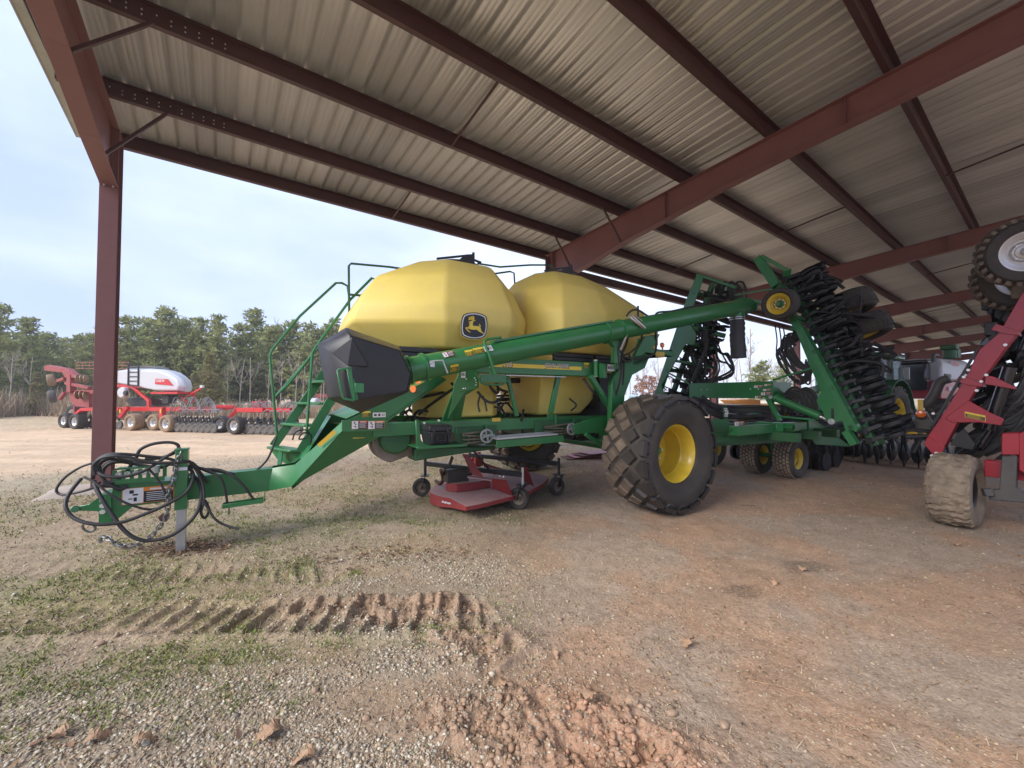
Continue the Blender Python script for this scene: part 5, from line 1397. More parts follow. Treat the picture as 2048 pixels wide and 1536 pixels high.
    # black battery box hung over the beam : its own thing
    f2 = sub(K, f.loc(f.wor(Z(912, 964, .36))) * 0 + K.loc(f.wor(Z(912, 960, .36))))
    tb = thing('battery_box', 'scuffed black open box resting on the red mower cover', 'box', f2)
    zb = .345; tb.location.z = zb
    b = MB(); L, D, H = .36, .20, .215
    for s_ in (-1, 1): b.box((0, s_ * D / 2, H / 2), (L, .006, H)); b.box((s_ * L / 2, 0, H / 2), (.006, D, H))
    b.box((0, 0, .005), (L, D, .01)); b.box((0, -D / 2 - .003, H * .9), (L + .01, .008, .03))
    b.build('box_body', M['dirtyblack'], tb, bevel=.004)
    b = MB(); b.box((0.0, 0, H - .03), (L - .03, D - .03, .03)); b.build('inner_lid', M['black_mt'], tb, bevel=.004)
M['rustrim'] = mat('dull_brown_rim', (.22, .17, .12), .7, var=.3)
M['dirtyblack'] = mat('scuffed_black', (.022, .02, .018), .5, dust=.5, dustcol=(.10, .08, .05), vscale=9)
mower()

# ================================================================ SEED DRILL (wings folded up in an A)
def drill():
    CWD = .97
    f = sub(K, (3.0, CWD, 0))
    t = thing('seed_drill', 'green seed drill with both opener wings folded up to a peak behind the cart', 'seed drill', f)
    G = M['green']
    k2 = lambda v: Vector((v[0] - 3.0, v[1] - CWD, v[2]))
    Q = lambda px, py, w: k2(K.q(px, py, w))
    QU = lambda px, py, u=3.0: k2(K.qu(px, py, u))
    # ground wheels (pair under the near toolbar, pair at the far side)
    for w0 in (.33, 1.01): wheel(t, k2((4.27, w0 + .20, .425)), .425, .40, .205, 'mud', n=40, dish=.5, seed=int(w0 * 9), hub_m='green')
    for w0 in (2.2, 2.9): wheel(t, k2((4.4, w0 + .20, .425)), .425, .40, .205, 'mud', n=32, dish=.5, seed=8, hub_m='green')
    b = MB(); b.prism([k2((4.0, .80, .95)), k2((4.2, .80, .95)), k2((4.36, .80, .42)), k2((4.2, .80, .42))], (0, .04, 0)); b.bar(k2((4.1, .82, .95)), k2((4.25, .82, .45)), .10, .07); b.cyl(k2((4.27, .5, .425)), k2((4.27, 1.3, .425)), .05, 12)
    b.build('wheel_yoke', G, t, bevel=.004)
    # main toolbars
    w = .30
    b = MB(); a, c = Q(1467, 848, w), Q(1628, 854, w); a.z = c.z = 1.12
    b.bar(a, c, .16, .16); b.build('toolbar', G, t, bevel=.006)
    b = MB(); b.prism([Q(1617, 838, w - .1), Q(1632, 841, w - .1), Q(1702, 893, w - .1), Q(1632, 889, w - .1), Q(1618, 868, w - .1)], (0, .03, 0)); b.prism([Q(1617, 838, w - .1), Q(1632, 841, w - .1), Q(1702, 893, w - .1), Q(1690, 893, w - .1)], (0, .3, 0))
    b.build('frame_gusset', G, t, bevel=.004)
    b = MB(); e = Q(1577, 855, .05); b.lathe([(.065, -.09), (.08, -.09), (.08, .09), (.065, .09)], e, W_, 4, closed_prof=True); b.box(e + Vector((0, .3, 0)), (.17, .5, .16)); b.box(e + Vector((.23, .02, 0)), (.22, .1, .15)); b.build('tube_socket', G, t, bevel=.004)
    b = MB()
    for w_ in (.55, 1.9): b.bar(Q(1430, 880, .55) + Vector((0, w_ - .55, 0)), Q(1640, 872, .55) + Vector((0, w_ - .55, 0)), .12, .2)
    b.prism([Q(1465, 857, .3), Q(1497, 857, .3), Q(1470, 884, .35), Q(1432, 888, .4), Q(1432, 874, .4), Q(1458, 874, .4)], (0, .04, 0))
    b.prism([Q(1420, 840, .8), Q(1458, 838, .6), Q(1460, 875, .6), Q(1424, 872, .8)], (0, .05, 0))
    for u in (3.0, 3.8, 4.6, 5.2): b.bar(k2((u, -.2, .98)), k2((u, 2.6, .98)), .14, .16)
    b.build('main_frame', M['green_d'], t, bevel=.006)
    # cross panel
    b = MB(); pw = [k2((3.0, .23, z)) for z in (1.69, 2.0)]; far = 2.0
    b.box(k2((3.0, (.23 + far) / 2, 1.85)), (.02, far - .23, .325)); b.box(k2((3.0 + .35, .235, 1.85)), (.70, .02, .31)); b.box(k2((3.05, (.23 + far) / 2, 2.01)), (.12, far - .23, .012))
    b.build('cover_panel', G, t, bevel=.003)
    up_, side = Z_, -W_
    for (px, py, w_, h_, kd) in ((1508, 776, .17, .05, 'warn'), (1529, 772, .12, .035, 'warn'), (1526, 782, .15, .04, 'danger'), (1522, 790.5, .19, .055, 'danger'), (1510, 796, .13, .04, 'danger')):
        o = QU(px, py, 2.985); sticker(t, o, side, Z_, w_, h_, kd)
    bolts(t, [QU(px, py, 2.985) for px, py in ((1403, 779), (1415, 779), (1501, 778), (1517, 778), (1437, 762), (1477, 761), (1544, 761), (1528, 796), (1384, 765))], (-1, 0, 0), .012)
    c = QU(1542.5, 794.5, 2.97); b = MB(); b.cyl(c, c + Vector((-.03, 0, 0)), .035, 16); b.build('pivot_pin', M['galv'], t)
    # braces and lift ram
    b = MB()
    b.bar(QU(1535, 798), QU(1554, 832), .05, .075, (1, 0, 0)); b.bar(QU(1540, 798, 3.0), QU(1560, 842, 3.0), .05, .09, (1, 0, 0))
    b.bar(QU(1553, 832, 2.98), QU(1630, 840, 2.98), .03, .045, (1, 0, 0))
    b.build('brace', G, t, bevel=.003)
    b = MB(); b.cyl(QU(1553, 797, 3.05), QU(1640, 833, 3.05), .068, 20); b.cyl(QU(1550, 795, 3.05), QU(1555, 798, 3.05), .08, 20); b.m = 1; b.cyl(QU(1640, 833, 3.05), QU(1656, 840, 3.05), .035, 12)
    b.build('lift_ram', [G, M['chrome']], t, bevel=.003)
    b = MB(); b.bar(QU(1546, 760, 3.0), QU(1628, 735, 3.0), .03, .04, (1, 0, 0)); b.bar(QU(1380, 768, 3.0), QU(1331, 743, 3.0), .03, .05, (1, 0, 0)); b.build('wing_stay', G, t, bevel=.002)
    # ---- near wing masts
    wing = bpy.data.objects.new('folded_wing', None); sc.collection.objects.link(wing); wing.parent = t
    b = MB()
    b.prism([QU(*p) for p in [(1592, 662), (1576, 656), (1604.7, 653.5), (1717, 860), (1691, 862), (1684, 842), (1675, 843), (1668, 848), (1656, 845), (1651, 838), (1646, 826), (1633, 802), (1641, 785), (1638, 774), (1625, 745)]], (.03, 0, 0))
    b.prism([QU(1592, 662), QU(1604.7, 653.5), QU(1717, 860), QU(1709, 864)], (.16, 0, 0))
    b.bar(QU(1693, 862), QU(1711, 889), .1, .16, (1, 0, 0))
    b.build('wing_plate', G, wing, bevel=.004)
    b = MB(); b.bar(QU(1516, 516), QU(1553, 572), .14, .13, (1, 0, 0)); b.bar(QU(1523, 512, 3.05), QU(1576, 541, 3.25), .06, .13, (1, 0, 0)); b.bar(QU(1576, 538, 3.25), QU(1574, 552, 3.3), .08, .1, (1, 0, 0)); b.bar(QU(1553, 572, 3.1), QU(1600, 660, 3.1), .12, .12, (1, 0, 0))
    b.build('wing_mast', G, wing, bevel=.004)
    c = QU(1664, 843, 2.98); b = MB(); b.lathe([(.02, -.03), (.05, -.03), (.05, 0), (.02, 0)], c, U_, 20, closed_prof=True); b.cyl(c, c + Vector((-.05, 0, 0)), .022, 12); b.build('pivot_pin', M['galv'], wing)
    b = MB(); b.box(QU(1665, 827, 2.985), (.01, .035, .17)); b.build('slot', M['black_mt'], wing)
    # opener geometry in wing axes
    def openers(parent, base, tip, sgn, u0, ranks, n, vis):
        Lv = (tip - base); Ln = Lv.length; Lv.normalize(); N = Vector((0, -Lv.z, Lv.y)) * sgn    # outward
        if N.y * sgn > 0: pass
        b = MB()
        for u in (u0 + .35, u0 + .75): b.bar(base + Vector((u, 0, 0)) + N * .05, tip + Vector((u, 0, 0)) + N * .05, .10, .10, N)
        for k in range(5): c = base + Lv * Ln * (k + .5) / 5; b.bar(c + Vector((0, 0, 0)), c + Vector((u0 + .95, 0, 0)), .08, .08, N)
        b.build('wing_toolbar', M['green_d'], parent, bevel=.004)
        proto = None
        rg = random.Random(4)
        for r_ in range(ranks):
            for i in range(n):
                s_ = (i + .5 + r_ * .5) / (n + .5) * Ln
                o0 = base + Lv * s_ + Vector((u0 + .22 + r_ * .36, 0, 0)) + N * .03
                if proto is None:
                    e = bpy.data.objects.new('opener', None); sc.collection.objects.link(e)
                    def P(u, n_, l=0): return Vector((u, 0, 0)) + N * n_ + Lv * l
                    b = MB()
                    b.bar(P(0, 0), P(.10, .30), .05, .07, Lv); b.bar(P(.0, .05), P(.38, .22), .045, .05, Lv); b.bar(P(.1, .30), P(.30, .50), .04, .06, Lv); b.box(P(.05, .02), (.14, .12, .12)); b.bar(P(.38, .2), P(.52, .36), .03, .05, Lv)
                    b.build('opener_arm', M['darkmet'], e, bevel=.003)
                    b = MB(); b.lathe([(.001, -.006), (.225, -.001), (.225, .001), (.001, .006)], P(.24, .46, .02), Lv, 30); b.lathe([(.001, -.03), (.05, -.03), (.06, .03), (.001, .03)], P(.24, .46, .03), Lv, 14); b.build('disc_blade', M['discsteel'], e)
                    b = MB(); b.lathe([(.10, -.04), (.16, -.05), (.195, -.035), (.20, 0), (.195, .035), (.16, .05), (.10, .04), (.10, -.04)], P(.22, .44, -.05), Lv, 26); b.lathe([(.03, -.02), (.11, -.01), (.11, .01), (.03, .02)], P(.22, .44, -.05), Lv, 20, closed_prof=True); b.build('gauge_wheel', M['darkrub'], e)
                    b = MB(); b.lathe([(.06, -.03), (.12, -.025), (.14, 0), (.12, .025), (.06, .03), (.06, -.03)], P(.60, .42, .03), Lv, 22); b.build('press_wheel', M['darkrub'], e)
                    b = MB(); b.tube([P(-.02, -.15), P(.06, -.28, .04), P(.02, -.1, .06), P(.14, .1, .03), P(.2, .3, .02)], .018, 8, smooth=4); b.build('seed_tube', M['hose'], e)
                    proto = e; o = e
                else: o = copy_tree(proto)
                o.parent = parent; o.location = o0
                o.rotation_euler = (rg.uniform(-.10, .10), rg.uniform(-.12, .12), rg.uniform(-.14, .14)); k_ = rg.uniform(.82, 1.0); o.scale = (k_ * .62, k_ * .86, k_ * .90)
    base, tip = k2((3.0, -1.08, .90)), k2((3.0, .22, 4.12))
    openers(t, base, tip, 1, 0.05, 2, 20, None)
    # feed lines and springs tangled through the raised openers
    rg = random.Random(77); Lv = (tip - base).normalized(); Nv = Vector((0, -Lv.z, Lv.y))
    for i in range(34):
        c = base + Lv * rg.uniform(.1, 3.1) + U_ * rg.uniform(.2, .8) + Nv * rg.uniform(.05, .3)
        b = MB(); b.tube([c, c + U_ * rg.uniform(-.1, .2) + Nv * rg.uniform(.1, .35), c + Lv * rg.uniform(-.3, .3) + Nv * rg.uniform(.2, .6) + U_ * .2, c + Lv * rg.uniform(-.4, .4) + Nv * rg.uniform(.1, .4) + U_ * rg.uniform(.0, .3)], rg.choice([.012, .018, .03]), 6, smooth=5); b.build('feed_hose', M['darkrub'], t)
    # wing gauge wheels
    Lax = (tip - base).normalized()
    for c in ((4.3, -.50, 3.47), (4.3, -.72, 2.99)): wheel(t, k2(c), .425, .38, .205, 'rib', ax=-Lax, n=36, dish=.4, seed=5)
    b = MB(); b.bar(k2((4.0, -.2, 3.2)), k2((4.3, -.6, 3.23)), .1, .12); b.build('wheel_arm', M['green_d'], wing)
    # swivelled transport wheel with yellow rim
    cw = K.qu(1561, 608, 2.75); d = (K.wor(cw) - CAMP).normalized(); axd = Vector((d.dot(K.u), d.dot(K.w), d.z * .6)) + Vector((.12, -.30, 0)); axd.normalize()
    wheel(t, k2(cw), .285, .30, .185, 'plain', ax=axd, n=48, dish=.30, tyre_m='rubber', hub_m='green')
    b = MB(); b.bar(k2(K.qu(1500, 600, 2.9)), k2(K.qu(1535, 607, 3.0)), .06, .10, (1, 0, 0)); b.bar(k2(K.qu(1470, 590, 2.9)), k2(K.qu(1545, 578, 3.0)), .03, .03); b.prism([k2(K.qu(*p, 2.9)) for p in ((1497, 605), (1516, 600), (1512, 622), (1498, 618))], (.03, 0, 0)); b.build('wheel_arm', G, wing, bevel=.003)
    # ---- far wing
    fw = bpy.data.objects.new('folded_wing', None); sc.collection.objects.link(fw); fw.parent = t
    b = MB()
    b.prism([QU(*p) for p in [(1308, 790), (1358, 640), (1372, 600), (1394, 549), (1408, 551), (1376, 640), (1392, 668), (1387, 690), (1371, 688), (1323, 770), (1327, 788)]], (.03, 0, 0))
    b.prism([QU(1308, 790), QU(1394, 549), QU(1400, 550), QU(1316, 790)], (.14, 0, 0))
    b.bar(QU(1394, 549), QU(1472, 575), .05, .06, (1, 0, 0))
    b.bar(QU(1450, 570, 3.9), QU(1428, 640, 3.9), .1, .14, (1, 0, 0)); b.bar(QU(1360, 650, 3.1), QU(1450, 672, 3.9), .08, .10); b.bar(QU(1372, 684, 3.1), QU(1434, 700, 3.9), .08, .08); b.bar(QU(1352, 722, 3.1), QU(1430, 735, 3.9), .06, .06)
    b.build('wing_mast', G, fw, bevel=.004)
    for kk in range(3):
        b = MB(); b.bar(QU(1335 + 20 * kk, 740 - 45 * kk, 3.2), QU(1395 + 18 * kk, 752 - 45 * kk, 4.3), .05, .05); b.build('cross_rung', M['green_d'], fw)
    base, tip = k2((3.0, 3.0, 1.5)), k2((3.0, 1.75, 4.35))
    openers(t, base, tip, 1, .15, 2, 11, None)
    # ---- ground openers of the centre section, dark under the frame
    rg = random.Random(9)
    for r_ in range(2):
        for i in range(12):
            e = bpy.data.objects.new('opener', None); sc.collection.objects.link(e); e.parent = t; e.location = k2((5.9 + r_ * .8, .5 + i * .19 + r_ * .09, 0))
            if (r_, i) == (0, 0):
                b = MB(); b.lathe([(.001, -.006), (.225, -.001), (.225, .001), (.001, .006)], (0, 0, .21), W_, 26); cd = b.build('disc_blade', M['discsteel'], e)
                b = MB(); b.lathe([(.10, -.04), (.16, -.05), (.195, -.03), (.195, .03), (.16, .05), (.10, .04), (.10, -.04)], (.0, .07, .20), W_, 24); b.bar((-.1, 0, .8), (0, .03, .25), .05, .07, (0, 1, 0)); cg = b.build('gauge_wheel', M['rubber'], e)
            else:
                for s_ in (cd, cg): c2 = s_.copy(); sc.collection.objects.link(c2); c2.parent = e
    # ---- hoses: bundles hanging between wings and frame
    rg = random.Random(21)
    def hose_obj(pts, r, par=t, k=6):
        b = MB(); b.tube([QU(x, y, u) for x, y, u in pts], r, 8, smooth=k); b.build('seed_hose', M['hose'], par)
    for i in range(15):     # left bundle (far wing) hanging down to the towers
        x = rg.uniform(1395, 1460); 
        hose_obj([(rg.uniform(1355, 1450), rg.uniform(620, 680), 4.0), (x - 20, rg.uniform(690, 715), 3.8), (x, rg.uniform(700, 735), 3.6), (x + 5, rg.uniform(735, 755), 3.5), (1400 + rg.uniform(-25, 30), 770, 3.4)], rg.choice([.018, .024]))
    for i in range(7):
        x = rg.uniform(1425, 1465)
        hose_obj([(x, 590 + rg.uniform(-5, 10), 3.6), (x + 6, 572 + rg.uniform(-6, 4), 3.5), (x + 22, 568 + rg.uniform(-5, 6), 3.5), (x + 30, 590, 3.5), (x + 25, 615, 3.6)], .022)
    for i in range(5):
        x = 1400 - i * 6; hose_obj([(x, 640, 3.5), (x + 4, 680, 3.4), (x - 12, 700 + i * 6, 3.4), (x - 2, 740, 3.4), (x + 8, 775, 3.4)], .02)
    hose_obj([(1412, 660, 3.4), (1410, 700, 3.4), (1395, 740, 3.3), (1375, 785, 3.2)], .05)
    for i in range(18):     # right bundle
        x = rg.uniform(1555, 1580); y = rg.uniform(665, 700)
        hose_obj([(rg.uniform(1585, 1600), rg.uniform(665, 690), 3.3), (x, y + 5, 3.3), (x + rg.uniform(-5, 12), y + 30, 3.3), (x + 22, y + 55, 3.3), (x + 38 + rg.uniform(-5, 12), y + 68, 3.3), (1610 + rg.uniform(0, 20), rg.uniform(715, 760), 3.3)], rg.choice([.016, .022]))
    for x in (1550, 1558, 1566): hose_obj([(x, 650, 3.2), (x + 4, 680, 3.2), (x + 3, 705, 3.2), (x + 12, 720, 3.2)], .012)
    for i in range(16):     # coil in the middle right, over the lift ram
        x = 1590 + rg.uniform(-6, 25); y = 795 + rg.uniform(-6, 12); a = rg.uniform(.7, 1.2)
        hose_obj([(x - 22 * a, y + 22, 3.4), (x - 18 * a, y, 3.4), (x, y - 14 * a, 3.4), (x + 20 * a, y, 3.4), (x + 22 * a, y + 25, 3.4)], rg.choice([.018, .024]))
    for i in range(14):     # under the panel, running to the cart
        y = 815 + rg.uniform(-6, 18)
        hose_obj([(1395 + rg.uniform(-10, 10), y - 18, 2.6), (1430, y, 2.8), (1465, y + rg.uniform(2, 12), 3.2), (1510, y + rg.uniform(0, 10), 3.4), (1545, y + rg.uniform(0, 12), 3.4)], rg.choice([.018, .026, .03]))
    for i in range(8):
        x = rg.uniform(1415, 1440); hose_obj([(x, 850, 2.9), (x + 10, 862, 2.9), (x + 14, 878, 2.9), (x - 12, 884, 2.9)], .02)
    o = QU(1450, 842, 2.9)
    for (px, py) in ((1448, 822), (1449, 833), (1450, 827)): sticker(t, QU(px, py, 2.7), side, Z_, .07, .06, 'white')
    b = MB(); b.bar(QU(1452, 848, 2.8), QU(1449, 812, 2.8), .06, .06); b.build('hose_post', M['green_d'], t)
    sticker(t, Q(1469, 852, w - .085), U_, Z_, .30, .07, 'warn'); sticker(t, Q(1552, 855, w - .085), U_, Z_, .16, .06, 'white')
M['darkrub'] = mat('dark_wheel_rubber', (.013, .013, .015), .6, dust=.2, dustcol=(.04, .035, .03))
M['darkmet'] = mat('dark_arm_metal', (.010, .010, .012), .5, dust=.2, dustcol=(.03, .03, .025))
M['discsteel'] = mat('dark_disc_steel', (.02, .02, .021), .4, metal=.4, dust=.35, dustcol=(.035, .03, .026))
drill()

# ================================================================ RED PLANTER at the right edge
def planter():
    f = sub(K, (3.3, -2.6, 0))
    t = thing('red_planter', 'dark red planter with mud caked wheel and a raised leaning arm', 'planter', f)
    k2 = lambda v: Vector((v[0] - 3.3, v[1] + 2.6, v[2]))
    Q = lambda px, py, w: k2(K.q(px, py, w)); QU = lambda px, py, u=3.4: k2(K.qu(px, py, u))
    RD = M['redd']
    wheel(t, k2((2.86, -2.13, .465)), .465, .44, .24, 'caked', n=40, dish=.4, rim_m='black_mt', tyre_m='mud', seed=12)
    wheel(t, k2((2.95, -3.6, .49)), .49, .44, .24, 'caked', n=32, dish=.4, rim_m='black_mt', tyre_m='mud', seed=13)
    # leaning arm
    b = MB()
    b.prism([QU(*p) for p in [(2044, 586), (2090, 560), (2120, 560), (2008, 700), (1958, 768), (1937, 803), (1888, 896), (1855, 873), (1876, 843), (1930, 758), (1958, 700), (1999, 665)]], (.16, 0, 0))
    b.prism([QU(*p, 3.385) for p in [(1937, 801), (1982, 826), (2008, 838), (2003, 851), (1958, 845), (1902, 845), (1890, 836)]], (.014, 0, 0))
    b.prism([QU(*p, 3.385) for p in [(1972, 750), (1990, 754), (2033, 776), (2031, 779), (1968, 768)]], (.06, 0, 0))
    b.prism([QU(*p, 3.37) for p in [(1848, 888), (1856, 872), (1889, 895), (1877, 923)]], (.05, 0, 0))
    b.build('lift_arm', RD, t, bevel=.006)
    for (x, y) in ((1944, 740), (2016, 637)):
        b = MB(); d = Vector((.707, .707)); b.prism([QU(x - 34, y + 22, 3.38), QU(x - 24, y + 10, 3.38), QU(x + 20, y + 25, 3.38), QU(x + 22, y + 34, 3.38), QU(x - 10, y + 30, 3.38)], (.2, 0, 0)); b.build('flange_plate', RD, t, bevel=.004)
    bolts(t, [QU(px, py, 3.37) for px, py in ((1928, 754), (1937, 740), (1973, 750), (1963, 763), (1954, 781), (1867, 827), (1873, 906), (1864, 911), (2011, 690))], (-1, 0, 0), .02, .02)
    sticker(t, QU(1931, 835, 3.385), -W_, Z_, .18, .07, 'caution') if False else sticker(t, QU(1930, 834, 3.385), (QU(1958, 840, 3.385) - QU(1930, 834, 3.385)), Z_, .20, .08, 'caution')
    b = MB(); b.prism([QU(*p, 3.5) for p in [(1916, 866), (1928, 858), (1950, 888), (1945, 900), (1900, 890)]], (.05, 0, 0)); b.bar(QU(1828, 905, 3.6), QU(1848, 870, 3.6), .02, .09, (1, 0, 0)); b.bar(QU(1866, 850, 3.39), QU(1954, 700, 3.39), .03, .03, (1, 0, 0)); b.build('wear_strip', M['black_mt'], t)
    b = MB(); b.bar(QU(1786, 859, 3.9), QU(1828, 858, 3.9), .04, .07, (1, 0, 0)); b.bar(QU(1828, 858, 3.9), QU(1890, 895, 3.8), .04, .07, (1, 0, 0)); b.build('marker_bar', M['grey_dk'], t, bevel=.004)
    sticker(t, QU(1786, 868, 3.86), (QU(1826, 868, 3.86) - QU(1786, 868, 3.86)), Z_, .40, .07, 'amber', 'reflector_strip')
    b = MB(); c = QU(1797, 845, 3.9); b.box(c, (.03, .19, .13)); b.build('marker_lamp', M['orangelens'], t, bevel=.02)
    b = MB(); b.box(QU(1841, 811, 3.9), (.02, .06, .2)); b.build('reflector_strip', M['amberstk'], t)
    b = MB(); c = QU(1842, 828, 3.9); b.lathe([(.001, -.05), (.05, -.04), (.065, 0), (.001, .03)], c, (1, .3, 0), 16); b.build('marker_lamp', M['orangelens'], t)
    # right hand body, hydraulics
    b = MB(); b.bar(QU(1972, 935, 3.2), QU(2120, 950, 3.2), .2, .22); b.build('frame_beam', RD, t, bevel=.006)
    b = MB(); b.prism([QU(*p, 2.9) for p in [(2003, 866), (2040, 866), (2040, 910), (2002, 910)]], (.3, 0, 0)); b.prism([QU(*p, 2.9) for p in [(2037, 866), (2120, 840), (2120, 990), (2037, 940)]], (.3, 0, 0)); b.build('tower', RD, t, bevel=.01)
    b = MB(); b.prism([QU(*p, 2.85) for p in [(2003, 912), (2034, 912), (2032, 975), (2045, 985), (2120, 995), (2120, 1012), (1978, 1000), (1976, 980), (1998, 978)]], (.1, 0, 0)); b.bar(QU(1966, 985, 2.8), QU(1985, 984, 2.85), .1, .08, (1, 0, 0)); b.build('axle_bracket', M['grey_dk'], t, bevel=.01)
    b = MB(); b.bar(QU(1868, 930, 3.3), QU(1872, 960, 3.3), .12, .10); b.bar(QU(1870, 925, 3.6), QU(1885, 990, 3.6), .1, .1, (1, 0, 0)); b.build('wheel_leg', M['black_mt'], t)
    b = MB(); b.cyl(QU(2020, 735, 3.6), QU(1978, 860, 3.6), .07, 16); b.cyl(QU(1990, 850, 3.7), QU(1960, 895, 3.7), .05, 16); b.cyl(QU(2045, 700, 3.9), QU(2075, 630, 3.9), .07, 16); b.build('hydraulic_ram', M['blackgloss'], t)
    b = MB()
    for i in range(14):
        y = 2000 + i * 7; b.lathe([(.001, -.008), (.24, -.002), (.24, .002), (.001, .008)], QU(1995 + (i % 7) * 12, 600 + i * 24, 4.2), (0.3, .9, .2), 20)
    b.build('disc_gang', M['discsteel'], t)
    rg = random.Random(31)
    for i in range(20):
        x = 2010 + rg.uniform(-30, 40); y = 845 + rg.uniform(-40, 50)
        b = MB(); b.tube([QU(x - 75, y + rg.uniform(20, 50), 3.9), QU(x - 30, y + 10, 3.8), QU(x + 10, y - rg.uniform(10, 30), 3.8), QU(x + 50, y - rg.uniform(20, 70), 3.8), QU(x + 90, y - 110, 3.9)], rg.choice([.02, .03, .036]), 8, smooth=6); b.build('hydraulic_hose', M['hose'], t)
    for i in range(10):
        x = 1930 + i * 14; b = MB(); c = QU(x, 905 - i * 9, 4.4); b.box(c, (.25, .2, .18)); b.build('row_unit', M['black_mt'], t, bevel=.02)
    for i in range(9):      # row units stacked along the raised arm
        c = QU(1915 + i * 15, 830 - i * 28, 4.3)
        e = bpy.data.objects.new('row_unit', None); sc.collection.objects.link(e); e.parent = t; e.location = c
        if i == 0:
            b = MB(); b.box((0, 0, 0), (.3, .26, .16), Matrix.Rotation(.6, 3, 'X')); b.cyl((-.1, -.1, 0), (-.1, -.3, .1), .09, 14); b.bar((0, .1, .1), (.1, -.45, .1), .07, .09); m1 = b.build('unit_body', M['blackgloss'], e, bevel=.02)
            b = MB(); b.lathe([(.08, -.04), (.17, -.05), (.2, 0), (.17, .05), (.08, .04)], (-.05, -.35, -.1), (0, .4, .9), 22); m2 = b.build('gauge_wheel', M['rubber'], e)
        else:
            for m_ in (m1, m2): c2 = m_.copy(); sc.collection.objects.link(c2); c2.parent = e
    b = MB(); b.prism([QU(*p, 4.0) for p in [(1828, 830), (1850, 822), (1866, 850), (1850, 880), (1832, 862)]], (.1, 0, 0)); b.tube([QU(*p, 4.2) for p in ((1848, 815), (1868, 790), (1880, 765), (1900, 757))], .07, 12, smooth=6); b.build('air_duct', M['grey_dk'], t, bevel=.01)
    # tall lift wheels near the roof
    for (px, py, u, R_) in ((2050, 503, 3.2, .44), (2040, 552, 3.7, .47)):
        c = K.qu(px, py, u); d = (K.wor(c) - CAMP).normalized(); axd = Vector((d.dot(K.u), d.dot(K.w), d.z * .5)) + Vector((0.1, .35, .12)); axd.normalize()
        wheel(t, k2(c), R_, .24, R_ * .55, 'lug', ax=axd, n=56, dish=.35, rim_m='silver', blocks=26, seed=7)
    b = MB(); b.bar(QU(2050, 600, 3.7), QU(2047, 560, 3.8), .25, .2); b.bar(QU(1990, 610, 3.8), QU(2050, 590, 3.8), .12, .1); b.build('wheel_mount', M['mud'], t, bevel=.02)
    for i in range(8):
        b = MB(); c = QU(1985 + (i % 4) * 14, 610 + i * 12, 4.1); b.box(c, (.16, .2, .14), Matrix.Rotation(.4 * i, 3, 'X')); b.build('bracket', M['black_mt'], t, bevel=.01)
M['grey_dk'] = mat('dark_grey_metal', (.05, .052, .056), .45, dust=.25)
M['blackgloss'] = mat('glossy_black_metal', (.012, .012, .015), .2, coat=.4)
M['orangelens'] = mat('orange_lens', (.75, .14, .015), .2, coat=.5)
planter()

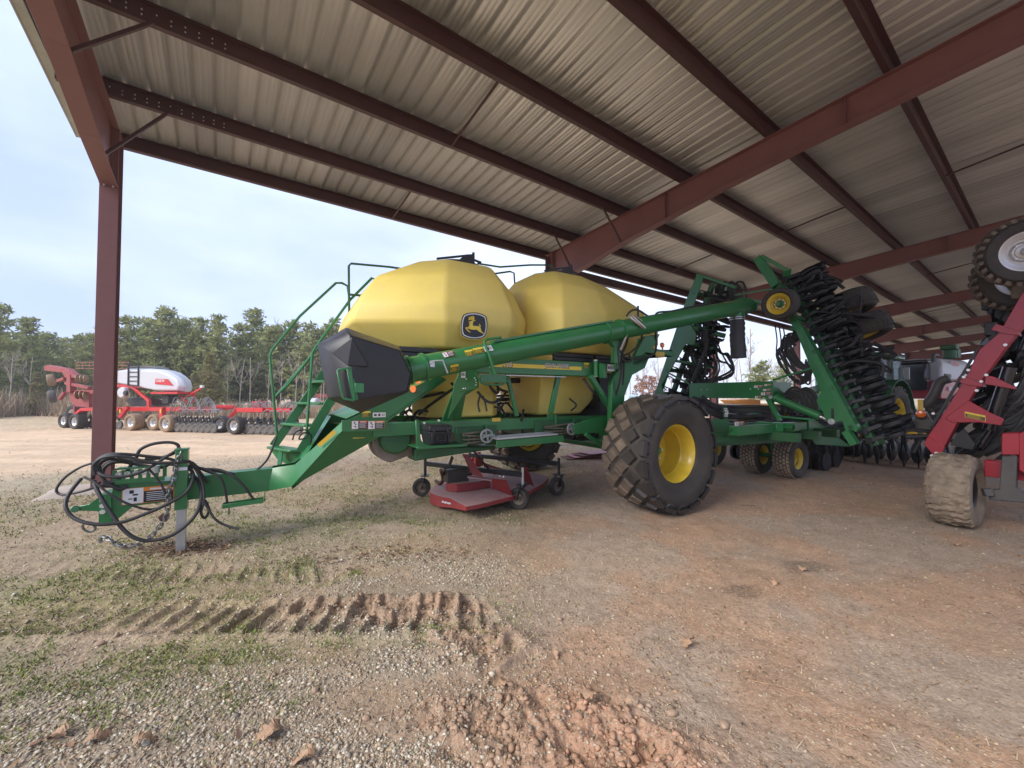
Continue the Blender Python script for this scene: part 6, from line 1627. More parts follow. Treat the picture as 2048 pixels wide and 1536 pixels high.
# ================================================================ GREEN TRACTOR behind the drill
def tractor():
    o = (12.5, 12.83)
    f = Fr(o[0], o[1], 31)
    t = thing('green_tractor', 'green cab tractor with yellow rims parked deep inside the shed', 'tractor', f)
    Q = f.q; G = M['green_d']
    wheel(t, (0, .30, 1.02), 1.02, .60, .62, 'lug', n=56, dish=.5, blocks=22)
    wheel(t, (0, 2.4, 1.02), 1.02, .60, .62, 'lug', ax=(0, -1, 0), n=40, dish=.5, blocks=22)
    wheel(t, (-2.7, .40, .72), .72, .45, .42, 'lug', n=40, dish=.5, blocks=20); wheel(t, (-2.7, 2.3, .72), .72, .45, .42, 'lug', ax=(0, -1, 0), n=32, blocks=20)
    b = MB()
    arc = [Vector((math.cos(a) * 1.22, 0, 1.02 + math.sin(a) * 1.22)) for a in [R(12 + k * 13) for k in range(13)]]
    for a, c in zip(arc[:-1], arc[1:]): b.bar(a + Vector((0, .32, 0)), c + Vector((0, .32, 0)), .66, .03, (0, 0, 1) if False else (a + c - Vector((0, 0, 2.04))).normalized())
    b.build('fender', G, t, bevel=.006)
    b = MB(); b.box((.35, 1.2, 3.02), (1.95, 1.95, .16)); b.box((.35, 1.2, 3.12), (1.7, 1.6, .08)); b.build('cab_roof', G, t, bevel=.05, seg=3)
    b = MB()
    for x in (-.5, .42, 1.2):
        for w in (.3, 2.1): b.bar((x, w, 1.5), (x * .94, w + (.05 if w < 1 else -.05), 2.96), .07, .07)
    b.build('cab_pillar', M['blackgloss'], t)
    for nm, box_ in (('side_window', ((-.05, .32, 2.25), (.86, .012, 1.3))), ('side_window', ((.82, .32, 2.25), (.72, .012, 1.3))), ('windscreen', ((-.52, 1.25, 2.25), (.012, 1.5, 1.3))), ('rear_window', ((1.21, 1.25, 2.25), (.012, 1.5, 1.3))), ('side_window', ((.12, 2.14, 2.25), (1.4, .012, 1.3)))):
        b = MB(); b.box(*box_); b.build(nm, M['cabglass'], t)
    b = MB(); b.box((.35, 1.35, 1.85), (.5, .55, .16)); b.box((.6, 1.35, 2.2), (.14, .5, .7)); b.build('seat', M['black_mt'], t, bevel=.05, seg=2)
    b = MB(); b.loft([[(-3.4, .95, 1.25), (-3.4, 1.75, 1.25), (-3.4, 1.72, 1.85), (-3.4, .98, 1.85)], [(-.62, .8, 1.3), (-.62, 1.9, 1.3), (-.62, 1.8, 2.2), (-.62, .9, 2.2)]]); b.build('bonnet', M['green'], t, bevel=.06, seg=3)
    b = MB(); b.loft([[(-3.3, .945, 1.80), (-3.3, .95, 1.86), (-3.3, .955, 1.86), (-3.3, .955, 1.80)], [(-.7, .86, 1.98), (-.7, .87, 2.07), (-.7, .9, 2.07), (-.7, .9, 1.98)]]); b.build('yellow_stripe', M['yelvin'], t)
    b = MB(); b.box((-.6, 1.35, 1.0), (3.2, .7, .5)); b.box((0, 1.35, 1.35), (1.6, 1.5, .25)); b.cyl((0, .4, 1.02), (0, 2.3, 1.02), .16, 16); b.build('chassis', M['black_mt'], t, bevel=.02)
    for x in (.7, .9, 1.1):
        b = MB(); b.box((x, .215, 3.0), (.11, .03, .05)); b.build('work_lamp', M['white'], t, bevel=.01)
    b = MB(); b.cyl((-1.0, .75, 2.0), (-1.0, .75, 3.0), .06, 12); b.build('exhaust_pipe', M['black_mt'], t)
    b = MB(); b.box((1.45, .25, 2.5), (.04, .16, .42)); b.build('mirror', M['silver'], t, bevel=.01)
M['cabglass'] = bpy.data.materials.new('green_tint_glass'); M['cabglass'].use_nodes = True
_p = M['cabglass'].node_tree.nodes['Principled BSDF']; _p.inputs['Base Color'].default_value = (.10, .22, .20, 1); _p.inputs['Roughness'].default_value = .03; _p.inputs['Transmission Weight'].default_value = .85; _p.inputs['IOR'].default_value = 1.1; _p.inputs['Alpha'].default_value = .8
tractor()

def combine():
    f = Fr(18.4, 16.7, 31)
    t = thing('white_combine', 'pale grey and red combine harvester with red lettering at the shed back', 'combine', f)
    b = MB(); b.loft([[(-1.4, 0, 2.35), (3.2, 0, 2.35), (3.2, 2.6, 2.35), (-1.4, 2.6, 2.35)], [(-1.35, .0, 3.0), (3.2, .0, 3.05), (3.2, 2.6, 3.05), (-1.35, 2.6, 3.0)], [(-.9, .2, 3.28), (3.2, .2, 3.35), (3.2, 2.4, 3.35), (-.9, 2.4, 3.28)]]); b.build('body_shell', M['whitetank'], t, bevel=.1, seg=4)
    b = MB(); b.loft([[(-1.4, .05, 1.6), (3.2, .05, 1.6), (3.2, 2.5, 1.6), (-1.4, 2.5, 1.6)], [(-1.4, .02, 2.33), (3.2, .02, 2.33), (3.2, 2.5, 2.33), (-1.4, 2.5, 2.33)]]); b.build('lower_body', M['redd'], t, bevel=.03)
    text_mesh('lettering', 'CLAAS', t, (-.15, -.004, 2.98), U_, Z_, .22, M['redvin'], w=1.15, bold=.05)
    b = MB(); b.box((-.7, -.01, 2.55), (.9, .03, .14)); b.build('vent', M['black_mt'], t, bevel=.05)
    for x in (-.6, -.42, -.25, -.05):
        b = MB(); b.prism([(x, -.0, 1.95), (x + .1, -.0, 1.95), (x + .16, -.0, 2.1), (x + .06, -.0, 2.1)], (0, -.01, 0)); b.build('white_mark', M['white'], t)
    wheel(t, (0, .35, .95), .95, .65, .5, 'lug', n=32, rim_m='silver', dish=.3); wheel(t, (0, 2.3, .95), .95, .65, .5, 'lug', ax=(0, -1, 0), n=32, rim_m='silver'); wheel(t, (2.8, .5, .65), .65, .4, .35, 'lug', n=28, rim_m='silver'); wheel(t, (2.8, 2.1, .65), .65, .4, .35, 'lug', ax=(0, -1, 0), n=28, rim_m='silver')
    b = MB(); b.box((-1.75, 1.3, 2.5), (.6, 2.0, 1.1)); b.box((-1.75, 1.3, 3.1), (.7, 2.1, .14)); b.build('cab', M['blackgloss'], t, bevel=.06)
    b = MB(); b.tube([(-1.15, .3, 3.0), (-1.1, .3, 3.35), (-.9, .3, 3.42), (-.5, .3, 3.40)], .07, 10, smooth=4); b.build('exhaust_pipe', M['grey_dk'], t)
    b = MB(); b.cyl((1.2, .3, 3.35), (1.2, .3, 3.75), .22, 16); b.box((1.2, .3, 3.85), (.5, .5, .2)); b.box((1.7, .3, 3.6), (.5, .4, .4)); b.build('unloading_elbow', M['green_d'], t, bevel=.03)
combine()

def dark_fill():  # discs added to blacken the gap behind the drill, no known machine
    f = sub(K, (8.6, .6, 0))
    t = thing('dark_disc_fill', 'low dark disc rows added to fill the black gap between green drill and tractor', 'implement', f)
    b = MB()
    for u in (-.5, .5): b.bar((u, -1.4, .95), (u, 2.2, .95), .14, .14)
    for w in (-1.0, .4, 1.8): b.bar((-.8, w, 1.05), (.9, w, 1.05), .12, .12)
    b.bar((-2.4, .4, .8), (-.5, .4, 1.0), .14, .16); b.build('frame', M['darkmet'], t, bevel=.01)
    p1 = p2 = None; rg = random.Random(8)
    for r_ in range(2):
        for i in range(15):
            e = bpy.data.objects.new('disc_unit', None); sc.collection.objects.link(e); e.parent = t; e.location = (-.5 + r_, -1.35 + i * .25, 0); e.rotation_euler = (0, 0, rg.uniform(-.1, .1) + .2 * (1 - 2 * r_))
            if p1 is None:
                b = MB(); b.lathe([(.001, -.04), (.28, .0), (.285, .004), (.001, -.03)], (0, 0, .28), W_, 24); p1 = b.build('disc_blade', M['discsteel'], e)
                b = MB(); b.bar((-.1, 0, .9), (.05, 0, .3), .06, .09, (0, 1, 0)); b.bar((.0, 0, .75), (.3, 0, .6), .05, .06); p2 = b.build('disc_arm', M['darkmet'], e)
            else:
                for m_ in (p1, p2): c2 = m_.copy(); sc.collection.objects.link(c2); c2.parent = e
dark_fill()
# ================================================================ RED AIR SEEDER out in the yard
def seeder():
    f = Fr(-16.5, 18.9, -15)
    t = thing('red_air_seeder', 'red air seeder with a white tank parked on the dry yard before the pines', 'air seeder', f)
    Q = f.q; RP = M['redp']
    def wh(px, py, R_, W, w=0., muddy=False, rim='silver', par=None): 
        c = Q(px, py, w); wheel(par or t, (c.x, w + W / 2, R_), R_, W, R_ * .52, 'plain', n=30, dish=.35, rim_m=rim, tyre_m='mudrub' if muddy else 'rubber')
    wh(465, 850, .40, .42); wh(436, 850, .40, .42, .5); wh(328, 847, .41, .48, 0, True); wh(303, 847, .41, .48, .6, True); wh(258, 845, .42, .48, .2, True); wh(146, 842, .40, .42); wh(124, 842, .40, .42, .4)
    wh(140, 838, .60, .5, 1.8)
    for px in (520, 560): 
        c = Q(px, 846, .9); wheel(t, (c.x, 1.0, .33), .33, .12, .24, 'plain', n=24, dish=.3, rim_m='black_mt')
    b = MB()
    def bar(p0, p1, w0, w1, ww, hh): b.bar(Q(*p0, w0), Q(*p1, w1), ww, hh)
    bar((239, 818), (425, 819), .9, .9, .2, .20); bar((425, 813), (470, 813), 1.5, 1.5, .15, .13); bar((472, 820), (528, 820), .3, .3, .15, .20); bar((530, 820), (582, 820), .6, .6, .15, .20); bar((582, 819), (600, 820), 1, 1, .15, .18)
    bar((475, 818), (459, 836), .3, .1, .14, .16); bar((325, 815), (325, 838), .3, .3, .18, .22); bar((149, 832), (164, 819), .2, .2, .16, .14); bar((164, 819), (240, 819), .2, .3, .16, .16); bar((256, 814), (240, 835), .4, .3, .16, .16)
    bar((160, 819), (330, 816), 2.2, 2.2, .2, .2)
    for px in (250, 300, 360, 420): b.bar(Q(px, 818, .9), Q(px, 818, .9) + Vector((0, 1.4, 0)), .12, .14)
    b.build('tool_frame', RP, t, bevel=.01)
    b = MB(); b.prism([Q(*p, .9) for p in ((230, 767), (281, 771), (284, 775), (258, 776), (230, 774))], (0, 1.9, 0)); b.bar(Q(260, 770, .9), Q(300, 803, .9), .1, .14); b.bar(Q(298, 800, .9), Q(298, 815, .9), .12, .16); b.bar(Q(319, 786, .8), Q(372, 786, .8), .8, .10); b.bar(Q(360, 790, .9), Q(376, 806, .9), .06, .06)
    b.bar(Q(388, 784, 1.1), Q(388, 805, 1.1), .09, .09); b.bar(Q(361, 801, 1.0), Q(404, 775, 1.0), .06, .09); b.build('tank_stand', RP, t, bevel=.006)
    # tank
    side = [(231, 741), (258, 737), (300, 737), (330, 739), (352, 749), (366, 758), (372, 773), (369, 784), (340, 784), (319, 783), (300, 779), (281, 773), (230, 766)]
    P0 = [Q(x, y, .95) for x, y in side]; cen = Vector((sum(v.x for v in P0) / len(P0), .95, sum(v.z for v in P0) / len(P0)))
    b = MB(); xl = P0[0].x; sq = lambda v, k, w_, kz=1: Vector((xl + (v.x - xl) * k, v.y + w_, cen.z + (v.z - cen.z) * kz))
    b.loft([[sq(v, .93, -.12, .86) for v in P0], [sq(v, .97, .1) for v in P0], [sq(v, .80, .9) for v in P0], [sq(v, .62, 1.7, .9) for v in P0]])
    tk = b.build('tank', M['whitetank'], t, bevel=.06, seg=3)
    b = MB(); b.prism([Q(*p, 1.2) for p in ((252, 737), (258, 732), (290, 731), (308, 734), (314, 739))], (0, .7, 0)); b.build('tank_lid', M['grey_dk'], tk, bevel=.03)
    b = MB(); b.prism([Q(*p, .80) for p in ((311, 757.5), (335, 758.2), (346, 771), (309.7, 768))], (0, .01, 0)); b.build('red_decal', M['redvin'], tk)
    o = Q(312.5, 764, .79); text_mesh('lettering', 'CASE IH', tk, o, U_, Z_, .13, M['white'], w=.54, bold=.02)
    o = Q(313, 767.5, .875); text_mesh('lettering', '3555', tk, o, U_, Z_, .05, M['white'], w=.24) if False else None
    b = MB()
    for x0, x1, y0, y1 in ((153, 258, 724.5, 738),):
        for w in (.9, 2.8):
            for yy in (724.5, 731, 737): b.bar(Q(x0, yy, w), Q(x1, yy, w), .035, .035)
            for k in range(9): x = x0 + (x1 - x0) * k / 8; b.bar(Q(x, y0, w), Q(x, y1, w), .035, .035)
    b.build('guard_rail', M['rust_rail'], t)
    b = MB()
    for x in (257, 277): b.bar(Q(x, 727, .8), Q(x - 1, 772, .8), .05, .05)
    for k in range(5): b.bar(Q(257, 735 + 9 * k, .8), Q(277, 735 + 9 * k, .8), .04, .04)
    b.bar(Q(233, 728, .8), Q(232, 768, .8), .05, .05); b.build('ladder', M['black_mt'], t)
    b = MB(); c = Q(246, 785, .7); b.lathe([(.001, -.1), (.24, -.1), (.28, -.05), (.28, .1), (.001, .1)], c, W_, 24); b.build('fan_housing', M['silver'], t)
    b = MB(); c = Q(249, 786, .55); b.lathe([(.001, 0), (.13, 0), (.14, .1), (.001, .1)], c, W_, 18); b.box(Q(339, 799, .9), (.45, .4, .42)); b.prism([Q(*p, 1.1) for p in ((255, 795), (290, 800), (310, 812), (262, 812), (252, 803))], (0, .8, 0)); b.build('black_box', M['black_pl'], t, bevel=.02)
    b = MB(); b.box(Q(336, 786, .75), (.14, .1, .05)); b.build('beacon', M['yelvin'], t); b = MB(); b.box(Q(404, 773, 1.0), (.16, .1, .12)); b.build('work_lamp', M['silver'], t)
    for px in (238, 319): 
        b = MB(); b.box(Q(px + 2, 822, .16), (.05, .02, .2)); b.build('reflector_strip', M['yelvin'], t)
    proto = None; rg = random.Random(3)
    spots = [(352 + i * 12, .2 + .0 * i) for i in range(7)] + [(358 + i * 12, .9) for i in range(7)] + [(486 + i * 13, .3) for i in range(9)] + [(490 + i * 13, .9) for i in range(9)] + [(180 + i * 14, .6) for i in range(5)] + [(270 + i * 12, 1.0) for i in range(5)]
    for px, w in spots:
        c = Q(px, 850, w)
        if proto is None:
            e = bpy.data.objects.new('disc_opener', None); sc.collection.objects.link(e)
            b = MB(); b.bar((0, 0, .72), (.12, 0, .3), .06, .08); b.bar((.1, 0, .4), (-.25, 0, .3), .05, .06); b.bar((0, 0, .7), (-.3, 0, .45), .04, .05); b.build('arm', M['black_mt'], e)
            b = MB(); b.lathe([(.001, -.03), (.10, -.03), (.13, -.05), (.20, -.045), (.22, 0), (.20, .04), (.001, .03)], (.12, 0, .24), W_, 20); b.build('gauge_wheel', M['greyrub'], e)
            b = MB(); b.lathe([(.001, -.03), (.09, -.03), (.15, -.025), (.155, .02), (.001, .03)], (-.27, .02, .17), W_, 18); b.build('press_wheel', M['greyrub'], e)
            b = MB(); b.tube([(0, 0, .7), (.1, -.05, 1.0), (.3, 0, 1.1), (.5, .1, .95)], .02, 6, smooth=4); b.build('seed_hose', M['greyhose'], e)
            proto = e; o = e
        else: o = copy_tree(proto)
        o.parent = t; o.location = (c.x, w, 0)
    b = MB()
    for i in range(34):
        x = rg.choice([rg.uniform(350, 420), rg.uniform(470, 590)]); h = rg.uniform(8, 18) if x < 430 else rg.uniform(3, 8)
        b.tube([Q(x - 12, 825, .6), Q(x - 6, 814 - h * .5, .5), Q(x, 812 - h, .6), Q(x + 10, 812 - h * .4, .7), Q(x + 14, 826, .6)], .018, 6, smooth=4)
    build_each(b, 'seed_hose', M['greyhose'], t)
    b = MB(); b.box(Q(519, 809, 1.2), (.5, .4, .28)); b.build('valve_block', RP, t, bevel=.02)
M['mudrub'] = mat('clay_covered_tyre', (.26, .18, .11), .9, var=.3, dust=.3, bump=.5)
M['greyrub'] = mat('grey_worn_rubber', (.075, .072, .07), .7, dust=.4, dustcol=(.2, .17, .13))
M['greyhose'] = mat('grey_hose', (.22, .21, .21), .5)
M['rust_rail'] = mat('rusty_rail', (.24, .10, .065), .8, var=.3)
seeder()
def yard_planter():
    f = Fr(-23.2, 21.6, -15)
    t = thing('folded_planter', 'older red planter with disc rows behind the steel corner column', 'planter', f)
    Q = f.q
    b = MB()
    b.prism([Q(*p, 0) for p in ((88, 732), (95, 730), (132, 737), (150, 751), (150, 756), (129, 755), (124, 745), (88, 741))], (0, .3, 0))
    b.bar(Q(143, 750, .1), Q(143, 785, .1), .28, .3); b.prism([Q(*p, .1) for p in ((139, 781), (178, 779), (178, 815), (150, 813), (139, 800))], (0, .6, 0)); b.bar(Q(133, 766, .1), Q(180, 776, .1), .2, .16); b.bar(Q(180, 784, .1), Q(230, 784, .1), .2, .2); b.bar(Q(200, 748, .1), Q(215, 735, .1), .12, .12)
    b.bar(Q(130, 785, 0), Q(120, 798, 0), .16, .16); b.bar(Q(130, 757, 0), Q(116, 762, 0), .16, .16)
    b.build('planter_frame', M['redold'], t, bevel=.01)
    for (px, py, R_, m_) in ((102, 760, .32, 'mudrub'), (104, 793, .34, 'greyrub')):
        c = Q(px, py, .1); wheel(t, (c.x, .1, c.z), R_, .3, R_ * .5, 'plain', ax=(.45, .8, .15), n=24, rim_m='rust_rail', tyre_m=m_)
    for px, py in ((157, 757), (166, 757), (173, 758), (155, 790), (164, 790), (172, 791)):
        c = Q(px, py, -.1); b = MB(); b.lathe([(.001, -.01), (.22, -.03), (.23, 0), (.001, .02)], c, (.8, .5, .1), 20); b.build('disc_blade', M['rustdisc'], t)
    for px in (150, 200):
        b = MB(); b.bar(Q(px, 812, .2), Q(px, 855, .2), .1, .1); b.build('stand_leg', M['redold'], t)
M['redold'] = mat('dull_dark_red_paint', (.27, .03, .035), .5, dust=.3)
M['rustdisc'] = mat('brown_polished_disc', (.25, .16, .09), .4, metal=.3)
yard_planter()

# small far machines seen between stairs and hopper, and beneath the cart
def far_things():
    f = Fr(-16.5, 40, 0)
    t = thing('far_red_disc', 'small far red folded implement seen just left of the black hopper', 'implement', Fr(-16.2, 40, 0))
    fr = Fr(-16.2, 40, 0); Q = fr.q
    b = MB(); b.bar(Q(632, 792, 0), Q(700, 791, 0), .25, .35); b.bar(Q(640, 787, 0), Q(640, 800, 0), .2, .2); b.bar(Q(672, 780, 0), Q(672, 815, 0), .3, .3); b.box(Q(672, 810, 0), (1.0, .6, .7)); b.bar(Q(655, 800, 0), Q(690, 803, 0), .2, .25)
    b.build('implement_frame', M['redold'], t, bevel=.02)
    for px in (664, 680): 
        c = Q(px, 818, 0); wheel(t, (c.x, 0, .45), .45, .3, .2, 'plain', n=16, rim_m='redold')
    fr = Fr(-18.6, 36, 0); t = thing('white_tote', 'small white tank on dark wheels far behind the stairs', 'tank trailer', fr); Q = fr.q
    b = MB(); b.cyl(Q(614, 808, 0), Q(636, 808, 0), .55, 20); b.build('tank', M['whitetank'], t, bevel=.1, seg=2)
    for px in (614, 634): c = Q(px, 820, -.3); wheel(t, (c.x, -.3, .35), .35, .2, .18, 'plain', n=16)
    # pale building behind the cart
    fr = Fr(0, 34, 6); t = thing('cream_house', 'low cream house seen between cart frame and tanks', 'house', fr); Q = fr.q
    x0, x1 = Q(805, 800, 0).x, Q(1090, 800, 0).x; H = Q(950, 776, 0).z
    b = MB(); b.box(((x0 + x1) / 2, 3, H / 2), (x1 - x0, 6, H)); b.build('wall', M['cream'], t)
    b = MB(); b.prism([(x0 - .4, -.5, H), (x0 - .4, 6.5, H), (x0 - .4, 3, H + 1.2)], (x1 - x0 + .8, 0, 0)); b.build('roof', M['tan'], t)
    for k in range(5):
        x = x0 + (x1 - x0) * (k + .5) / 5
        w = bpy.data.objects.new('window', None); sc.collection.objects.link(w); w.parent = t
        b = MB(); b.box((x, -.02, 1.35), (1.1, .06, 1.0)); b.build('frame', M['white'], w); b = MB(); b.box((x, -.06, 1.35), (.95, .03, .85)); b.build('pane', M['tanpane'], w)
    fr = Fr(24, 42, -10); t = thing('tan_trailer', 'long low tan trailer seen beyond the drill under its panel', 'trailer', fr); Q = fr.q
    b = MB(); b.box((0, 2, .45), (12, 4, .9)); b.build('wall', M['tan'], t); b = MB(); b.prism([(-6.4, -.5, .9), (-6.4, 4.5, .9), (-6.4, 2, 1.35)], (12.8, 0, 0)); b.build('roof', M['cream'], t)
    # loader, bins and crates behind the drill
    fr = Fr(11.8, 22, 0); t = thing('orange_loader', 'orange loader body standing in the yard beyond the drill panel', 'loader', fr); Q = fr.q
    b = MB(); b.prism([Q(*p, 0) for p in ((1466, 800), (1500, 798), (1522, 800), (1522, 812), (1482, 812))], (0, 1.5, 0)); b.build('body', M['orangep'], t, bevel=.04)
    for px in (1472, 1514): c = Q(px, 825, 0); wheel(t, (c.x, 0, .5), .5, .4, .25, 'plain', n=20)
    b = MB(); b.box(Q(1494, 820, .6), (1.2, .6, .6)); b.build('chassis', M['black_mt'], t)
    fr = Fr(8.6, 14.6, 31); t = thing('grey_bin', 'pale grey plastic bin with white rim on a pallet behind the drill', 'bin', fr); Q = fr.q
    c = Q(1482, 822, 0); z = c.z
    b = MB(); b.loft([[(c.x - .22, 0, z - .2), (c.x + .18, 0, z - .2), (c.x + .18, .5, z - .2), (c.x - .22, .5, z - .2)], [(c.x - .3, -.05, z + .18), (c.x + .24, -.05, z + .18), (c.x + .24, .55, z + .18), (c.x - .3, .55, z + .18)]]); b.box((c.x - .03, .25, z + .2), (.62, .68, .05)); b.build('bin_body', M['greybin'], t, bevel=.015)
    b = MB(); b.box((c.x, .25, (z - .22) / 2), (1.2, .9, z - .22)); b.build('table_top', M['rust_dull'], t)
    fr = Fr(9.4, 14.8, 31); t = thing('green_crate', 'light green and grey crate stack beside the pale grey bin', 'crate', fr); Q = fr.q
    c = Q(1526, 822, 0); b = MB(); b.box((c.x, .2, c.z), (.5, .5, .22)); b.build('crate_body', M['greybin'], t, bevel=.02); b = MB(); b.box((c.x - .28, .15, c.z + .02), (.12, .3, .42)); b.box((c.x, .2, c.z + .16), (.55, .5, .06)); b.build('crate_lid', M['mint'], t, bevel=.03)
    b = MB(); b.box((c.x, .2, (c.z - .12) / 2), (.9, .7, c.z - .12)); b.build('pallet_base', M['black_mt'], t)
    # folded metal sheets on the ground near the far wheel
    fr = Fr(2.2, 11.2, 20); t = thing('sheet_pile', 'small pile of rusty roofing sheets lying behind the far cart wheel', 'sheet pile', fr)
    for k in range(4):
        b = MB(); b.box((.1 * k, .05 * k, .03 + .035 * k), (1.6 - .2 * k, .6, .012), Matrix.Rotation(.12 * (k - 1.5), 3, 'Z')); b.build('sheet', M['redold'] if k % 2 else M['rust'], t)
    # pale blue pickup hood far right of the cart
    fr = Fr(9.2, 27, 25); t = thing('pale_blue_pickup', 'pale blue pickup bonnet far beyond the cart rear frame', 'pickup', fr); Q = fr.q
    b = MB(); b.loft([[(-3.2, 0, .5), (-.2, 0, .5), (-.2, 1.8, .5), (-3.2, 1.8, .5)], [(-3.2, 0, 1.0), (-.2, 0, 1.1), (-.2, 1.8, 1.1), (-3.2, 1.8, 1.0)]]); b.loft([[(-1.9, .1, 1.1), (-.3, .1, 1.1), (-.3, 1.7, 1.1), (-1.9, 1.7, 1.1)], [(-1.5, .25, 1.75), (-.5, .25, 1.75), (-.5, 1.55, 1.75), (-1.5, 1.55, 1.75)]]); b.build('body', M['paleblue'], t, bevel=.08, seg=3)
    for x in (-2.6, -.8): wheel(t, (x, .12, .38), .38, .24, .2, 'plain', n=20, rim_m='silver')
M['tanpane'] = mat('beige_pane', (.35, .30, .25), .2)
M['orangep'] = mat('orange_machine_paint', (.72, .30, .06), .4)
M['greybin'] = mat('pale_grey_plastic', (.48, .49, .52), .4)
M['mint'] = mat('mint_green_plastic', (.20, .55, .40), .4)
M['paleblue'] = mat('pale_blue_car_paint', (.50, .68, .74), .25, coat=.6)
far_things()

# ================================================================ TREES
M['needle'] = leafmat('pine_needles', (.14, .17, .055), (.44, .45, .18))
M['cedar'] = leafmat('cedar_needles', (.11, .11, .04), (.36, .30, .12))
M['twig'] = leafmat('bare_twigs', (.20, .16, .13), (.42, .36, .32))
M['twigred'] = leafmat('russet_leaves', (.20, .10, .06), (.46, .24, .15))
def limb_tree(h, rg, spread=.5, r0=None, depth=4, first=.25, up=.55, nside=5, lim=420):
    segs = []
    def grow(p, d, L, r, k):
        n = 3
        for i in range(n):
            d = (d + Vector((rg.uniform(-1, 1), rg.uniform(-1, 1), rg.uniform(-.3, .9))) * (.10 if k == 0 else .18)).normalized()
            q_ = p + d * L / n; r2 = r * .86
            segs.append((p, q_, r, r2)); p = q_; r = r2
            if len(segs) > lim: return
            if k < depth and (k > 0 or i >= 0):
                for _ in range(2 if k else 3):
                    a = rg.uniform(0, 2 * PI); s = Vector((math.cos(a), math.sin(a), up)).normalized()
                    if k == 0 and i == 0: continue
                    grow(p, (d * .35 + s * spread * 1.4).normalized(), L * rg.uniform(.42, .62), r * .5, k + 1)
    return segs, grow
def bare_proto(h, seed, lim=520):
    rg = random.Random(seed); b = MB(); segs = []
    def grow(p, d, L, r, k):
        n = 4 if k == 0 else 3
        for i in range(n):
            d = (d + Vector((rg.uniform(-1, 1), rg.uniform(-1, 1), rg.uniform(-.2, .6))) * (.07 if k == 0 else .22)).normalized()
            q_ = p + d * L / n; r2 = r * (.80 if k == 0 else .72)
            segs.append((p, q_, r, r2)); p = q_; r = r2
            if k < 4 and len(segs) < lim and not (k == 0 and i == 0):
                for _ in range(3 if k == 0 else 2):
                    a = rg.uniform(0, 2 * PI); s = Vector((math.cos(a), math.sin(a), rg.uniform(.3, 1.1))).normalized()
                    grow(p, (d * .5 + s * .75).normalized(), L * rg.uniform(.36, .56) * (1 if k == 0 else .85), r * .55, k + 1)
    grow(Vector((0, 0, 0)), Vector((rg.uniform(-.05, .05), rg.uniform(-.05, .05), 1)), h * .85, h * .011, 0)
    big = MB(); sm = MB()
    for p, q_, r, r2 in segs:
        m = big if r > h * .0035 else sm
        m.cyl(p, q_, max(r, .012), 4 if r < .05 else 6, max(r2, .010))
    return big, sm
def mesh_of(mb, name, m, shade=None):
    o = mb.build(name, m, None, recalc=False); me = o.data
    bpy.data.objects.remove(o)
    return me
def foliage_mesh(name, tufts, m, rg, k=7, size=.3):
    """tufts: (centre, radius, tone) ; every tuft is a burst of small needle blades"""
    n = len(tufts); C_ = np.array([t[0][:] for t in tufts]); Rr = np.array([t[1] for t in tufts]); T = np.array([t[2] for t in tufts])
    r2 = np.random.default_rng(rg.randint(0, 9999))
    D = r2.normal(size=(n, k, 3)); D[..., 2] = D[..., 2] * .8 + .35; D /= np.linalg.norm(D, axis=2, keepdims=True)
    S = np.cross(D, r2.normal(size=(n, k, 3))); S /= np.linalg.norm(S, axis=2, keepdims=True)
    L = (Rr[:, None] * (.6 + .6 * r2.random((n, k))))[..., None]; Wd = L * .17
    base = C_[:, None, :] + D * L * .1
    tip = C_[:, None, :] + D * L
    midp = C_[:, None, :] + D * L * .55
    V = np.stack([base, midp + S * Wd, tip, midp - S * Wd], 2).reshape(-1, 3)
    F = np.arange(n * k * 4).reshape(-1, 4)
    me = bpy.data.meshes.new(name); me.vertices.add(len(V)); me.vertices.foreach_set('co', V.ravel().astype(np.float32))
    me.loops.add(F.size); me.polygons.add(len(F)); me.loops.foreach_set('vertex_index', F.ravel().astype(np.int32)); me.polygons.foreach_set('loop_start', (np.arange(len(F)) * 4).astype(np.int32)); me.update(calc_edges=True)
    a = me.attributes.new('shade', 'FLOAT', 'POINT'); a.data.foreach_set('value', np.clip(np.repeat(T, k * 4) + .18 * (r2.random(len(V)) - .5), 0, 1).astype(np.float32))
    me.materials.append(m)
    return me
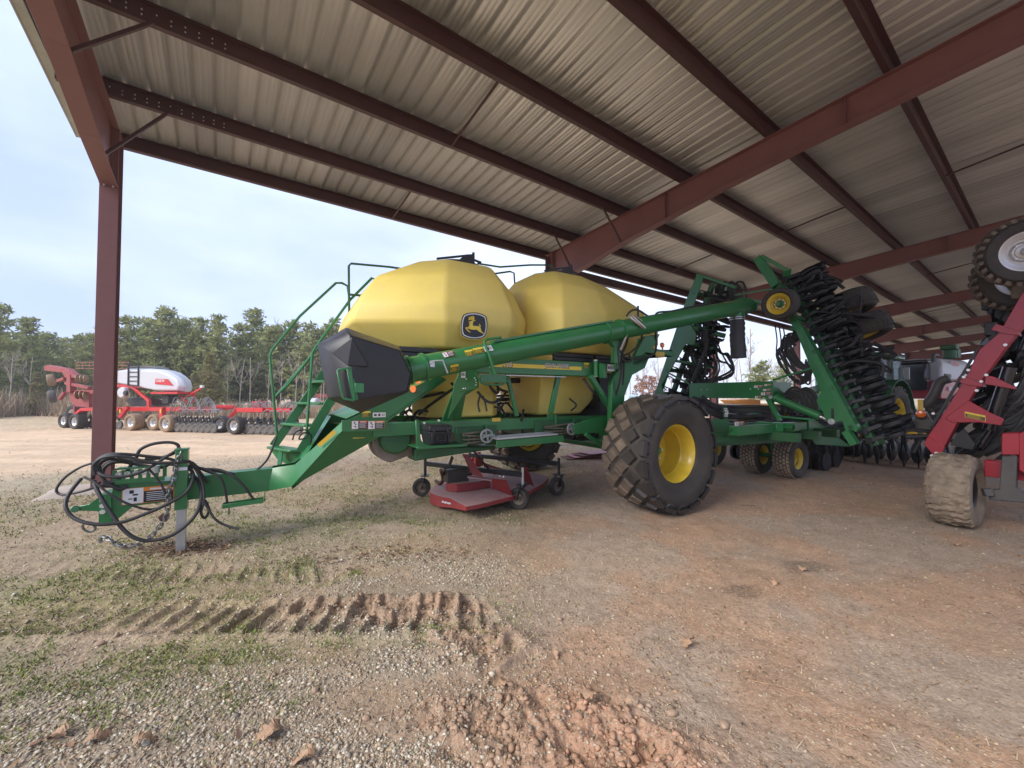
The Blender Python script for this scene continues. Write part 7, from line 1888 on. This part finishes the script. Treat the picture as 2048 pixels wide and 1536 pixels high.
def pine_proto(h, seed, dens=1.0, wide=.24, low=.12, m='needle'):
    rg = random.Random(seed); tr = MB(); tufts = []
    bend = [rg.uniform(-.02, .02) for _ in range(2)]
    def ax(z): return Vector((bend[0] * z * z / h, bend[1] * z * z / h, z))
    tr.tube([ax(h * k / 8) for k in range(9)], .1, 7, radii=[h * .013 * (1 - k / 8.6) for k in range(9)])
    z = h * low; lv = 0
    while z < h * .985:
        f = (z / h - low) / (1 - low); prof = (1 - f) ** .58 * (.30 + .70 * min(1, f * 3 + .35)) * rg.uniform(.8, 1.12); rad = h * wide * prof
        nb = rg.randint(5, 7); a0 = rg.uniform(0, 6.28)
        for i in range(nb):
            a = a0 + 2 * PI * i / nb + rg.uniform(-.3, .3); L = rad * rg.uniform(.6, 1.2)
            if rg.random() < .08: continue
            d = Vector((math.cos(a), math.sin(a), rg.uniform(.05, .45))); p0 = ax(z); p1 = p0 + d * L
            tr.cyl(p0, p1, .035 * h / 10, 4, .012)
            nt = max(2, int(L / .42 * dens))
            tone = rg.uniform(.1, .9)
            for j in range(nt):
                t_ = (j + .7) / nt; c = p0.lerp(p1, t_) + Vector((rg.uniform(-.3, .3), rg.uniform(-.3, .3), rg.uniform(-.1, .35))) * (.55 * h / 10)
                tufts.append((c, rg.uniform(.32, .58) * h / 10, min(1, max(0, tone * .6 + .4 * rg.random()))))
                if t_ > .4: tufts.append((c + Vector((-d.y, d.x, 0)) * rg.uniform(-.45, .45) * (h / 10), rg.uniform(.28, .5) * h / 10, min(1, max(0, tone * .6 + .4 * rg.random()))))
        z += h * rg.uniform(.035, .055); lv += 1
    for k in range(4): tufts.append((ax(h * (.97 + .012 * k)), .3 * h / 10, .9))
    return mesh_of(tr, 'trunk', M['bark']), foliage_mesh('crown', tufts, M[m], rg, k=9)
PINES = [pine_proto(10, 40 + i, 1.0, w_, lo) for i, (w_, lo) in enumerate(((.30, .06), (.27, .08), (.33, .08), (.25, .10), (.30, .16)))]
CEDARS = [pine_proto(6, 60 + i, 1.5, .24, .03, 'cedar') for i in range(2)]
BARES = []
for i in range(4):
    bg, sm = bare_proto(10, 80 + i)
    me1 = mesh_of(bg, 'trunk', M['barkpale']); me2 = mesh_of(sm, 'twigs', M['twigm']) if 'twigm' in M else mesh_of(sm, 'twigs', M['barkpale'])
    BARES.append((me1, me2))
def tree(kind, x, y, h, rz, label, group, cat, name, sx=1.0):
    protos = {'pine': (PINES, 10), 'cedar': (CEDARS, 6), 'bare': (BARES, 10)}[kind]
    i = (int(abs(x * 7.3 + y * 3.1)) * 7 + int(h * 5)) % len(protos[0])
    me = protos[0][i]
    s = h / protos[1]
    t = thing(name, label, cat, None, group, (x, y, 0), rz); t.scale = (s * sx, s * sx, s)
    for m_, nm in zip(me, ('trunk', 'crown' if kind != 'bare' else 'crown')):
        o = bpy.data.objects.new(nm, m_); sc.collection.objects.link(o); o.parent = t
    return t
def at(px, Z): return ((px - 1024) / 800.0 * Z, Z)
rgT = random.Random(77)
WORDS_P = ['tall', 'broad', 'rounded', 'pointed', 'full', 'slim', 'ragged', 'even']
def wood():
    # front rank of pines: (px, depth, top y)
    front = [(-120, 40, 640), (-60, 38, 628), (-5, 36, 612), (48, 39, 640), (95, 43, 668), (150, 46, 672), (205, 44, 655), (252, 41, 636), (290, 44, 640), (330, 42, 618), (368, 45, 640), (402, 43, 640), (438, 42, 636), (478, 47, 650), (505, 50, 624), (545, 46, 655), (585, 48, 645), (625, 46, 650), (662, 48, 640), (700, 50, 650), (745, 52, 655), (800, 54, 665), (860, 56, 670), (920, 58, 675)]
    places = ['behind the far left edge', 'at the left margin of the wood', 'left of the steel column in front', 'above the old red planter', 'left beside the steel column top gap', 'hugging the left side of the steel column', 'behind the steel column', 'right beside the steel column', 'over the white seeder tank left end', 'above the white seeder tank', 'over the seeder tank right end', 'above the seeder lamp pole', 'above the yellowish cedar', 'between cedar and bare trunks', 'the tallest open crown left of the stairs', 'above the lower stairs rail', 'behind the stairs handrail bend', 'above the stair steps', 'left of the black hopper top', 'behind the black hopper', 'hidden by the front yellow tank edge', 'behind the front yellow tank', 'low behind the tank middle', 'low behind the tank badge']
    for i, ((px, Z, ty), pl) in enumerate(zip(front, places)):
        x, y = at(px, Z); h = (790 - ty) / 800 * Z + 1.75
        tree('pine', x, y, h * 1.02, rgT.uniform(0, 6), f"{WORDS_P[i % 8]} green pine {pl}", 'pines along the yard edge', 'pine tree', 'pine_tree', rgT.uniform(.95, 1.25))
    # second rank, further back
    for i in range(26):
        px = -140 + i * 44 + rgT.uniform(-10, 10); Z = rgT.uniform(52, 62); ty = rgT.uniform(648, 682)
        x, y = at(px, Z); h = (790 - ty) / 800 * Z + 1.75
        tree('pine', x, y, h, rgT.uniform(0, 6), 'dark pine in the closed back rank of the wood', 'pines in the back rank', 'pine tree', 'pine_tree', 1.3)
    bl = [(60, 34, 700), (20, 33, 690), (118, 46, 655), (160, 47, 660), (215, 39, 700), (432, 36, 735), (455, 37, 715), (478, 36, 705), (500, 37, 700), (515, 52, 640), (545, 53, 635), (535, 38, 720), (560, 37, 705), (590, 36, 690), (605, 38, 720), (640, 38, 700), (648, 37, 690), (668, 39, 715)]
    for i, (px, Z, ty) in enumerate(bl):
        x, y = at(px, Z); h = (790 - ty) / 800 * Z + 1.75
        where = ['left of the old planter', 'at the left picture margin', 'rising grey over the pines left of the column', 'twin grey crown left of the column', 'just right of the steel column', 'short one right of the seeder', 'behind the seeder hoses', 'pale trunk behind the seeder toolbar', 'forked pale trunk behind the toolbar', 'grey top above the pine tips', 'second grey top above the pine tips', 'pale trunk left of the stair rail', 'pale trunk seen through the stair rail', 'pinkish crown inside the handrail loop', 'thin trunk between rail and steps', 'tall trunk beside the hopper', 'reddish crown left of the hopper', 'last bare trunk before the hopper'][i]
        tree('bare', x, y, h * 1.05, rgT.uniform(0, 6), f"leafless tree {where}", 'leafless trees in front of the pines', 'bare tree', 'bare_tree', rgT.uniform(.7, 1.0))
    for i, (px, Z, ty) in enumerate([(420, 35, 708), (390, 36, 745), (75, 34, 745)]):
        x, y = at(px, Z); h = (790 - ty) / 800 * Z + 1.75
        tree('cedar', x, y, h, rgT.uniform(0, 6), ['brownish yellow cedar right of the seeder tank', 'small dull cedar behind the seeder tank end', 'small yellow green cedar left of the old planter'][i], None, 'cedar', 'cedar_tree', 1.0)
    # right hand side, seen through the drill
    rb = [(1500, 46, 628, .95), (1470, 60, 690, .9), (1530, 70, 700, 1), (1445, 75, 705, 1), (1560, 64, 690, 1), (1590, 72, 700, 1), (1400, 70, 705, 1), (1370, 66, 700, 1), (1340, 62, 708, 1), (1316, 50, 680, .8), (1285, 66, 702, 1), (1260, 70, 700, 1), (1620, 75, 705, 1), (1660, 75, 705, 1), (1230, 66, 700, 1), (1700, 80, 710, 1)]
    for i, (px, Z, ty, sx) in enumerate(rb):
        x, y = at(px, Z); h = (790 - ty) / 800 * Z + 1.75
        lab = 'tall pale leafless tree standing between sock and raised wing' if i == 0 else ('slender leafless tree right beside the amber reflector lamp' if i == 9 else 'hazy leafless tree far beyond the shed openings')
        tree('bare', x, y, h, rgT.uniform(0, 6), lab, None if i in (0, 9) else 'far leafless trees beyond the shed', 'bare tree', 'bare_tree', sx * 1.1)
    for i, (px, Z, ty) in enumerate([(1521, 44, 722), (1566, 46, 728)]):
        x, y = at(px, Z); h = (790 - ty) / 800 * Z + 1.75
        tree('pine', x, y, h, 1.3 * i, ['small pine right beside the hanging rubber sock', 'small pine left beside the raised wing hoses'][i], None, 'pine tree', 'pine_tree', 1.4)
    for i in range(22):
        px = 1080 + i * 34; x, y = at(px, 95 + 10 * (i % 3))
        tree('bare', x, y, 12, rgT.uniform(0, 6), 'hazy leafless tree far beyond the shed openings', 'far leafless trees beyond the shed', 'bare tree', 'bare_tree', 1.5)
    # russet oak
    x, y = at(1298, 36); t = thing('russet_oak', 'small oak with dead russet leaves seen left of the drill mast', 'oak tree', None, None, (x, y, 0))
    rg = random.Random(5); tf = []
    for k in range(260):
        a = rg.uniform(0, 6.28); r_ = rg.random() ** .5 * 1.5; z = rg.uniform(.8, 3.4); tf.append((Vector((math.cos(a) * r_ * (1 - abs(z - 2) / 3), math.sin(a) * r_, z)), .3, rg.random()))
    o = bpy.data.objects.new('crown', foliage_mesh('crown', tf, M['twigred'], rg, 6)); sc.collection.objects.link(o); o.parent = t
    b = MB(); b.tube([(0, 0, 0), (.05, 0, 1), (0, .05, 2.2), (.05, 0, 3)], .08, 7, radii=[.1, .08, .05, .02]); b.build('trunk', M['bark'], t)
wood()
# dry brush at the foot of the wood
def brush():
    x, y, k = [], [], 0
    n = 5200
    px = rng.uniform(-200, 760, n); Z = rng.uniform(31, 39, n) + 3 * np.sin(px * .02); X = (px - 1024) / 800 * Z
    tall = np.where(px < 260, 1.0, .55) * (0.4 + rng.random(n))
    tv4 = [(-.5, 0, 0), (.5, 0, 0), (.15, .45, 1), (-.15, .45, 1)]
    N = 5; P = np.repeat(np.stack([X, Z, np.zeros(n)], 1), N, 0) + rng.normal(size=(n * N, 3)) * np.array([.35, .35, .0])
    h = np.repeat(tall, N) * (.5 + rng.random(n * N)) * 1.3
    S = np.stack([.03 + .05 * rng.random(n * N), h * .9, h], 1)
    pal = np.array([[.40, .30, .20], [.33, .25, .17], [.45, .36, .24], [.22, .20, .12], [.38, .24, .16]]); cols = pal[rng.integers(0, 5, n * N)] * (.7 + .5 * rng.random((n * N, 1)))
    o = scatter_mesh('undergrowth', tv4, [(0, 1, 2, 3)], P, S, rng.random(n * N) * 6.28, (rng.random(n * N) - .5) * .9, cols, 'dry_brush')
    tag(o, 'tangled dry brown brush along the foot of the wood', None, None, 'stuff')
brush()

# ================================================================ fallen leaves, sticks and single stones near the viewer
def litter():
    def leafmesh(seed, L=.15):
        rg = random.Random(seed); out = []
        half = [(0, 0), (.06, .02), (.12, .10), (.30, .06), (.26, .22), (.42, .40), (.22, .36), (.18, .48), (.40, .68), (.16, .60), (.14, .74), (.24, .92), (.08, .84), (0, 1.0)]
        pts = half + [(-x, y) for x, y in half[1:-1][::-1]]
        bm = bmesh.new(); vs = [bm.verts.new((x * L + rg.uniform(-.004, .004), y * L, 0)) for x, y in pts]; f = bm.faces.new(vs); bmesh.ops.triangulate(bm, faces=[f]); bmesh.ops.subdivide_edges(bm, edges=bm.edges[:], cuts=2, use_grid_fill=True)
        for v in bm.verts: v.co.z = .035 * abs(v.co.x / L) * 1.6 * rg.uniform(.7, 1.3) + .02 * math.sin(v.co.y / L * 5) + .012
        me = bpy.data.meshes.new('leaf_blade'); bm.to_mesh(me); bm.free(); me.materials.append(M['leafbrown']); return me
    spots = [(562, 1462, 'large curled tan oak leaf on the gravel near the picture bottom', .13), (165, 1492, 'pair half of pale oak leaf low in the left grass corner', .12), (130, 1480, 'dark brown oak leaf low in the left grass corner', .12), (630, 1525, 'light oak leaf cut by the bottom picture edge', .11), (1012, 1362, 'oak leaf lying at the top of the red mud ridge', .11), (1170, 1415, 'upright folded pale leaf on the churned red mud', .12), (1105, 1308, 'thin silver leaf on the brown dirt left of center', .08), (1380, 1290, 'broad brown leaf lying alone on the bare dirt', .12), (1300, 1502, 'small tan leaf below the churned mud', .09), (1605, 1145, 'dark shrivelled leaf between the wheels on the dirt', .10), (1555, 1168, 'faint brown leaf on the dirt right of the big wheel', .09), (265, 1500, 'pale leaf half under grass by the bottom edge', .10), (1915, 1095, 'dark crumpled leaf in front of the mud caked wheel', .11), (720, 990, 'russet leaf in the straw left of the mower', .1)]
    for i, (px, py, lab, L) in enumerate(spots):
        r = ray(px, py); p = CAMP + r * (-HC / r.z); z = gz(p.x, p.y)
        t = thing('fallen_leaf', lab, 'leaf', None, 'fallen oak leaves', (p.x, p.y, z + .004), rgT.uniform(0, 6.28))
        t.rotation_euler = (rgT.uniform(-.25, .25), rgT.uniform(-.25, .25), rgT.uniform(0, 6.28))
        o = bpy.data.objects.new('leaf_blade', leafmesh(i, L)); sc.collection.objects.link(o); o.parent = t
        b = MB(); b.tube([(0, 0, .012), (0, -.02, .01), (.004, -.045, .004)], .0013, 5); b.build('stalk', M['leafbrown'], t)
    st = [(1343, 1430, .030, 'rounded stone right of the churned mud'), (1485, 1247, .028, 'smooth flat pebble alone on the open dirt'), (1120, 1240, .022, 'small reddish stone on the dirt center'), (1100, 1148, .02, 'tan stone above the track end'), (1450, 1452, .028, 'broken tan stone near the bottom dirt'), (1135, 1202, .018, 'little tan stone beyond the track'), (1316, 1390, .018, 'small dark stone right of the mud ridge'), (200, 1288, .03, 'grey tan stone on the grassy wheel track'), (630, 1383, .025, 'large tan stone in the gravel patch'), (732, 1438, .024, 'oval tan stone low in the gravel')]
    for i, (px, py, s, lab) in enumerate(st):
        r = ray(px, py); p = CAMP + r * (-HC / r.z); z = gz(p.x, p.y); rg = random.Random(i)
        bm = bmesh.new(); bmesh.ops.create_icosphere(bm, subdivisions=2, radius=1)
        for v in bm.verts: v.co = v.co * (1 + .22 * (rg.random() - .5)); v.co = Vector((v.co.x * s * 1.0, v.co.y * s * .8, v.co.z * s * .55))
        me = bpy.data.meshes.new('stone'); bm.to_mesh(me); bm.free(); me.materials.append(M['stone'])
        o = bpy.data.objects.new('stone', me); sc.collection.objects.link(o); o.location = (p.x, p.y, z + s * .35); o.rotation_euler = (0, 0, i); tag(o, lab, 'stone', 'single larger stones')
    rg = random.Random(9)
    for i, (px, py, L, lab) in enumerate([(1495, 1010, .22, 'thin dark stick on the dirt right of the mower'), (1075, 1335, .2, 'pale straw stalk lying left on the brown dirt'), (1560, 1378, .35, 'long thin straw across the dirt'), (1860, 1375, .22, 'short pale straw low on the right dirt'), (1345, 1085, .12, 'small broken twig near the big wheel')]):
        r = ray(px, py); p = CAMP + r * (-HC / r.z); z = gz(p.x, p.y)
        b = MB(); b.tube([(-L / 2, 0, .008), (0, .01, .012), (L / 2, -.01, .008)], .0028, 6); o = b.build('stick', M['leafbrown'] if i else M['black_mt']); o.location = (p.x, p.y, z); o.rotation_euler = (0, 0, rg.uniform(-.6, .6)); tag(o, lab, 'stick')
M['leafbrown'] = mat('dry_leaf', (.34, .215, .13), .75, var=.3, vscale=30)
M['stone'] = mat('tan_stone', (.36, .25, .17), .8, var=.2, vscale=30)
M['stonepale'] = mat('pale_stone', (.52, .46, .39), .8, var=.15, vscale=30)
litter()

# ================================================================ thin winter haze
hz = MB(); hz.box((0, 60, 9), (340, 300, 20.5)); ho = hz.build('haze', [], None)
hm = bpy.data.materials.new('winter_haze'); hm.use_nodes = True; hn = hm.node_tree.nodes; hn.clear()
ov = hn.new('ShaderNodeOutputMaterial'); pv = hn.new('ShaderNodeVolumePrincipled'); pv.inputs['Color'].default_value = (.86, .90, .96, 1); pv.inputs['Density'].default_value = .0013; pv.inputs['Anisotropy'].default_value = .2
hm.node_tree.links.new(pv.outputs[0], ov.inputs['Volume'])
ho.data.materials.append(hm); tag(ho, 'thin pale winter haze over the yard and wood', None, None, 'stuff')
